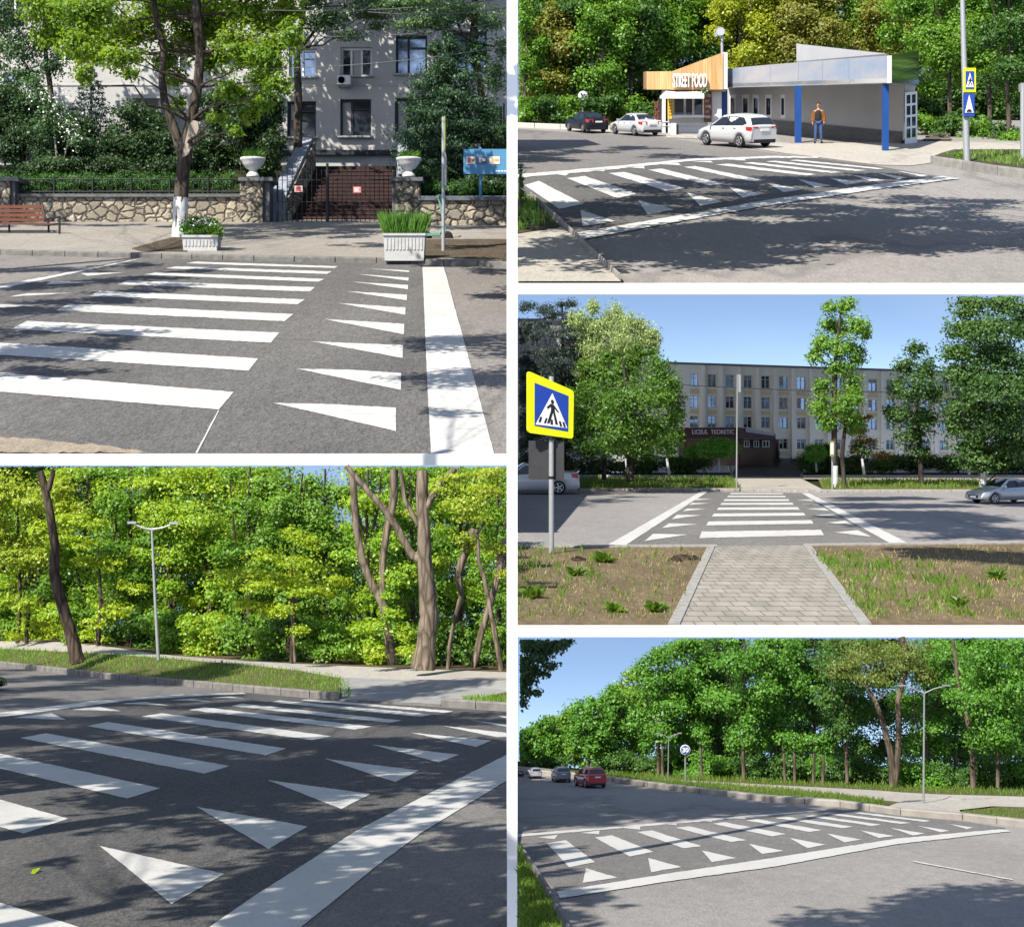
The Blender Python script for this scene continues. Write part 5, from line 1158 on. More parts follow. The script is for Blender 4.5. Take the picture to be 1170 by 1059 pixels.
L_s2 = leafmat('dark_leaf_s', (.022, .055, .012), (.055, .105, .022), (1, 1.1, .4), .25, tr=.3)
L_s3 = leafmat('birch_leaf_s', (.09, .125, .045), (.15, .18, .07), (1, 1.1, .5), .25, tr=.4, gain=2.8)
L_s4 = leafmat('pine_needle_s', (.010, .018, .014), (.022, .034, .024), (1, 1, .8), .25, tr=.15)
L_s5 = leafmat('rust_leaf_s', (.20, .13, .03), (.28, .20, .05), (1.1, 1, .4), .3, tr=.4)
L_clip = leafmat('clipped_leaf_s', (.03, .09, .012), (.09, .19, .025), (1, 1.1, .4), .8, tr=.3, gain=3.2)
BARK_s = bark('dark_bark_s', (.035, .03, .026), (.09, .075, .06), .22)
PAVER = bpy.data.materials.new('concrete_pavers'); PAVER.use_nodes = True
nt = PAVER.node_tree; b_ = nt.nodes['Principled BSDF']; v_ = coords(nt, (1, .27, 1))
br = tex(nt, 'ShaderNodeTexBrick', v_, 1.0, offset=.5); br.inputs['Brick Width'].default_value = .34; br.inputs['Row Height'].default_value = .20; br.inputs['Mortar Size'].default_value = .016; br.inputs['Mortar Smooth'].default_value = .3; br.inputs['Bias'].default_value = -.2
br.inputs['Color1'].default_value = (.235, .22, .19, 1); br.inputs['Color2'].default_value = (.30, .28, .245, 1); br.inputs['Mortar'].default_value = (.12, .11, .09, 1)
pn = tex(nt, 'ShaderNodeTexNoise', v_, 2., Detail=6.); c_ = mixc(nt, 1., br.outputs['Color'], ramp(nt, pn.outputs['Fac'], .3, .7, (.78,) * 3, (1.15,) * 3), 'MULTIPLY')
nt.links.new(c_, b_.inputs['Base Color']); b_.inputs['Roughness'].default_value = .9; bumpin(nt, b_, br.outputs['Fac'], -.4, .02)
sheet(st, 'ground', [[(582, 540), (1330, 540), (1330, 715), (582, 715)]], S_lawn, 0)
sheet(st, 'road', [[(582, 561.5), (1330, 562.5), (1330, 624), (921, 626), (820, 629), (582, 630)]], S_old, u)
sheet(st, 'crossing_surface', [[(800.4, 562.2), (926, 563.6), (1038, 621.6), (1017, 625), (921, 626.5), (822, 629), (700, 629)]], S_new, u * 1.6)
sheet(st, 'verge', [[(582, 628), (820, 628), (821, 640), (770, 722.4), (582, 722.4)], [(921, 627), (1330, 622), (1330, 722.4), (989, 722.4), (925, 640)]], S_dirt, .11)
sheet(st, 'path', [[(814, 629), (926, 628), (992, 722.4), (766, 722.4)]], PAVER, .12)
for pts in ([(813, 629), (770, 722)], [(921.5, 627.5), (989, 722)]):
    mb = MB(); a, b = [st.G(*p, .0) for p in pts]; w = Vector((.10, 0, 0)); n = 16; h_ = Vector((0, 0, .145))
    for i in range(n):
        p, q = a.lerp(b, (i + .02) / n), a.lerp(b, (i + .98) / n); mb.hexa([p - w, q - w, q - w + h_, p - w + h_], [p + w, q + w, q + w + h_, p + w + h_])
    mb.build('path_edging', M['kerbstone_s'], kind='structure')
mb = MB()
for pts in ([(582, 630.5), (820, 629.5)], [(921, 628.5), (1330, 624)]):
    a, b = [st.G(*p) for p in pts]; n = 14
    for i in range(n):
        p, q = a.lerp(b, (i + .01) / n), a.lerp(b, (i + .99) / n); mb.hexa([p, q, q + Vector((0, 0, .15)), p + Vector((0, 0, .15))], [p + Vector((0, .34, 0)), q + Vector((0, .34, 0)), q + Vector((0, .34, .15)), p + Vector((0, .34, .15))])
mb.build('kerb', M['kerbstone_s'], kind='structure')
kerb(st, 'kerb', [(582, 561.2), (840, 561.6), (925, 563), (1330, 562.8)], .14, .5, M['kerbstone_s'])
sheet(st, 'verge', [[(660, 548), (838, 548), (848, 561), (582, 560.8), (582, 548)], [(935, 550), (1330, 552), (1330, 562.3), (940, 562.3)]], S_verge, .13)
sheet(st, 'pavement', [[(838, 549), (915, 549), (940, 562.3), (848, 561.2)], [(582, 546.4), (836, 546.4), (838, 549), (582, 549)], [(915, 546.6), (1330, 548), (1330, 551.6), (918, 550)]], S_pave, .135)
sheet(st, 'drive', [[(845, 526), (918, 526), (916, 549), (834, 549)]], S_drive, .14)
mb = MB()
for x0, x1 in ((662, 834), (918, 1330)): mb.pbox(x0, x1, 543, 546.6, st.d(546.6) - .3, .5)
mb.hexa([V(831, 530.5, 122), V(833, 530.5, 122), V(833, 528.5, 122), V(831, 528.5, 122)], [V(836, 547, st.d(547)), V(838.6, 547, st.d(547)), V(838.6, 544, st.d(547)), V(836, 544, st.d(547))])
mb.hexa([V(918.5, 531, 120), V(920, 531, 120), V(920, 529, 120), V(918.5, 529, 120)], [V(914, 547, st.d(547)), V(916.5, 547, st.d(547)), V(916.5, 544, st.d(547)), V(914, 544, st.d(547))])
mb.build('kerb', mat('white_limed_kerb', (.50, .50, .48), .9, noise=(.36, .36, .34), scale=1.), kind='structure')
ks = [[(801.7, 608), (938, 606), (941.3, 612.3), (799, 615.6)], [(809.4, 596.4), (927, 594.9), (929.5, 599), (806.8, 601)], [(815.8, 587.4), (918.2, 586.4), (920.3, 589.7), (813.2, 590.8)], [(821, 580.5), (911.5, 580), (913.6, 583), (819, 583.2)], [(824.7, 575.2), (905.4, 574.8), (907, 577.4), (823, 577.4)], [(828, 570.8), (901, 570.8), (902, 573), (826.5, 573)], [(832, 566.8), (897, 567), (898, 568.7), (830.8, 568.5)], [(835, 563.7), (894, 564), (895, 565.3), (834, 565.2)],
 [(800.4, 562.3), (808.6, 562.3), (710.6, 626.5), (688.8, 626.5)], [(916, 564), (925, 564), (1040, 622.5), (1018.4, 622.5)],
 [(746.5, 610.5), (736, 619), (786, 611.5)], [(764.5, 598.5), (756, 604), (796.5, 599.5)], [(773.5, 588.7), (767.6, 593.8), (801.7, 589.2)], [(785, 581.5), (779.9, 584.8), (806.8, 582)], [(791, 575), (787, 577.5), (812, 575.5)], [(797, 570.3), (793.5, 572.2), (815, 570.6)],
 [(980, 606.4), (995.6, 614), (953, 609)], [(966, 595.6), (976, 600.8), (944.4, 597.7)], [(952, 588), (961.5, 592), (931.5, 589)], [(941.8, 581), (948, 584.2), (921, 582)], [(932.8, 575.6), (938, 578.3), (915, 576.6)], [(926, 571), (930, 573), (910, 571.8)]]
sheet(st, 'crosswalk_markings', ks, S_paint, u * 3)
grass(st, 'grass', [(582, 631), (700, 631), (690, 668), (640, 690), (600, 716), (582, 716)], 700, 7, G_s, .1, 11, clump=.8, label='green weedy grass on the dirt around the crossing sign post')
grass(st, 'grass', [(700, 632), (812, 632), (776, 714), (600, 714)], 450, 7, G_s, .1, 12, clump=.9, label='scattered grass tufts on the bare dirt left of the paver path')
grass(st, 'grass', [(600, 640), (812, 634), (772, 716), (600, 716)], 1800, 4, G_dry, .1, 13, label='dry straw grass lying on the bare dirt')
grass(st, 'grass', [(926, 634), (1000, 640), (1170, 660), (1200, 716), (988, 716)], 2000, 9, G_s, .1, 14, clump=.92, label='tall fresh green grass right of the paver path')
grass(st, 'grass', [(930, 632), (1200, 628), (1200, 716), (988, 716)], 2600, 4.5, G_dry, .1, 15, label='dry straw grass on the dirt right of the paver path')
grass(st, 'grass', [(662, 549), (836, 549), (846, 560.6), (662, 560.4)], 2600, 5, G_s, .12, 16, label='yellowish grass strip along the far kerb left of the pole')
grass(st, 'grass', [(937, 551), (1200, 553), (1200, 562), (942, 562)], 2600, 5, G_s, .12, 17, label='yellowish grass strip along the far kerb under the right trees')
for i, (x, y, k, lab) in enumerate(((656, 663, 1.2, 'broad leaved weed near the sign post on the dirt'), (690, 648, 1.5, 'tall leafy weed near the kerb on the bare dirt'), (702, 706, 1.4, 'fresh round weed alone on the bare dirt'), (748, 706, 1.5, 'leafy dock weed by the left path edging'), (610, 690, 1.6, 'spreading weed at the left end of the dirt'), (1095, 700, 1.3, 'low grey leaved weed in the grass right of the path'), (1140, 668, 1.2, 'bright weed in the grass near the kerb shade'))):
    t = thing('weed', lab, 'plant', st.G(x, y, .11)); r = np.random.default_rng(i); s = st.d(y) / F; n = 46
    a = r.random(n) * 6.28; tt = unit(np.stack([np.cos(a), np.sin(a), .3 + r.random(n) * 1.2], 1)); L_ = s * k * (7 + 7 * r.random(n)); c = np.array(st.G(x, y, .12))
    p = c + tt * L_[:, None] * .55; leaf_mesh('leaves', p, tt, unit(np.cross(tt, r.normal(size=(n, 3)))), L_, L_ * .38, G_s, t, parent_origin(t), np.tile([0, 0, -.6], (n, 1)))
for i, (x, y, w_) in enumerate(((783, 643, 16), (660, 645, 9), (772, 646, 8))):
    s = st.d(y) / F; mb = MB(); ellipsoid(mb, tuple(st.G(x, y, .1)), (w_ * s, w_ * s * 1.6, 3.6 * s)); rr = random.Random(i); mb.v = [(v[0] + rr.uniform(-.05, .05), v[1] + rr.uniform(-.05, .05), v[2] + rr.uniform(-.035, .035)) for v in mb.v]
    tag(mb.build('soil_heap', soil('dark_clod%d' % i, ((.05, .038, .026), (.08, .06, .04), (.03, .024, .018)), .3)), ('dark heap of turned soil beside the top of the paver path', 'small soil heap near the sign post', 'small clods beside the dark soil heap')[i], 'soil heap')

# --- lyceum
CREAM = mat('cream_plaster', (.82, .78, .68), .9, noise=(.87, .83, .74), scale=.3, detail=7.)
OCHRE = mat('ochre_panel', (.64, .53, .30), .9, noise=(.70, .59, .36), scale=.4)
GREYP = mat('grey_plinth', (.16, .165, .175), .9)
def warp_s(px, py, d): return V(px, py + (534 - py) / 119.4 * 8.4 * (px - 762) / 262, d)
DS = 118.
b = thing('school_building', 'long cream school building four storeys high behind the crossing', 'building', V(950, 535, DS))
H = []
cols = [788.3 + 20.4 * i for i in range(19)]
for r_, (y0, y1) in enumerate(((426, 441.2), (451, 465.5), (474.5, 488), (500, 512.5))):
    for x in cols:
        if r_ == 3 and x < 880: continue
        H.append((x, x + 10, y0, y1))
windowed('wall', DS, (735, 1200, 414.6, 538), H, .45, CREAM, b, warp_s, thick=12)
for i, h in enumerate(H): window(b, DS, h, .45, M['white_frame'], M['glass_blue'] if (i * 7) % 10 < 7 else M['glass'], (.5,), ((0, .3), (1, .3)), warp_s, .08, curtain=((.12, .46, .5 + .4 * ((i * 5) % 3) / 2) if i % 4 == 1 else (.1, .9, .35) if i % 7 == 3 else None))
mb = MB(); F0 = Vector((0, -.35, 0)); q = [warp_s(735, 415.8, DS), warp_s(1200, 415.8, DS), warp_s(1200, 413.4, DS), warp_s(735, 413.4, DS)]; mb.hexa([p + F0 for p in q], [p + Vector((0, 12, 0)) for p in q]); mb.build('roof_edge', GREYP, b)
for (y0, y1) in ((443.5, 449), (467.5, 472.5), (514.5, 519.5)):
    for x in cols:
        if y0 > 510 and x < 880: continue
        mb = MB(); q = [warp_s(x, y1, DS), warp_s(x + 10, y1, DS), warp_s(x + 10, y0, DS), warp_s(x, y0, DS)]; mb.hexa([p + Vector((0, -.05, 0)) for p in q], [p + Vector((0, .05, 0)) for p in q]); mb.build('spandrel', OCHRE, b)
mb = MB()
for x in cols: q = [warp_s(x + 13.6, 538, DS), warp_s(x + 17, 538, DS), warp_s(x + 17, 416.5, DS), warp_s(x + 13.6, 416.5, DS)]; mb.hexa([p + Vector((0, -.28, 0)) for p in q], q)
mb.build('pilasters', CREAM, b); mb = MB(); mb.pbox(735, 1200, 524, 540, DS - .5, .45); mb.build('plinth', GREYP, b)
DR = mat('dark_red_cladding', (.075, .03, .032), .6, noise=(.10, .04, .04), scale=.5)
t = thing('entrance_canopy', 'dark red entrance canopy with white school lettering', 'canopy', V(830, 530, 112))
mb = MB(); mb.hexa([V(776, 501, 109), V(844, 501, 109), V(844, 488.5, 109), V(776, 488.5, 109)], [V(776, 502, 116), V(850, 502, 116), V(850, 489, 116), V(776, 489, 116)]); mb.hexa([V(844.2, 501, 109), V(886, 502, 115), V(886, 495.5, 115), V(844.2, 488.5, 109)], [V(846, 501, 114), V(886, 502, 116), V(886, 495.5, 116), V(846, 488.5, 114)]); mb.build('fascia', DR, t)
mb = MB(); mb.hexa([V(852, 493.5, 109.8), V(885, 498, 114.6), V(885, 495.2, 114.6), V(852, 488.8, 109.8)], [V(852, 493.5, 110), V(885, 498, 114.8), V(885, 495.2, 114.8), V(852, 488.8, 110)]); mb.build('pale_panel', mat('pale_panel', (.38, .38, .40), .5), t)
text_obj('lettering', 'LICEUL  TEORETIC', V(790.5, 495.8, 108.9), 48 * 109 / F, 5 * 109 / F, .06, M['sign_white'], t, bold=.012)
mb = MB(); mb.pbox(776, 890, 502, 532, 116.2, .6); mb.build('back_wall', mat('brown_brick_wall', (.10, .072, .055), .9, noise=(.14, .10, .075), scale=.8), t)
for x in (782, 812, 844, 884):
    mb = MB(); mb.pbox(x, x + 2.5, 501, 534, 110 if x < 850 else 115, .2); mb.build('post', DR, t)
for (x0, x1) in ((851, 857), (872, 880), (862, 868)): window(t, 115.5, (x0, x1, 503.5, 511), .5, M['white_frame'], M['glass'], (.5,), (), fw=.09)
b = thing('apartment_building', 'pale grey building half hidden behind the purplish pine', 'building', V(620, 535, 126))
H = [(597, 601, 378, 392), (608, 616, 387, 395), (622, 630, 387, 395), (664, 672, 392, 402), (684, 692, 392, 402)]
windowed('wall', 126, (582, 735, 366, 538), H, .4, mat('grey_green_plaster', (.27, .28, .27), .9, noise=(.31, .32, .30), scale=.3), b, thick=8)
for h in H: window(b, 126, h, .4, M['white_frame'], M['glass'], (.5,), (), fw=.09)
mb = MB(); mb.pbox(582, 736, 364, 366.3, 125.7, 8); mb.build('roof_edge', GREYP, b)

# --- crossing sign near, poles far
dsn = st.d(637)
t = thing('crossing_sign', 'yellow bordered pedestrian crossing sign on a grey post by the dirt verge', 'sign', V(630, 637, dsn))
mb = MB(); mb.tube([V(630, 638, dsn), V(630, 430, dsn)], [3 * dsn / F, 2.9 * dsn / F], 14); mb.build('post', M['steel'], t)
mb = MB(); mb.tube([V(630, 502.5, dsn - .04), V(630, 498, dsn - .04)], 3.6 * dsn / F, 14); mb.tube([V(630, 547, dsn - .0), V(630, 544, dsn - .0)], 3.4 * dsn / F, 14); mb.build('clamp', M['black'], t)
Q = [V(602.6, 494.2, dsn - .33), V(654.4, 501.4, dsn + .12), V(655.2, 446.6, dsn + .12), V(602.6, 423.6, dsn - .33)]
NR = (Q[1] - Q[0]).cross(Q[3] - Q[0]).normalized()
def sg(s, t_, o=0.): return bil(Q, s, t_) + NR * o
def rounded(s0, s1, t0, t1, r=.05, o=0.):
    out = []
    for cx_, cy_, a0 in ((s1 - r, t0 + r, -90), (s1 - r, t1 - r, 0), (s0 + r, t1 - r, 90), (s0 + r, t0 + r, 180)):
        for k in range(5): a = R(a0 + 22.5 * k); out.append(sg(cx_ + r * math.cos(a), cy_ + r * math.sin(a), o))
    return out
mb = MB(); mb.prism(rounded(0, 1, 0, 1, .06, .03), NR * -.09); pa = mb.build('border_plate', M['sign_yellow'], t)
mb = MB(); mb.prism(rounded(.145, .885, .13, .85, .01, .036), NR * -.004); mb.build('blue_field', M['sign_blue'], pa)
mb = MB(); mb.prism([sg(.165, .155, .041), sg(.865, .20, .041), sg(.53, .785, .041)], NR * -.004); mb.build('triangle', M['sign_white'], pa)
mb = MB()
def sp(pts): mb.prism([sg(a, b, .046) for a, b in pts], NR * -.003)
sp([(.53 + .035 * math.cos(i * .628), .625 + .042 * math.sin(i * .628)) for i in range(10)])
sp([(.49, .585), (.575, .575), (.585, .45), (.50, .45)]); sp([(.50, .46), (.555, .46), (.47, .22), (.415, .215)]); sp([(.54, .46), (.585, .45), (.655, .23), (.60, .22)]); sp([(.49, .58), (.515, .55), (.43, .47), (.405, .50)]); sp([(.57, .57), (.57, .52), (.655, .45), (.67, .475)])
mb.build('walker', M['sign_black'], pa)
mb = MB()
for x, w_ in ((.225, .05), (.345, .045), (.70, .05), (.78, .05)): sp([(x, .205), (x + w_, .208), (x + w_ + .035, .305), (x + .04, .302)] if x < .5 else [(x, .205), (x + w_, .208), (x + w_ - .035, .305), (x - .03, .302)])
sp([(.49, .205), (.545, .206), (.54, .30), (.50, .30)]); mb.build('stripes', M['sign_black'], pa)
mb = MB(); mb.pbox(604, 644.5, 503.5, 548, dsn + .06, .03); mb.build('back_plate', mat('dark_sign_back', (.03, .032, .036), .6, noise=(.045, .045, .05), scale=3.), t)
dpf = st.d(562); PALES = mat('pale_pole_steel', (.27, .28, .28), .5, .2)
t = thing('sign_pole', 'thin pole with an edge on sign at the far end of the crossing', 'pole', V(842, 561, dpf))
mb = MB(); mb.tube([V(841.5, 561, dpf), V(842.5, 428, dpf)], [.95 * dpf / F, .7 * dpf / F], 8); mb.build('post', PALES, t)
mb = MB(); mb.pbox(843.6, 846.4, 428, 448, dpf, .3); mb.build('plate', PALES, t)
t = thing('sign_pole', 'post with a dull edged sign plate beside the tall slim tree', 'pole', V(951, 561, dpf))
mb = MB(); mb.tube([V(951, 561, dpf), V(951, 504, dpf)], 1.0 * dpf / F, 8); mb.build('post', M['steel'], t)
mb = MB(); mb.pbox(948.6, 953, 505, 521, dpf - .3, .08); pa = mb.build('plate', mat('dull_sign_edge', (.30, .34, .08), .6), t); mb = MB(); mb.pbox(949.2, 952.3, 507, 519, dpf - .34, .03); mb.build('field', M['sign_white'], pa)

# --- trees
def whitefoot(t, px, y0, y1, d, r): mb = MB(); mb.tube([V(px, y1, d), V(px, y0, d)], [r * 1.12 * d / F, r * 1.06 * d / F], 10); mb.build('whitewash', M['whitewash'], t)
dt = 78.
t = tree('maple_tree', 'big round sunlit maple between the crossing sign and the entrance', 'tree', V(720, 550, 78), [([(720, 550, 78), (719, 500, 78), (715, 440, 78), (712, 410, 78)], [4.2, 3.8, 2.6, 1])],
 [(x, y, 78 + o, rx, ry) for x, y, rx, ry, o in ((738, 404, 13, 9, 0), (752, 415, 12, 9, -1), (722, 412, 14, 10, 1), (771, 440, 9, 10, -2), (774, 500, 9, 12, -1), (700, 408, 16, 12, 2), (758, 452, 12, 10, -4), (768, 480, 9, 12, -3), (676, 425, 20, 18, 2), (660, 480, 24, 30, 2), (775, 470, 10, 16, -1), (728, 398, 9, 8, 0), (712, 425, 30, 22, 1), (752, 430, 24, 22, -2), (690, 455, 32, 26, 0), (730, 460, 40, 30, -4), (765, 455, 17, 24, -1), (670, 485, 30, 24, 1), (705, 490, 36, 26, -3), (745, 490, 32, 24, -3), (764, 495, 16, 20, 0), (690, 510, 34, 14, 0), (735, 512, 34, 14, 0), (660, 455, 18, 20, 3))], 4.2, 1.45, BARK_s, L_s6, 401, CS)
t = tree('pine_tree', 'dark purplish pine rising over the crossing sign', 'tree', V(643, 548, 83), [([(643, 548, 83), (644, 440, 83), (642, 345, 83)], [4, 3.2, 1])],
 [(x, y, 83 + o, rx, ry) for x, y, rx, ry, o in ((648, 348, 14, 8, 0), (634, 360, 20, 7, -1), (655, 366, 16, 9, 1), (615, 371, 16, 5, 0), (640, 382, 26, 10, -2), (608, 384, 12, 6, 0), (660, 392, 18, 10, 0), (628, 402, 34, 10, 0), (600, 412, 20, 8, 1), (650, 415, 26, 12, -2), (618, 425, 34, 14, 0), (650, 438, 26, 16, 0), (605, 450, 26, 20, 0), (640, 462, 30, 20, -1), (612, 480, 30, 20, 0), (600, 500, 28, 22, 0), (648, 495, 22, 26, 0), (670, 520, 26, 20, 0), (608, 525, 30, 16, 0), (600, 350, 14, 8, 0), (598, 380, 14, 16, 1), (622, 355, 14, 8, 0), (600, 432, 18, 16, 2), (660, 410, 22, 16, 1), (668, 440, 18, 20, 1))], 4.4, 3.0, BARK_s, L_s4, 402, CS, elong=.25, sub=9, hang=-.4)
t = tree('birch_tree', 'pale drooping birch between the pine and the sunlit maple', 'tree', V(690, 546, 81), [([(690, 548, 81), (692, 440, 81), (690, 360, 81)], [3, 2.2, .7]), ([(692, 450, 81), (730, 390, 81), (735, 372, 81)], [1.8, 1, .4])],
 [(x, y, 81 + o, rx, ry) for x, y, rx, ry, o in ((677, 352, 9, 12, 0), (702, 358, 11, 16, 1), (690, 372, 18, 14, 0), (730, 372, 12, 12, 0), (738, 388, 14, 14, 0), (708, 390, 22, 18, -1), (680, 400, 20, 24, 0), (748, 402, 9, 10, 0), (725, 410, 20, 16, 0), (660, 368, 14, 16, 0), (716, 372, 14, 18, 0), (672, 386, 18, 20, 1), (745, 385, 12, 16, 0), (673, 430, 16, 24, 0))], 3.8, 1.7, BARK_s, L_s3, 403, CS, hang=1.1, elong=.4)
t = tree('tall_tree', 'tall slim tree reaching above the school roof', 'tree', V(956, 558, 80), [([(954, 560, 80), (953, 480, 80), (954, 420, 80), (958, 380, 80), (962, 342, 80)], [3.6, 3.2, 2.8, 1.8, .5]), ([(965, 558, 80), (962, 520, 80), (968, 470, 80), (972, 430, 80)], [2.8, 2.4, 1.8, .8])],
 [(x, y, 80 + o, rx, ry) for x, y, rx, ry, o in ((948, 352, 9, 10, 0), (968, 350, 14, 14, 0), (955, 372, 20, 14, 1), (980, 372, 15, 14, -1), (938, 392, 14, 14, 0), (962, 396, 24, 16, 0), (988, 380, 9, 10, 0), (932, 408, 12, 10, 0), (980, 408, 12, 12, 0), (960, 420, 20, 12, 0), (940, 440, 12, 12, 0), (975, 440, 14, 14, 0), (937, 462, 13, 18, 0), (968, 462, 20, 20, -1), (945, 482, 14, 13, 0), (975, 484, 14, 14, 0))], 4.2, 1.7, BARK_s, L_s1, 404, CS); whitefoot(t, 954, 532, 559, 80, 3.3)
t = tree('maple_tree', 'medium round tree right of the tall slim one', 'tree', V(1052, 556, 82), [([(1053, 557, 82), (1050, 500, 82), (1046, 430, 82)], [3.2, 2.8, .8])],
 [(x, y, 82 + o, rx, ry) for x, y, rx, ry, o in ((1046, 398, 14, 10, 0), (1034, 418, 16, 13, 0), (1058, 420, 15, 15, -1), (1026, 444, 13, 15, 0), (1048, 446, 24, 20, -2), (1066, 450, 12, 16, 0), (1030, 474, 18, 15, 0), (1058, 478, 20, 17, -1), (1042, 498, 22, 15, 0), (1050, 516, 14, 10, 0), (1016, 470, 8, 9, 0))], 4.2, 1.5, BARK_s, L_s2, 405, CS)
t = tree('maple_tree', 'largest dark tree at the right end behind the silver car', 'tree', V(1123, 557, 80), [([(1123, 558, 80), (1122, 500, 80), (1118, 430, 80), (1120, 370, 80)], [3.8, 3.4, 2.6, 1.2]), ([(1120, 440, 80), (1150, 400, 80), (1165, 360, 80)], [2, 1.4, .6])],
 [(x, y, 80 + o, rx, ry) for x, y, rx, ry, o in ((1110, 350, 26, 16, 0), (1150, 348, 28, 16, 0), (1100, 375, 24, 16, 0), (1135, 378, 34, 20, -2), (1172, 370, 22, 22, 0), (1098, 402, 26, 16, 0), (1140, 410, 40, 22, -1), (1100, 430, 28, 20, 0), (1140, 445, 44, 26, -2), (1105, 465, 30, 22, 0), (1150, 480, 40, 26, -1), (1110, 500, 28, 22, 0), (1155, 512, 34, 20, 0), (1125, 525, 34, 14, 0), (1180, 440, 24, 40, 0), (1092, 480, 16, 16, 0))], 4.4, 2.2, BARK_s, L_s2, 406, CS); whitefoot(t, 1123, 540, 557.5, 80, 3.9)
t = tree('rust_tree', 'small tree with rusty orange leaves in front of the school', 'tree', V(983, 545, 100), [([(986, 546, 100), (980, 520, 100), (985, 480, 100)], [1.4, 1, .4])], [(x, y, 100, rx, ry) for x, y, rx, ry in ((988, 478, 9, 8), (980, 492, 12, 9), (990, 505, 16, 9), (978, 512, 12, 7), (1008, 520, 14, 8))], 3.4, .9, BARK_s, L_s5, 407, CS)
for i, (px, y0, y1, rx, d, lab) in enumerate(((820, 499, 523, 25, 96, 'wide clipped mushroom shaped tree before the entrance'), (792, 508, 524, 12, 97, 'small clipped bush left of the mushroom shaped tree'), (931, 505, 528, 12.5, 98, 'tall clipped dome bush right of the drive'), (945, 505, 526, 8, 99, 'dim bush touching the clipped dome bush'))):
    t = thing('topiary', lab, 'topiary', V(px, 537, d)); rr = random.Random(i)
    crown('crown', [(px + math.cos(a) * rx * .55 * q, (y0 + y1) / 2 + 1 - math.sin(a) * (y1 - y0) * .2 * q, d + math.sin(a * 3) * rx * .4 * d / F, rx * .55, (y1 - y0) * .33) for a in [k * .9 for k in range(7)] for q in (.4, 1)], 2.2, 2.4, L_clip if i != 3 else L_s2, t, 420 + i, CS, sub=10, flat=.9)
    mb = MB(); mb.tube([V(px + 2, 539, d), V(px + 1, y1 - 4, d)], [1.3 * d / F, 1.1 * d / F], 8); mb.build('stem', M['whitewash'] if i in (0, 2) else BARK_s, t)
for i, (px, lab) in enumerate(((763, 'leaning whitewashed young trunk left of the clipped trees'), (716, 'whitewashed stump of a trunk behind the sunlit maple'), (986, 'thin whitewashed sapling near the rusty tree'), (1106, 'whitewashed thin trunk beside the largest tree'))):
    t = thing('young_tree', lab, 'tree', V(px, 540, 92)); mb = MB(); mb.tube([V(px + 1.5, 542, 92), V(px - 1, 524, 92)], [.085, .07], 8); mb.build('whitewash', M['whitewash'], t); mb = MB(); mb.tube([V(px - 1, 524, 92), V(px - 2, 505, 92)], [.06, .03], 8); mb.build('trunk', BARK_s, t)
    crown('crown', [(px - 2, 512, 92, 10, 7), (px + 5, 518, 92, 7, 5)], 1.4, 3.2, L_s2, t, 440 + i, CS)
hb = ['at the left end beside the white car', 'under the pine', 'behind the sunlit maple foot', 'left of the clipped trees', 'under the mushroom shaped tree', 'right of the drive by the dome bush', 'behind the tall slim tree', 'by the rusty tree', 'under the medium round tree', 'left of the silver car', 'behind the silver car']
for i, px in enumerate((606, 650, 694, 738, 782, 930, 968, 1005, 1048, 1095, 1150)):
    t = thing('shrub', 'low dark shrub ' + hb[i], 'shrub', V(px, 542, 101)); rr = random.Random(i + 70)
    crown('crown', [(px + rr.uniform(-20, 20), 531 + rr.uniform(-6, 6), 101 + rr.uniform(-2, 2), 17, 8) for _ in range(6)], 1.6, 3.2, L_s2, t, 450 + i, CS)
    mb = MB(); mb.tube([V(px, 543, 101), V(px, 528, 101)], [.08, .04], 6); mb.build('stem', BARK_s, t)
t = thing('conifer', 'small dark conical conifer at the corner of the entrance', 'tree', V(888, 530, 112)); crown('crown', [(888, 527 - k * 4, 112, 5 - k * .8, 3.4) for k in range(6)], 2.4, 2.4, L_s4, t, 470, CS, elong=.3); mb = MB(); mb.tube([V(888, 533, 112), V(888, 506, 112)], [.08, .02], 6); mb.build('trunk', BARK_s, t)
SILVER = mat('silver_car_paint', (.42, .45, .48), .28, .5, spec=.6, coat=.8)
for lab, m_, px, py, hd, wpx in (('silver sedan at the right kerb with its headlights towards us', SILVER, 1148, 575, 203, 96), ('white sedan in the tree shade behind the crossing sign', WHITEP, 604, 564.5, 184, 116)):
    c = make_car('parked_car', lab, SEDAN, m_); place_car(c, st, px, py, hd, car_scale(st, py, wpx, SEDAN, hd), u * 2)
# ================================================================== the shaded crossing below the yellow green wood
st = SHADY; u = st.u
PLACE[0] = 'the shaded crossing'
CB = (-300, 583, 531.8, 1100)
B_new = asphalt('fresh_asphalt_b', (.060, .059, .060), (.095, .093, .092), .016, 1.5, (1, .45, 1), cracks=False, gritty=.75)
B_old = asphalt('old_asphalt_b', (.12, .115, .112), (.175, .168, .16), .014, 2.2, (1, .45, 1), crack=.3, gritty=.45)
B_pave = asphalt('path_concrete_b', (.30, .285, .26), (.38, .36, .33), .02, 1.5, (1, .3, 1), cracks=False, gritty=.2)
B_paint = paint('road_paint_b', .02, .6)
B_soil = soil('verge_soil_b', ((.13, .10, .065), (.10, .10, .04), (.06, .08, .02)), .5)
B_floor = soil('forest_floor_b', ((.10, .075, .045), (.06, .06, .025), (.16, .12, .08)), .8)
G_b = leafmat('grass_b', (.06, .14, .015), (.15, .25, .03), (1, 1.1, .4), 1.5, tr=.4)
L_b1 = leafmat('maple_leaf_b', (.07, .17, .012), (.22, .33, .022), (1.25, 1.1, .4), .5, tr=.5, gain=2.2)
L_b2 = leafmat('yellow_leaf_b', (.17, .27, .012), (.29, .37, .022), (1.2, 1.1, .4), .5, tr=.45, gain=1.45)
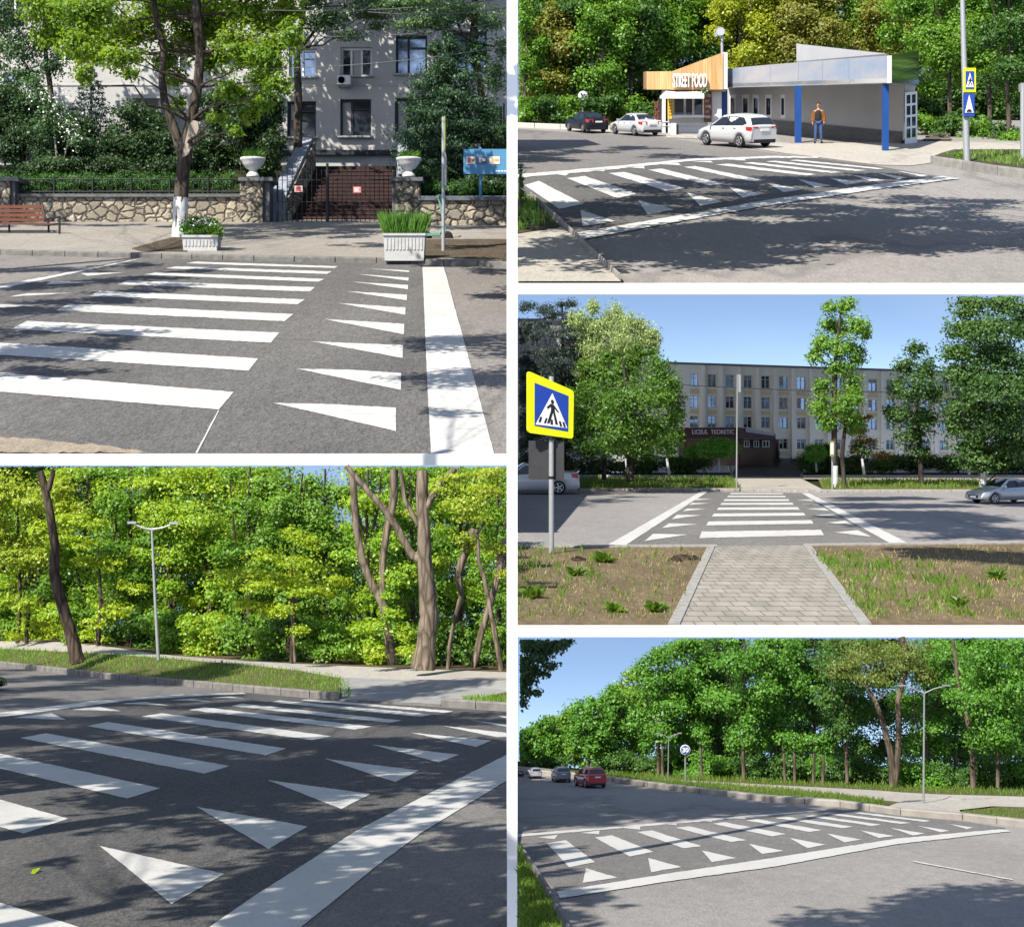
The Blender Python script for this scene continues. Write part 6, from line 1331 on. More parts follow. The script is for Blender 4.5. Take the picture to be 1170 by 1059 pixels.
L_b3 = leafmat('deep_leaf_b', (.045, .11, .012), (.12, .21, .022), (1.2, 1.1, .4), .5, tr=.45, gain=2.1)
L_b4 = leafmat('olive_yellow_leaf_b', (.15, .21, .018), (.25, .31, .03), (1.2, 1.1, .4), .5, tr=.45)
L_b5 = leafmat('understory_leaf_b', (.025, .07, .012), (.07, .14, .02), (1.1, 1.1, .4), .5, tr=.4)
BARK_b = bark('tan_bark_b', (.11, .087, .064), (.26, .21, .16), .12)  # tan bark, paler than the dark one
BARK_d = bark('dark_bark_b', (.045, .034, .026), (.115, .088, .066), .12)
sheet(st, 'ground', [[(-330, 752), (579.3, 752), (579.3, 1064), (-330, 1064)]], B_old, 0)
sheet(st, 'road', [[(-330, 836), (0, 815), (115, 800), (277, 791), (390, 801), (503, 808), (579.2, 813), (579.2, 863), (408, 950), (290, 1026), (226, 1066), (-330, 1066)]], B_new, u)
kl_ = [(-330, 748), (-60, 755), (8, 762), (117, 775), (200, 783), (290, 791.5), (390, 800.5), (503, 807), (586, 813)]
KB_ = mat('kerb_b', (.12, .115, .11), .9, noise=(.20, .19, .18), scale=5., bump=.4)
kerb(st, 'kerb', kl_[:6] + [(388, 800.3)], .13, .22, KB_); kerb(st, 'kerb', [(388, 800.3), (503, 807)], .025, .22, KB_); kerb(st, 'kerb', [(503, 807), (586, 813)], .13, .22, KB_)
def bank(name, pts_px, material, lift=0.): 
    mb = MB(); vs = [V(*p) for p in pts_px]; mb.add(vs, [tuple(range(len(vs)))]); o = mb.build(name, material, kind='structure'); return o
# the verge, the path and the wood floor climb gently from the kerb, strip by strip
xs = [-330, -60, 8, 60, 117, 160, 200, 245, 290, 340, 390, 440, 503, 545, 586]
def interp(tab, x):
    for (a, ya), (b, yb) in zip(tab[:-1], tab[1:]):
        if a <= x <= b: return ya + (yb - ya) * (x - a) / (b - a)
    return tab[0][1] if x < tab[0][0] else tab[-1][1]
T_k = [(x, y) for x, y in kl_]
T_p0 = [(-330, 735), (0, 741), (90, 745), (180, 751), (300, 761), (375, 770), (400, 778), (586, 779)]       # near edge of the path
T_p1 = [(-330, 727), (0, 732.5), (90, 733), (185, 748), (300, 756), (378, 760), (586, 768)]        # far edge of the path
dk_ = lambda x: st.d(interp(T_k, x))
def strip(name, t0, t1, f0, f1, material, x0=-330, x1=586, y0o=0., n=1):
    mb = MB(); X = [x for x in xs if x0 <= x <= x1]
    if X[0] != x0: X = [x0] + X
    if X[-1] != x1: X.append(x1)
    for a, b in zip(X[:-1], X[1:]):
        mb.add([V(a, interp(t0, a) + y0o, dk_(a) + f0), V(b, interp(t0, b) + y0o, dk_(b) + f0), V(b, interp(t1, b), dk_(b) + f1), V(a, interp(t1, a), dk_(a) + f1)], [(0, 1, 2, 3)])
    return mb.build(name, material, kind='structure')
T_kt = [(x, y - 130 * .13 * 13.8 / max(dk_(x), 1) * .6) for x, y in kl_]
strip('verge', T_kt, T_p0, .2, 3.6, B_soil, -330, 389)
bank('verge', [(505, 803.2, dk_(505) + .2), (587, 808.5, dk_(586) + .2), (587, 788.5, dk_(586) + 3.1), (531, 800.2, dk_(532) + .9)], B_soil)
strip('path', T_p0, T_p1, 3.6, 6.4, B_pave)
T_f = [(-330, 716), (0, 724), (90, 726), (185, 736), (300, 746), (378, 752), (586, 758)]
strip('forest_floor', T_p1, T_f, 6.4, 11.5, B_floor)
mb = MB(); mb.add([V(390, 799.6, dk_(390) + .15), V(505, 806, dk_(505) + .15), V(532, 801, dk_(532) + .9), V(586, 789, dk_(586) + 3), V(586, 777.5, dk_(586) + 3.7), V(440, 775.5, dk_(440) + 3.7), V(389, 773.5, dk_(389) + 3.7)], [(0, 1, 2, 3, 4, 5, 6)]); mb.build('path', mat('ramp_concrete_b', (.20, .20, .20), .9, noise=(.27, .27, .26), scale=3.), kind='structure')
sb = [[(-60, 897), (77.7, 935.6), (27, 952.8), (-60, 928)], [(-60, 848), (182.8, 900.8), (144.9, 912.6), (-60, 864)], [(52.6, 838), (262, 875.4), (233.3, 884), (23, 843.3)], [(123, 825), (327.2, 855.4), (302.8, 863), (98.7, 829.7)], [(184.6, 814.9), (378.5, 841.3), (356.7, 845.9), (161.5, 818.7)], [(232, 808), (424.6, 830.3), (405.4, 833.6), (215.4, 811)], [(277, 804), (459.2, 823.3), (445, 825.9), (264, 806.7)], [(319.5, 800.3), (493.8, 816.4), (481, 819), (308, 802)], [(352, 798.6), (518.2, 812.6), (508, 814.6), (343, 800)],
 [(114, 967), (256, 999), (196, 1033.6)], [(224.4, 922), (351.5, 944.6), (306.7, 970.3)], [(305.4, 891.3), (423.3, 907.4), (390, 924.6)], [(370.8, 867), (479, 880.5), (451.5, 893.8)], [(424.6, 850.8), (524.6, 862.6), (501.5, 871.3)], [(468, 837), (561.3, 846.4), (543.8, 853.6)], [(504, 829.2), (578.5, 837.4), (579, 842), (569, 842.6)], [(537.4, 822.8), (579, 828), (579, 830.5)], [(568, 817.7), (579, 818.8), (579, 821)],
 [(-40, 1022), (0, 1032), (110, 1066), (-40, 1066)], [(579.1, 862.5), (496, 904), (408, 949), (349, 987), (290, 1024.6), (230, 1066), (336, 1066), (378.5, 1032), (430, 990), (482, 951.5), (579.1, 892)], [(-60, 823), (0, 814.4), (115, 799.9), (200, 794), (277, 791.2), (282, 792.9), (200, 796.6), (144, 800.7), (0, 819.5), (-60, 829)],
 [(15, 820), (59, 815), (75.6, 822.6)], [(82, 811), (113, 807.4), (138.5, 812.6)], [(138.5, 804), (166.7, 802), (192, 806)], [(195, 800), (220, 798.3), (241, 801.5)], [(240, 797), (262, 795.6), (280, 798)]]
sheet(st, 'crosswalk_markings', sb, B_paint, u * 2)
def grass_strip(name, n, f0, f1, t0, t1, x0, x1, hpx, m_, seed, label):
    rng = random.Random(seed); mb = MB()
    for _ in range(n):
        x = rng.uniform(x0, x1); f = rng.random(); d = dk_(x) + f0 + (f1 - f0) * f; y = interp(t0, x) + (interp(t1, x) - interp(t0, x)) * f
        g = V(x, y, d); h = hpx * d / F * rng.uniform(.4, 1.3); a = rng.uniform(0, 6.28); l = h * rng.uniform(.1, .6); w = h * .10
        o = Vector((math.cos(a + 1.5) * w, math.sin(a + 1.5) * w, 0)); e = Vector((math.cos(a) * l, math.sin(a) * l, 0))
        mb.add([g - o, g + o, g + o * .7 + e * .4 + Vector((0, 0, h * .6)), g + e + Vector((0, 0, h)), g - o * .7 + e * .4 + Vector((0, 0, h * .6))], [(0, 1, 2, 3, 4)])
    o = mb.build(name, m_); tag(o, label, 'grass', kind='stuff'); return o
grass_strip('grass', 7500, .3, 3.5, T_kt, T_p0, -40, 400, 3.6, G_b, 1, 'green grass verge between the dark kerb and the pale path')
grass_strip('grass', 500, .25, 1.4, T_kt, [(500, 800), (586, 796)], 530, 584, 6, G_b, 2, 'small grass patch beside the concrete ramp')
# --- trees traced stem by stem
D0 = dk_(87) + 1.6
tree('leaning_tree', 'leaning dark trunk with a fork rising from the grass verge', 'tree', V(88, 755, D0), [([(89, 756, D0), (84, 735, D0), (76, 707, D0), (68, 680, D0), (62, 655, D0), (63, 624, D0), (57, 585, D0), (50, 552, D0), (41, 525, D0)], [9, 7.4, 6.6, 6.6, 6.2, 5.4, 4.8, 4.4, 4]), ([(55, 560, D0), (59, 548, D0), (63, 525, D0)], [3.4, 3, 2.6])], [], 5, 1, BARK_d, L_b1, 501, CB)
Dl = dk_(181) + 3
t = thing('street_lamp', 'grey double armed street lamp in front of the yellow green wood', 'street lamp', V(181, 753, Dl))
mb = MB(); mb.tube([V(181, 754, Dl), V(177, 680, Dl), V(173.5, 604, Dl)], [2.0 * Dl / F, 1.7 * Dl / F, 1.3 * Dl / F], 10); mb.build('post', M['steel'], t)
for (x, y) in ((152, 597), (198, 597.5)):
    mb = MB(); mb.tube([V(173.5, 605, Dl), V((173.5 + x) / 2, 603, Dl), V(x, y + 1, Dl)], [1.5 * Dl / F, 1.2 * Dl / F, 1 * Dl / F], 8); a_ = mb.build('arm', M['steel'], t)
    mb = MB(); q = V(x, y, Dl); s = Dl / F; sx = 1 if x > 173 else -1; mb.box((min(q.x - 4 * s, q.x + sx * 6 * s), q.y - 2 * s, q.z - 1.2 * s), (max(q.x + 4 * s, q.x + sx * 6 * s), q.y + 2 * s, q.z + 1.2 * s)); mb.build('lamp_head', M['steel'], a_)
Db = dk_(483) + 5
tree('big_tree', 'stout sunlit tree with spreading forked limbs behind the path', 'tree', V(484, 762, Db), [([(483, 763, Db), (487, 735, Db), (490, 705, Db), (489, 681, Db), (485, 640, Db), (484, 600, Db), (482, 575, Db), (483, 525, Db)], [15, 11, 10.5, 10, 8.6, 7.4, 7, 6]), ([(483, 585, Db), (497, 562, Db), (512, 545, Db), (528, 525, Db)], [5, 4, 3.6, 3]), ([(482, 640, Db), (472, 636, Db), (452, 600, Db), (435, 577, Db), (412, 552, Db), (396, 532, Db)], [5, 4.6, 4, 3.6, 3.4, 3]), ([(478, 600, Db), (462, 570, Db), (456, 525, Db)], [3, 2.6, 2.4])],
 [(x, y, Db + o, rx, ry) for x, y, rx, ry, o in ((530, 575, 26, 10, -1), (505, 560, 20, 8, 0), (555, 560, 24, 12, 1), (540, 590, 20, 8, -1), (470, 585, 18, 6, 1), (500, 640, 14, 7, 1), (560, 540, 22, 10, 0), (520, 545, 24, 8, 0))], 4.4, 1.3, BARK_b, L_b4, 502, CB, limbs=False)
D1 = dk_(446) + 6
tree('leaning_tree', 'slender bent tree left of the stout sunlit trunk', 'tree', V(446, 757, D1), [([(449, 758, D1), (442, 715, D1), (438, 691, D1), (424, 665, D1), (414, 640, D1), (407, 603, D1), (405, 575, D1), (402, 525, D1)], [6, 5, 5, 4.6, 4.4, 4, 4, 5]), ([(437, 680, D1), (437, 640, D1), (442, 605, D1), (450, 570, D1), (450, 525, D1)], [4, 4, 4.6, 5, 5])],
 [(x, y, D1 - .5, rx, ry) for x, y, rx, ry in ((447, 700, 16, 10), (433, 715, 14, 10), (462, 720, 14, 12), (425, 738, 14, 10), (468, 742, 16, 8), (445, 680, 10, 7), (455, 660, 20, 12), (470, 650, 14, 10))], 5.2, 1.6, BARK_b, L_b1, 503, CB, limbs=False)
for i, (pts, rad, lab) in enumerate(((((573, 766), (563, 710), (553, 660), (547, 642), (545, 611), (556, 592), (574, 575)), (3.4, 3, 2.6, 2.4, 2, 1.5, 1), 'pale thin tree curving at the right end of the path'), (((541, 762), (548, 730), (560, 690), (570, 655), (577, 615)), (4.4, 4, 4, 3.6, 3.4), 'brown trunk leaning right behind the pale thin tree'), (((512, 764), (514, 735), (520, 705), (527, 680), (523, 655), (534, 625), (543, 605)), (2.6, 2.4, 2.4, 3, 4.4, 5, 6), 'crooked sapling just right of the stout trunk'), (((337, 756), (335, 720), (331, 686)), (1.6, 1.4, 1), 'bare pale sapling under the yellow sprays'))):
    d = Db + .6 + i * .4; tree('young_tree', lab, 'tree', V(*pts[0], d), [([(x, y, d) for x, y in pts], list(rad))], [(pts[-1][0] - 8, pts[-1][1] + 10, d, 18, 9), (pts[-2][0] + 6, pts[-2][1], d, 14, 8)], 4.6, 1.2, BARK_b, (L_b1, L_b4, L_b4, L_b2)[i], 510 + i, CB, limbs=False)
SP = [(L_b2, [(320, 640, 40, 9), (300, 655, 44, 9), (345, 655, 36, 9), (325, 672, 50, 9), (300, 690, 34, 8), (370, 668, 26, 7), (350, 622, 20, 9), (340, 608, 18, 8), (385, 672, 18, 6)], 333, 'yellow maple with flat layered sprays in the middle of the wood', -1.6), (L_b2, [(85, 620, 30, 10), (115, 640, 28, 9), (60, 600, 28, 14), (100, 600, 26, 10), (140, 690, 28, 8), (120, 706, 26, 7), (150, 672, 22, 7), (110, 725, 18, 7)], 112, 'yellow maple with low boughs right of the leaning trunk', -.8), (L_b4, [(25, 575, 36, 24), (10, 610, 34, 22), (60, 560, 30, 20), (30, 640, 30, 18), (80, 580, 24, 16), (0, 560, 30, 20)], 20, 'olive yellow tree crown behind the leaning trunk', 1.0), (L_b2, [(20, 690, 22, 10), (50, 712, 26, 10), (25, 722, 20, 8)], 30, 'low yellow bush at the left end of the path', -.6)]
for i, (lf, bl, px, lab, o) in enumerate(SP):
    d = dk_(min(300, max(60, px))) + 7 + o; tree('yellow_maple' if 'maple' in lab else 'yellow_tree', lab, 'tree', V(px, interp(T_p1, px), d), [([(px, interp(T_p1, px) + 2, d), (px + 3, 690, d), (px, bl[0][1], d)], [2.6, 2.2, 1])], [(x + dx, y + dy, d + ((k * 7) % 5 - 2) * .3, rx * .72, ry * .95) for k, (x, y, rx, ry) in enumerate(bl) for dx, dy in ((-rx * .45, (k % 3 - 1) * 5), (rx * .4, ((k + 1) % 3 - 1) * 6))], 4.6, 1.3, BARK_d, lf, 520 + i, CB, flat=.6, sub=9)
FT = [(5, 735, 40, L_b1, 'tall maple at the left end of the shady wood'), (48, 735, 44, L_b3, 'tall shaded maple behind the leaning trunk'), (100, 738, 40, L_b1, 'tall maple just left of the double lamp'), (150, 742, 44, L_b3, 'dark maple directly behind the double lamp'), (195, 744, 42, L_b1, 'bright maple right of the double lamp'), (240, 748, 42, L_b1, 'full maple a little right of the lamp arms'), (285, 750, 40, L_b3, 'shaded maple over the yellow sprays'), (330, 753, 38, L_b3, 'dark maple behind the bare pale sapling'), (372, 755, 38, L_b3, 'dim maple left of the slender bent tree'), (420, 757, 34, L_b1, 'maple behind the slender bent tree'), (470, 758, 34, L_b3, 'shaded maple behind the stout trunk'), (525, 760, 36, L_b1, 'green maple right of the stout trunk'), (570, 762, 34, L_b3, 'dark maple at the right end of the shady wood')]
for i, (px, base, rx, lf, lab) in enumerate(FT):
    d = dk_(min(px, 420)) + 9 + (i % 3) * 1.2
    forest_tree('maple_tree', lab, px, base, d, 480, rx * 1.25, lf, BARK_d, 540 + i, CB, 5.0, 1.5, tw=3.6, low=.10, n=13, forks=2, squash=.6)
ub = ['at the left end of the pale path', 'left of the leaning trunk', 'right of the leaning trunk', 'left of the lamp foot', 'right of the lamp foot', 'in the middle of the path edge', 'below the yellow sprays', 'right of the bare pale sapling', 'left of the slender bent tree', 'between the bent tree and the stout trunk', 'just right of the stout trunk', 'under the brown leaning trunk', 'at the right end of the path edge']
for i in range(13):
    px = 10 + i * 46; d = dk_(min(px, 430)) + 7.6 + (i % 2) * .5; y = interp(T_p1, px); t = thing('bush', 'green undergrowth bush ' + ub[i], 'bush', V(px, y, d)); rr = random.Random(600 + i)
    crown('crown', [(px + rr.uniform(-24, 24), y - rr.uniform(2, 46), d + rr.uniform(-.6, .8), 17, 11) for _ in range(9)], 1.7, 5.2, (L_b3, L_b1, L_b3, L_b5)[i % 4], t, 610 + i, CB)
    mb = MB(); mb.tube([V(px, y + 2, d), V(px + 4, y - 26, d)], [.03, .01], 6); mb.build('stem', BARK_d, t)
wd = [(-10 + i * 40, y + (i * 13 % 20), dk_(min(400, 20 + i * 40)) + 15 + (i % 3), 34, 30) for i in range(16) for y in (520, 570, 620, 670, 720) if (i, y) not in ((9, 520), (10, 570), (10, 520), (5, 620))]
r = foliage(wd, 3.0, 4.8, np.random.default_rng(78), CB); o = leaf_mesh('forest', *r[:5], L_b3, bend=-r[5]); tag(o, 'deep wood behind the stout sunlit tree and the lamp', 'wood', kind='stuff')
c = make_car('parked_car', 'dark car whose bumper just shows at the edge of the shaded crossing', HATCH, BLACKP); place_car(c, st, -34, 789, 8, car_scale(st, 793, 84, HATCH, 8), u * 2)
t = tag(MB().build('fallen_leaf', L_b2), 'single yellow leaf lying on the shaded asphalt', 'leaf'); g = st.G(39, 998, .012); t.data.from_pydata([(g.x - .012, g.y - .03, g.z), (g.x + .016, g.y - .04, g.z), (g.x + .022, g.y + .05, g.z + .008), (g.x, g.y + .08, g.z), (g.x - .02, g.y + .04, g.z + .004)], [], [(0, 1, 2, 3, 4)])
# ================================================================== the sunny road with the red car
st = SUNNY; u = st.u
PLACE[0] = 'the sunny road'
CN = (592, 1400, 727.8, 1100)
N_new = asphalt('fresh_asphalt_n', (.125, .121, .118), (.17, .164, .158), .014, 2., (1, .4, 1), cracks=False, gritty=.4)
N_old = asphalt('old_asphalt_n', (.20, .19, .182), (.27, .257, .245), .014, 2.5, (1, .4, 1), crack=.3, gritty=.25)
N_pave = asphalt('path_concrete_n', (.32, .30, .27), (.38, .36, .325), .02, 1.5, (1, .3, 1), cracks=False, gritty=.2)
N_paint = paint('road_paint_n', .02, .2)
N_soil = soil('verge_soil_n', ((.15, .12, .07), (.10, .12, .04), (.07, .10, .025)), .6)
G_n = leafmat('grass_n', (.06, .13, .015), (.15, .21, .035), (1, 1.1, .4), .5, tr=.4, gain=1.3)
L_n1 = leafmat('maple_leaf_n', (.035, .11, .012), (.10, .22, .025), (1.2, 1.1, .4), .4, tr=.4)
L_n2 = leafmat('deep_leaf_n', (.022, .065, .012), (.06, .125, .022), (1.1, 1.1, .4), .4, tr=.35)
L_n4 = leafmat('light_leaf_n', (.06, .14, .015), (.15, .25, .03), (1.2, 1.1, .4), .4, tr=.4)
L_n3 = leafmat('olive_leaf_n', (.07, .10, .02), (.13, .165, .035), (1.1, 1.1, .4), .4, tr=.4)
L_n5 = leafmat('near_leaf_n', (.012, .032, .010), (.03, .06, .018), (1, 1.1, .4), .6, tr=.25)
BARK_n = bark('forest_bark_n', (.075, .06, .045), (.19, .15, .115), .10)
KW_n = mat('kerb_n', (.22, .205, .185), .9, noise=(.33, .31, .28), scale=4., bump=.3)
sheet(st, 'ground', [[(590.9, 882.8), (640, 886), (700, 892.4), (740, 897.9), (770, 901.9), (830, 908.9), (880, 914.9), (960, 920.4), (1029, 929.9), (1100, 935.9), (1180, 944.9), (1330, 960.9), (1330, 1064), (590.9, 1064)]], N_old, 0)
sheet(st, 'crossing_surface', [[(591, 954), (885, 929.5), (944, 924.6), (960, 922.5), (1029, 932), (1100, 938), (1150, 946), (1020, 960), (885, 981), (640, 1020), (608, 990), (591, 970)]], N_new, u)
sn = [[(646.5, 960.3), (679.9, 985.4), (650.4, 991.3), (624.7, 964)], [(699, 954.6), (746.5, 973.8), (719.6, 979), (679.4, 957.2)], [(745, 949), (801.7, 967), (781, 969.5), (727.3, 950.8)], [(787.6, 944.4), (853, 960.3), (835, 962.3), (772, 946)], [(828.6, 939.7), (898.5, 953.3), (882.8, 955.9), (814, 941.5)], [(864.5, 936), (939, 948.7), (925, 950.8), (851.7, 937.4)], [(899.5, 933.6), (975, 944.9), (962, 946.4), (885.4, 934.8)], [(929, 931.5), (1007, 942.6), (995.6, 943.9), (918.7, 932.5)], [(954.6, 929.6), (1040.5, 940.5), (1029, 941.6), (945.6, 930.6)], [(982.8, 928.4), (1063.6, 938.1), (1056, 939.3), (976, 929.3)],
 [(669.6, 992.3), (705.5, 1003.3), (665.8, 1009)], [(740.6, 980.8), (778.6, 991), (744, 997)], [(801.7, 972), (841.4, 980.8), (813.2, 985.4)], [(855.5, 964.4), (895.6, 972.6), (870.9, 976)], [(902, 957.7), (943.6, 965.4), (922.6, 969.2)], [(944.4, 952.6), (984.6, 959.7), (964.9, 962.8)], [(981.5, 948.7), (1021.3, 955.4), (1004.6, 957.9)], [(1017.4, 946.2), (1057, 952.6), (1043, 954.8)], [(1047, 943.6), (1085.4, 949.5), (1075, 951.2)], [(1082.8, 941.3), (1112.3, 946), (1104.6, 947.6)],
 [(636.3, 1019.2), (760, 999), (885, 980.3), (1024, 958.5), (1141.8, 947.7), (1156, 950), (1024, 965), (885, 990.5), (760, 1008), (640, 1027)], [(591, 953.6), (740, 941.5), (885, 929.8), (944, 925), (944, 926.4), (885, 931.8), (740, 944), (591, 956.4)],
 [(614.5, 957.2), (637.6, 954), (633.7, 959)], [(663, 952), (685, 949), (684.5, 953.6)], [(712, 946.2), (731, 944.4), (731.7, 948.2)], [(751.7, 941.8), (772, 940.3), (773.5, 943)], [(795, 938.4), (812, 937), (814, 939.2)], [(835, 935.3), (850, 934.3), (853, 936)],
 [(1044.4, 984), (1157, 1005), (1157, 1006.2), (1043, 985)]]
sheet(st, 'crosswalk_markings', sn, N_paint, u * 2)
kerb(st, 'kerb', [(662, 1110), (640, 1066), (622, 1030), (603, 998), (591.5, 979)][::-1], .10, .30, mat('kerb_near_n', (.12, .115, .11), .9, noise=(.20, .19, .18), scale=5.))
sheet(st, 'verge', [[(591.2, 978), (603, 1003), (622, 1034), (636, 1066), (657, 1108), (591.2, 1108)]], N_soil, .09)
T_k = [(582, 883), (640, 887), (700, 893.5), (740, 899), (770, 903), (830, 910), (880, 916), (960, 921.5), (1029, 931), (1100, 937), (1180, 946), (1330, 962)]
dk_ = lambda x: st.d(interp(T_k, x))
kerb(st, 'kerb', T_k, .06, .2, KW_n)
xs = [582, 640, 700, 740, 770, 830, 880, 920, 960, 1000, 1029, 1070, 1100, 1140, 1180, 1330]
T_kt = [(x, y - 5.5) for x, y in T_k]
T_p0 = [(582, 876), (700, 888), (740, 891), (885, 900), (1000, 913), (1050, 918), (1180, 922), (1330, 926)]
T_p1 = [(582, 873.5), (700, 886), (740, 888.5), (885, 896.5), (1000, 902.5), (1050, 906.5), (1180, 910), (1330, 914)]
T_f = [(582, 868), (700, 882.5), (740, 884), (885, 890), (1000, 894), (1050, 896), (1180, 898), (1330, 902)]
strip('verge', T_kt, T_p0, .18, 2.2, N_soil, 582, 1330)
strip('path', T_p0, T_p1, 2.2, 3.8, N_pave, 582, 1330)
strip('forest_floor', T_p1, T_f, 3.8, 7, N_soil, 582, 1330)
mb = MB(); mb.add([V(1012, 921.5, dk_(1012) + .2), V(1100, 931.5, dk_(1100) + .2), V(1096, 925, dk_(1096) + .9), V(1140, 920, dk_(1140) + 2.1), V(1040, 912, dk_(1040) + 2.3), V(1085, 909, dk_(1085) + 2.6), V(1100, 914, dk_(1100) + 2.3)], [(0, 1, 2, 3, 6, 5, 4)]); mb.build('path', N_pave, kind='structure')
grass_strip('grass', 5200, .25, 2.1, T_kt, T_p0, 690, 1010, 4.4, G_n, 3, 'sunlit grass verge along the far kerb under the lamp')
grass_strip('grass', 1500, .25, 1.6, T_kt, [(1090, 925), (1330, 930)], 1100, 1200, 4, G_n, 4, 'dry looking grass right of the concrete ramp')
grass_strip('grass', 5200, 3.9, 6.9, T_p1, T_f, 690, 1200, 5, G_n, 5, 'green grass at the edge of the sunny wood')
grass(st, 'grass', [(593, 982), (603, 1006), (620, 1038), (652, 1106), (593, 1106)], 3600, 9, G_n, .09, 6, label='lush grass at the near left kerb corner')
# --- lamps, sign, cars
def t_lamp(px, y1, y0, d, span, lab, r=1.6):
    t = thing('street_lamp', lab, 'street lamp', V(px, y1, d)); s = d / F
    mb = MB(); mb.tube([V(px - .8, y1 + 1, d), V(px, y0, d)], [r * s, r * .7 * s], 10); mb.build('post', LAMPW, t)
    for sx in (-1, 1):
        mb = MB(); mb.tube([V(px, y0 + 2, d), V(px + sx * span * .4, y0 - span * .12, d), V(px + sx * span, y0 - span * .26, d)], [r * .6 * s, r * .5 * s, r * .4 * s], 8); a_ = mb.build('arm', LAMPW, t)
        mb = MB(); q = V(px + sx * span * .9, y0 - span * .25, d); mb.hexa([q + Vector((-span * .16 * s, -r * s, -.5 * s)), q + Vector((span * .16 * s, -r * s, -.5 * s)), q + Vector((span * .16 * s, -r * s, .7 * s)), q + Vector((-span * .16 * s, -r * s, .7 * s))], [q + Vector((-span * .16 * s, r * s, -.5 * s)), q + Vector((span * .16 * s, r * s, -.5 * s)), q + Vector((span * .16 * s, r * s, .7 * s)), q + Vector((-span * .16 * s, r * s, .7 * s))]); mb.build('lamp_head', LAMPW, a_)
LAMPW = mat('pale_lamp_steel', (.24, .26, .26), .5, .3)
t_lamp(1056, 915, 790, dk_(1056) + 1.7, 28, 'pale double armed lamp at the start of the concrete ramp', 1.35)
t_lamp(764, 889, 841, dk_(764) + 1.6, 14, 'slim double armed lamp beside the round blue sign', .7)
t_lamp(675.5, 880, 855, 24, 8, 'tiny far double armed lamp above the red car', .8)
d = dk_(783) + 1.4; t = thing('round_sign', 'round blue and white road sign on the grass verge', 'sign', V(783, 896, d))
mb = MB(); mb.tube([V(783, 897, d), V(783, 852, d)], 1.0 * d / F, 8); mb.build('post', LAMPW, t)
mb = MB(); mb.lathe(V(783, 856.5, d - .04), [(5.6 * d / F, .02), (5.6 * d / F, 0)], 28, 'y'); pa = mb.build('disc', M['sign_white'], t)
mb = MB(); mb.lathe(V(783, 856.5, d - .045), [(5.0 * d / F, .004), (5.0 * d / F, 0)], 28, 'y'); mb.build('field', mat('slate_blue', (.06, .12, .28), .5), pa)
text_obj('numeral', '30', V(779.4, 859, d - .05), 7 * d / F, 5.2 * d / F, .006, M['sign_white'], t, bold=.02)
REDP = mat('red_car_paint', (.36, .02, .018), .25, spec=.6, coat=.9); GREYC = mat('grey_car_paint', (.24, .26, .29), .3, .5, coat=.8)
for lab, spec, m_, px, py, hd, wpx, rk in (('red car with roof rails driving away along the sunny road', SUV, REDP, 674, 898.6, 106, 38.5, True), ('grey car driving away ahead of the red one', SUV, GREYC, 641, 892.6, 97, 23, True), ('pale far car on the sunny road ahead of the grey one', HATCH, WHITEP, 611.5, 888.6, 95, 16, False), ('black far car at the very edge of the sunny road', SEDAN, BLACKP, 594, 886.4, 95, 10, False)):
    c = make_car('car', lab, spec, m_, rk); place_car(c, st, px, py, hd, car_scale(st, py, wpx, spec, hd), u)
# --- the wood
NT = [(600, 874, 833, 22, L_n1, 'farthest low tree at the left end of the sunny wood'), (622, 876, 822, 24, L_n1, 'small far tree above the pale far car'), (646, 878, 812, 26, L_n1, 'far tree above the grey car'), (672, 880, 798, 28, L_n1, 'tree above the red car'), (698, 882, 786, 28, L_n1, 'tree right of the tiny far lamp'), (724, 884, 762, 32, L_n1, 'stepped up tree left of the round blue sign'), (752, 885, 742, 34, L_n1, 'tall tree behind the slim lamp'), (785, 886, 722, 36, L_n1, 'full green tree behind the round blue sign'), (820, 887, 710, 38, L_n2, 'deep green tree right of the round blue sign'), (850, 889, 700, 38, L_n1, 'broad green tree left of the dark hollow'), (888, 890, 700, 38, L_n1, 'tall tree with bare stem at the path'), (930, 891, 690, 38, L_n2, 'dark tree in the hollow of the wood'), (968, 892, 690, 38, L_n2, 'shaded tree left of the twin stemmed tree'), (1060, 895, 690, 40, L_n1, 'green tree behind the pale double lamp'), (1092, 896, 690, 38, L_n2, 'deep tree right of the pale double lamp'), (1140, 897, 690, 42, L_n1, 'bright maple near the right end of the sunny wood'), (1178, 899, 690, 40, L_n1, 'bright maple at the right end of the sunny wood')]
for i, (px, base, top, rx, lf, lab) in enumerate(NT):
    d = dk_(max(px, 690)) + 5.2 + (i % 3) * 1.1
    forest_tree('maple_tree', lab, px, base, d, top, rx * 1.1, (lf, lf, L_n4)[i % 3] if lf is L_n1 else lf, BARK_n, 700 + i, CN, 4.2, 1.7, tw=2.4, low=.16, n=12, forks=1 + i % 2)
d = dk_(1021) + 5.2
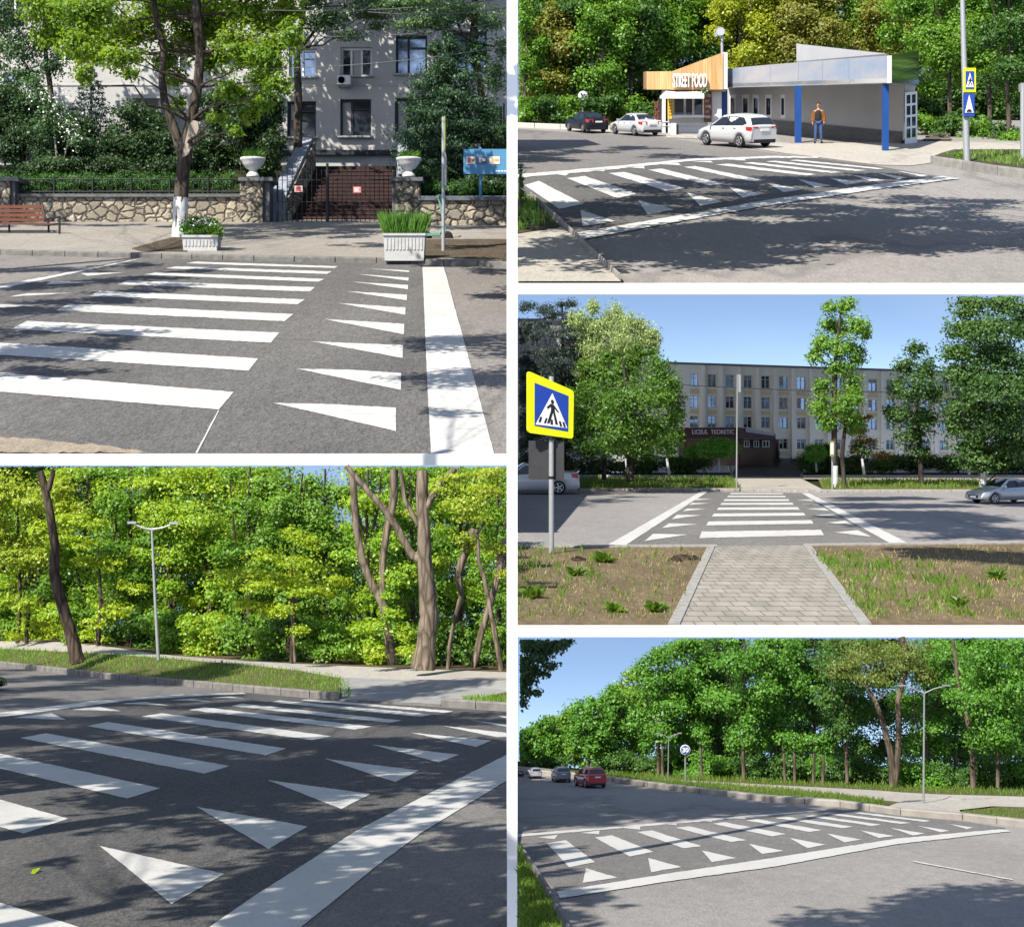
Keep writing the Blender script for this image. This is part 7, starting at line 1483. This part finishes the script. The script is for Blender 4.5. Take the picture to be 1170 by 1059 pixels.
tree('twin_tree', 'twin stemmed pale tree with an olive crown left of the pale lamp', 'tree', V(1021, 896, d), [([(1021, 897, d), (1019, 870, d), (1014, 845, d), (1008, 822, d), (1000, 800, d), (990, 785, d)], [5.5, 4, 3.4, 3, 2.6, 1.6]), ([(1022, 896, d), (1026, 860, d), (1027, 830, d), (1026, 800, d), (1032, 775, d), (1038, 750, d), (1030, 728, d)], [4.6, 3.6, 3.2, 3, 3.4, 4, 4])],
 [(x, y, d + o, rx, ry) for x, y, rx, ry, o in ((985, 750, 34, 16, 0), (1010, 740, 30, 12, 1), (960, 765, 24, 12, 0), (1040, 745, 28, 14, 0), (1000, 775, 26, 10, -.5), (1030, 760, 26, 12, 0), (975, 735, 30, 12, 1), (1055, 770, 16, 14, 0))], 3.8, 1.5, BARK_n, L_n3, 730, CN, hang=.5, elong=.4)
d = dk_(1112) + 5.4
tree('leaning_tree', 'bare leaning brown trunk near the right end of the wood', 'tree', V(1112, 898, d), [([(1112, 899, d), (1111, 865, d), (1108, 835, d), (1101, 805, d), (1094, 775, d), (1091, 745, d), (1088, 725, d)], [3.6, 3, 2.8, 2.6, 2.4, 2, 1.6]), ([(1104, 815, d), (1112, 795, d), (1118, 780, d)], [1.4, 1, .5])], [(x, y, d + .4, rx, ry) for x, y, rx, ry in ((1105, 765, 18, 12), (1085, 745, 18, 12), (1098, 795, 16, 9))], 3.8, 1.2, BARK_n, L_n1, 731, CN)
for i, (px, lab) in enumerate(((897, 'thin bare stem in front of the dark hollow'), (908, 'second thin stem in front of the dark hollow, slightly bent'), (929, 'pale straight sapling in the dark hollow'), (802, 'pale sapling right of the round blue sign'), (757, 'dark sapling left of the slim lamp'), (940, 'shortest grey sapling in the dark hollow'))):
    d = dk_(px) + 5; y = interp(T_p1, px) - 3; tree('young_tree', lab, 'tree', V(px, y, d), [([(px, y + 1, d), (px - 1 + i % 3, y - 25, d), (px - 3 + 2 * (i % 3), y - (50 if i != 5 else 34), d)], [2, 1.6, .8])], [(px - 2, y - 52, d, 13, 8), (px + 5, y - 42, d, 10, 6)], 3.6, 1.1, BARK_n, L_n1, 740 + i, CN, limbs=False)
nb_ = ['left of the tiny far lamp', 'between the red car and the slim lamp', 'behind the slim lamp foot', 'right of the round blue sign', 'before the full green tree', 'left of the thin bare stems', 'between the thin stems', 'low in the dark hollow', 'left of the twin stemmed tree', 'right of the twin stemmed tree', 'behind the pale lamp post', 'left of the bare leaning trunk', 'right of the bare leaning trunk', 'at the right end of the path']
for i in range(14):
    px = 640 + i * 41; d = dk_(max(px, 690)) + 5.8 + (i % 2) * .5; y = interp(T_f, px) + 3; t = thing('bush', 'green bush in the sunny wood edge, ' + nb_[i], 'bush', V(px, y, d)); rr = random.Random(760 + i); k = .5 if px < 720 else 1
    crown('crown', [(px + rr.uniform(-20, 20), y - k * rr.uniform(2, 24), d + rr.uniform(-.3, .5), 14 * k + 3, 9 * k + 1) for _ in range(10)], 1.8, 3.8, (L_n2, L_n1, L_n2)[i % 3], t, 780 + i, CN)
    mb = MB(); mb.tube([V(px, y + 1, d), V(px + 2, y - 12 * k, d)], [.02, .008], 6); mb.build('stem', BARK_n, t)
wd = [(770 + i * 30, y + (i * 13 % 16), 29 + (i % 3), 24, 22) for i in range(15) for y in (725, 765, 805, 845, 880) if not (y in (725, 765) and i in (3, 7, 9)) and not (i == 0 and y < 780)] + [(600 + i * 30, 862 - i * 6, 29, 20, 12) for i in range(6)]
r = foliage(wd, 2.0, 4.4, np.random.default_rng(79), CN); o = leaf_mesh('forest', *r[:5], L_n2, bend=-r[5]); tag(o, 'deep wood behind the twin stemmed tree', 'wood', kind='stuff')
d = 14.
tree('overhanging_tree', 'dark leafy boughs hanging in at the top of the sunny road sky', 'tree', V(585, 960, d), [([(585.5, 965, d), (585.5, 800, d), (585.5, 745, d)], [2.2, 2, 1.4])], [(x, y, d + o, rx, ry) for x, y, rx, ry, o in ((600, 733, 22, 10, 0), (628, 738, 20, 8, .2), (640, 737, 12, 6, 0), (612, 752, 20, 8, 0), (630, 760, 10, 5, 0), (600, 775, 16, 9, .2), (611, 790, 10, 5, 0), (596, 803, 8, 8, 0), (595, 760, 14, 14, 0), (615, 742, 24, 10, .3), (606, 765, 18, 10, .2), (645, 732, 12, 6, .1), (622, 770, 8, 5, 0), (598, 788, 12, 9, .1))], 5.5, 2.2, BARK_n, L_n5, 800, CN, hang=.6)
PLACE[0] = 'the edges of the view'
# ================================================================== white dividing strips between the views, added as solid slabs
def divider_thing(lab, x0, x1, y0, y1, d, depth):
    w = thing('view_divider', lab, 'wall', V((x0 + x1) / 2, y1, d)); mb = MB(); mb.pbox(x0, x1, y0, y1, d, depth); mb.build('face', M['divider_white'], w); return w
divider_thing('low white edge wall holding up the stone wall street', -300, 590, 518.7, 531.4, 47.6, .25)
divider_thing('low white edge wall holding up the kiosk street', 580, 1400, 323.7, 336.4, 83.8, .4)
divider_thing('low white edge wall holding up the school street', 580, 1400, 714.9, 727.4, 26.0, .06)
w = thing('upright_divider', 'tall slim white dividing strip added between all the streets', 'pillar', V(585, 1100, 10.2)); mb = MB(); mb.pbox(579.1, 591.1, -200, 1300, 10.2, .08); mb.build('shaft', M['divider_white'], w)  # upright divider added between the two columns of views

# ================================================================== trees out of sight whose boughs throw the dappled shade
def shade_from(st, px, py, extra=0., dd=None):
    """where a bough must hang, above the top of the view, to shade the ground seen at (px, py)"""
    g = V(px, py, dd) if dd else st.G(px, py); hz = Vector((TO_SUN.x, TO_SUN.y)); n = hz.length; rise = TO_SUN.z / n; dx, dy = TO_SUN.x / n, TO_SUN.y / n
    t = 0.
    top = (CY + 30) / F
    t = (top * g.y - g.z) / (rise - top * dy); t = t * 1.06 + extra * g.y
    return Vector((g.x + dx * t, g.y + dy * t, g.z + rise * t))
def shade_tree(lab, st, spots, trunk, r_m, leaf, bark_m, seed, lsize, cov=1.1):
    """spots: (px, py, radius factor) patches of shade; trunk: foot of the tree, outside the view"""
    t = thing('street_tree', lab, 'tree', trunk); rng = random.Random(seed); g = np.random.default_rng(seed); mb = MB()
    cs = [shade_from(st, s_[0], s_[1], .02 * rng.random(), s_[3] if len(s_) > 3 else None) for s_ in spots]; mean = sum(cs, Vector()) / len(cs); trunk = Vector(trunk)
    top = Vector((trunk.x, trunk.y, mean.z)); mb.tube([trunk, trunk.lerp(top, .5), top], [r_m, r_m * .8, r_m * .6], 10)
    P, T_, B_, L_, W_, N_ = [], [], [], [], [], []
    for c, s_ in zip(cs, spots):
        mb.tube(limb_pts(top, c, rng, 5, .04), [r_m * .06 * (1 - .8 * i / 5) for i in range(6)], 5)
        R0 = s_[2]
        n = int(cov * math.pi * R0 * R0 / (.28 * lsize * lsize)); m = 9
        cc = np.array(c) + unit(g.normal(size=(m, 3))) * (g.random((m, 1)) ** .5) * np.array([R0, R0, R0 * .35]); w = g.integers(0, m, n)
        p = cc[w] + g.normal(size=(n, 3)) * np.array([R0 * .2, R0 * .2, R0 * .1]); keep = p[:, 2] > (CY + 6) / F * p[:, 1]; p = p[keep]; n = len(p)
        nn = unit(g.normal(size=(n, 3)) * .6 + np.array([0, 0, .8])); tt = unit(np.cross(nn, g.normal(size=(n, 3)))); P.append(p); T_.append(tt); B_.append(unit(np.cross(nn, tt))); L_.append(lsize * (.6 + .8 * g.random(n)))
    mb.build('trunk', bark_m, t); P, T_, B_, L_ = map(np.concatenate, (P, T_, B_, L_)); leaf_mesh('crown', P, T_, B_, L_, L_ * .6, leaf, t, parent_origin(t))
rs = random.Random(5)
# shady crossing: nearly the whole foreground lies under leaves
sp = [(x + rs.uniform(-18, 18), y + rs.uniform(-6, 6), rs.uniform(1.1, 1.4)) for y, xx in ((768, range(-160, 240, 80)), (784, range(-100, 260, 80)), (775, range(-80, 420, 100)), (800, range(-40, 560, 80)), (825, range(0, 560, 80)), (850, range(-40, 560, 80)), (878, range(0, 480, 80)), (905, range(230, 430, 70))) for x in xx]
sp += [(x, y, .62) for x, y in ((265, 940), (330, 955), (380, 985), (300, 1000), (355, 1030), (420, 1015), (470, 985), (530, 980), (560, 1010), (500, 1030), (440, 1050), (560, 1050), (385, 935), (550, 950))]
shade_tree('great street tree shading the shaded crossing from the left', SHADY, sp, (-6.5, 7, -4), .28, L_b3, BARK_d, 900, .17, 2.2)
sp = [(x, y, .21) for x, y in ((60, 900), (140, 915), (30, 940), (110, 950), (180, 970), (60, 985), (150, 1020), (40, 1035), (210, 1045), (450, 880), (500, 900), (470, 925), (540, 885), (430, 950), (210, 915))]
shade_tree('smaller street tree dappling the near corner of the shaded crossing', SHADY, sp, (-5.0, 4.5, -3), .16, L_b3, BARK_d, 908, .12, 1.5)
sp = [(1010, 1052, .42), (1060, 1042, .5), (1110, 1035, .55), (1160, 1030, .6), (1180, 1050, .6), (1090, 1058, .5), (1140, 1052, .5), (960, 1062, .3)]
shade_tree('street tree outside the sunny road throwing the corner shadow', SUNNY, sp, (3.4, 5.0, -2.4), .16, L_n2, BARK_n, 901, .10, 2.4)
sp = [(600, 905, 1.4), (640, 905, 1.3), (690, 908, 1.3), (740, 912, 1.2), (790, 915, 1.0), (620, 925, .9), (680, 928, .9), (740, 926, .9), (800, 922, .9), (850, 922, .7), (610, 938, .6), (655, 938, .6), (620, 894, 1.4), (900, 926, .5)]
shade_tree('street tree outside the view shading the far end of the sunny road', SUNNY, sp, (-7.0, 10, -5), .2, L_n2, BARK_n, 902, .14, 2.2)
sp = [(975, 570, 1.8), (1000, 578, 2.4), (1030, 586, 2.6), (1060, 594, 2.6), (1090, 604, 2.4), (1010, 590, 2.0), (1040, 602, 2.2), (1115, 613, 1.8), (1020, 570, 2.0), (1055, 578, 2.2), (1085, 590, 2.2), (1060, 635, 1.3), (1110, 640, 1.6), (1160, 640, 1.8), (1165, 575, 2.2), (1135, 574, 1.6), (600, 575, 2.6), (640, 575, 2.4), (690, 572, 1.8), (600, 560, 2.8), (650, 558, 2.6), (720, 568, 1.0), (585, 590, 1.2)]
shade_tree('tall street tree outside the school street throwing shade on its right lane', SCHOOL, sp[:16], (16, 34, -3), .35, L_s2, BARK_s, 903, .30, 4.0)  # unseen tree, added only for its shade on the road
shade_tree('tall street tree outside the school street shading the white sedan', SCHOOL, sp[16:], (-12, 34, -3), .35, L_s2, BARK_s, 904, .30, 1.5)  # added out of view to lay shade over the parked car
sp = [(x + rs.uniform(-25, 25), y + rs.uniform(-4, 4), rs.uniform(4.2, 6.4)) for x, y in ((700, 240), (780, 235), (850, 230), (930, 222), (760, 262), (830, 255), (900, 248), (980, 238), (1050, 230), (720, 215), (800, 212), (880, 205), (960, 212), (700, 285), (760, 290), (820, 280), (880, 270), (940, 265), (1000, 258), (1060, 250), (1120, 252), (1020, 285), (1080, 278), (1140, 280), (620, 165), (680, 170), (740, 172), (790, 176), (650, 182), (600, 178), (640, 255), (620, 245), (760, 228), (830, 222), (900, 215), (960, 208), (1020, 203), (700, 236), (640, 232), (700, 270), (750, 274), (800, 268), (850, 264), (900, 260), (950, 254), (1010, 246), (1060, 240), (930, 276), (870, 284), (990, 270), (1050, 262), (1110, 262), (1150, 270), (780, 292), (720, 296), (840, 296))]
shade_tree('huge roadside tree outside the kiosk street dappling the crossing', KIOSK, sp, (34, 82, 8), .8, L_k4, BARK_k, 905, .75, 2.4)
sp = [(x + rs.uniform(-10, 10), y + rs.uniform(-3, 3), rs.uniform(2.2, 3.6)) for x, y in ((20, 310), (80, 308), (140, 305), (20, 330), (70, 325), (130, 322), (180, 315), (30, 355), (90, 350), (150, 335), (20, 380), (60, 400), (10, 405), (120, 345), (220, 308), (60, 425), (110, 395), (140, 385), (190, 330), (540, 302), (560, 310), (575, 340), (570, 400), (300, 275), (350, 272), (400, 276), (240, 290), (60, 262), (140, 260), (300, 262), (420, 285), (520, 288))]
shade_tree('roadside tree outside the stone wall street dappling its crossing', WALLST, sp, (-40, 58, -1), .5, L_dark, BARK_w, 906, .5, 2.0)
sp = [(x + rs.uniform(-12, 12), y + rs.uniform(-6, 6), rs.uniform(3.6, 5.4), d) for y, d in ((262, 156), (240, 163), (205, 170), (170, 190), (140, 195), (105, 195), (70, 195), (35, 195), (5, 195)) for x in range(10, 580, 62) if rs.random() < .97 and not (y > 180 and 20 < x < 345) and not (y < 130 and x < 330)]
shade_tree('second unseen tree added to shade the gate and the institute front', WALLST, sp, (-48, 95, 6), .7, L_dark, BARK_w, 907, .8, 1.5)  # unseen tree added so that gate and facade fall in shade

mb = MB(); P0, P1 = V(585, 424, 90), V(1200, 447, 90); mb.tube([P0.lerp(P1, k / 12) - Vector((0, 0, .5 * math.sin(math.pi * k / 12))) for k in range(13)], .018, 5); tag(mb.build('overhead_cable', M['wire']), 'thin overhead cable crossing in front of the long school building', 'cable')

# ================================================================== sky, sun, camera
wld = bpy.data.worlds.new('World'); scene.world = wld; wld.use_nodes = True; nt = wld.node_tree
bg = nt.nodes['Background']; sky = nt.nodes.new('ShaderNodeTexSky'); sky.sky_type = 'NISHITA'; sky.sun_disc = False
sky.sun_elevation = SUN_EL; sky.sun_rotation = math.pi + SUN_AZ; sky.air_density = 1.0; sky.dust_density = 1.2; sky.ozone_density = 1.2
# the streets hang on terraces: the same clear sky carries on below eye level
tc = nt.nodes.new('ShaderNodeTexCoord'); sep = nt.nodes.new('ShaderNodeSeparateXYZ'); nt.links.new(tc.outputs['Generated'], sep.inputs[0])
def mth(op, a, b=0.):
    n = nt.nodes.new('ShaderNodeMath'); n.operation = op
    for k, v in ((0, a), (1, b)):
        if hasattr(v, 'is_linked'): nt.links.new(v, n.inputs[k])
        else: n.inputs[k].default_value = v
    return n.outputs[0]
zz = sep.outputs[2]; belt = mth('MINIMUM', mth('ABSOLUTE', zz), mth('ABSOLUTE', mth('ADD', zz, .215)))   # two pale haze belts at the feet of the two skies
a3_out = mth('ADD', mth('MULTIPLY', belt, 4.2), .17)
cb = nt.nodes.new('ShaderNodeCombineXYZ'); nt.links.new(sep.outputs[0], cb.inputs[0]); nt.links.new(sep.outputs[1], cb.inputs[1]); nt.links.new(a3_out, cb.inputs[2])
nm = nt.nodes.new('ShaderNodeVectorMath'); nm.operation = 'NORMALIZE'; nt.links.new(cb.outputs[0], nm.inputs[0]); nt.links.new(nm.outputs[0], sky.inputs['Vector'])
hz_ = nt.nodes.new('ShaderNodeTexNoise'); hz_.inputs['Scale'].default_value = 2.2; hz_.inputs['Detail'].default_value = 5.; mp_ = nt.nodes.new('ShaderNodeMapping'); mp_.inputs['Scale'].default_value = (1, 1, 3.5); nt.links.new(tc.outputs['Generated'], mp_.inputs['Vector']); nt.links.new(mp_.outputs['Vector'], hz_.inputs['Vector'])
nt.links.new(mixc(nt, ramp(nt, hz_.outputs['Fac'], .42, .72, (0,) * 3, (.30,) * 3), mixc(nt, ramp(nt, mth('MULTIPLY', zz, -1.), .29, .40), sky.outputs[0], (.9, .95, 1.)), (4.6, 5.0, 5.6)), bg.inputs['Color']); bg.inputs['Strength'].default_value = .122
sl = bpy.data.lights.new('sun', 'SUN'); sl.energy = 5.0; sl.angle = R(.53); sl.color = (1., .93, .82)
so = bpy.data.objects.new('sun', sl); COL.objects.link(so); so.rotation_euler = (-TO_SUN).to_track_quat('-Z', 'Y').to_euler()
cam = bpy.data.cameras.new('camera'); co = bpy.data.objects.new('camera', cam); COL.objects.link(co); scene.camera = co
co.rotation_euler = (math.pi / 2, 0, 0); cam.sensor_fit = 'HORIZONTAL'; cam.sensor_width = 36; cam.lens = 36 * F / 1170; cam.shift_y = -(529.5 - CY) / 1170
cam.clip_start = .1; cam.clip_end = 3000
vs = scene.view_settings; scene.display_settings.display_device = 'sRGB'; vs.view_transform = 'Standard'; vs.look = 'None'; vs.exposure = .85; vs.gamma = 1; vs.use_curve_mapping = False
cy = scene.cycles; cy.max_bounces = 6; cy.diffuse_bounces = 3; cy.glossy_bounces = 3; cy.transmission_bounces = 3; cy.transparent_max_bounces = 4; cy.use_denoising = True; cy.caustics_reflective = False; cy.caustics_refractive = False

# repeats of one kind on one street form a group
kinds = {}
for o in COL.objects:
    if o.parent is None and 'category' in o and o.get('kind') != 'stuff': kinds.setdefault((o.name.split('.')[0], PLACE_OF.get(o.name, 'the place')), []).append(o)
for (n, p), os_ in kinds.items():
    if len(os_) > 1:
        w_ = n.replace('_', ' '); pl_ = w_ + ('es' if w_.endswith(('sh', 'ch', 'x', 's')) else 's')
        for o in os_: o['group'] = pl_ + ' of ' + p
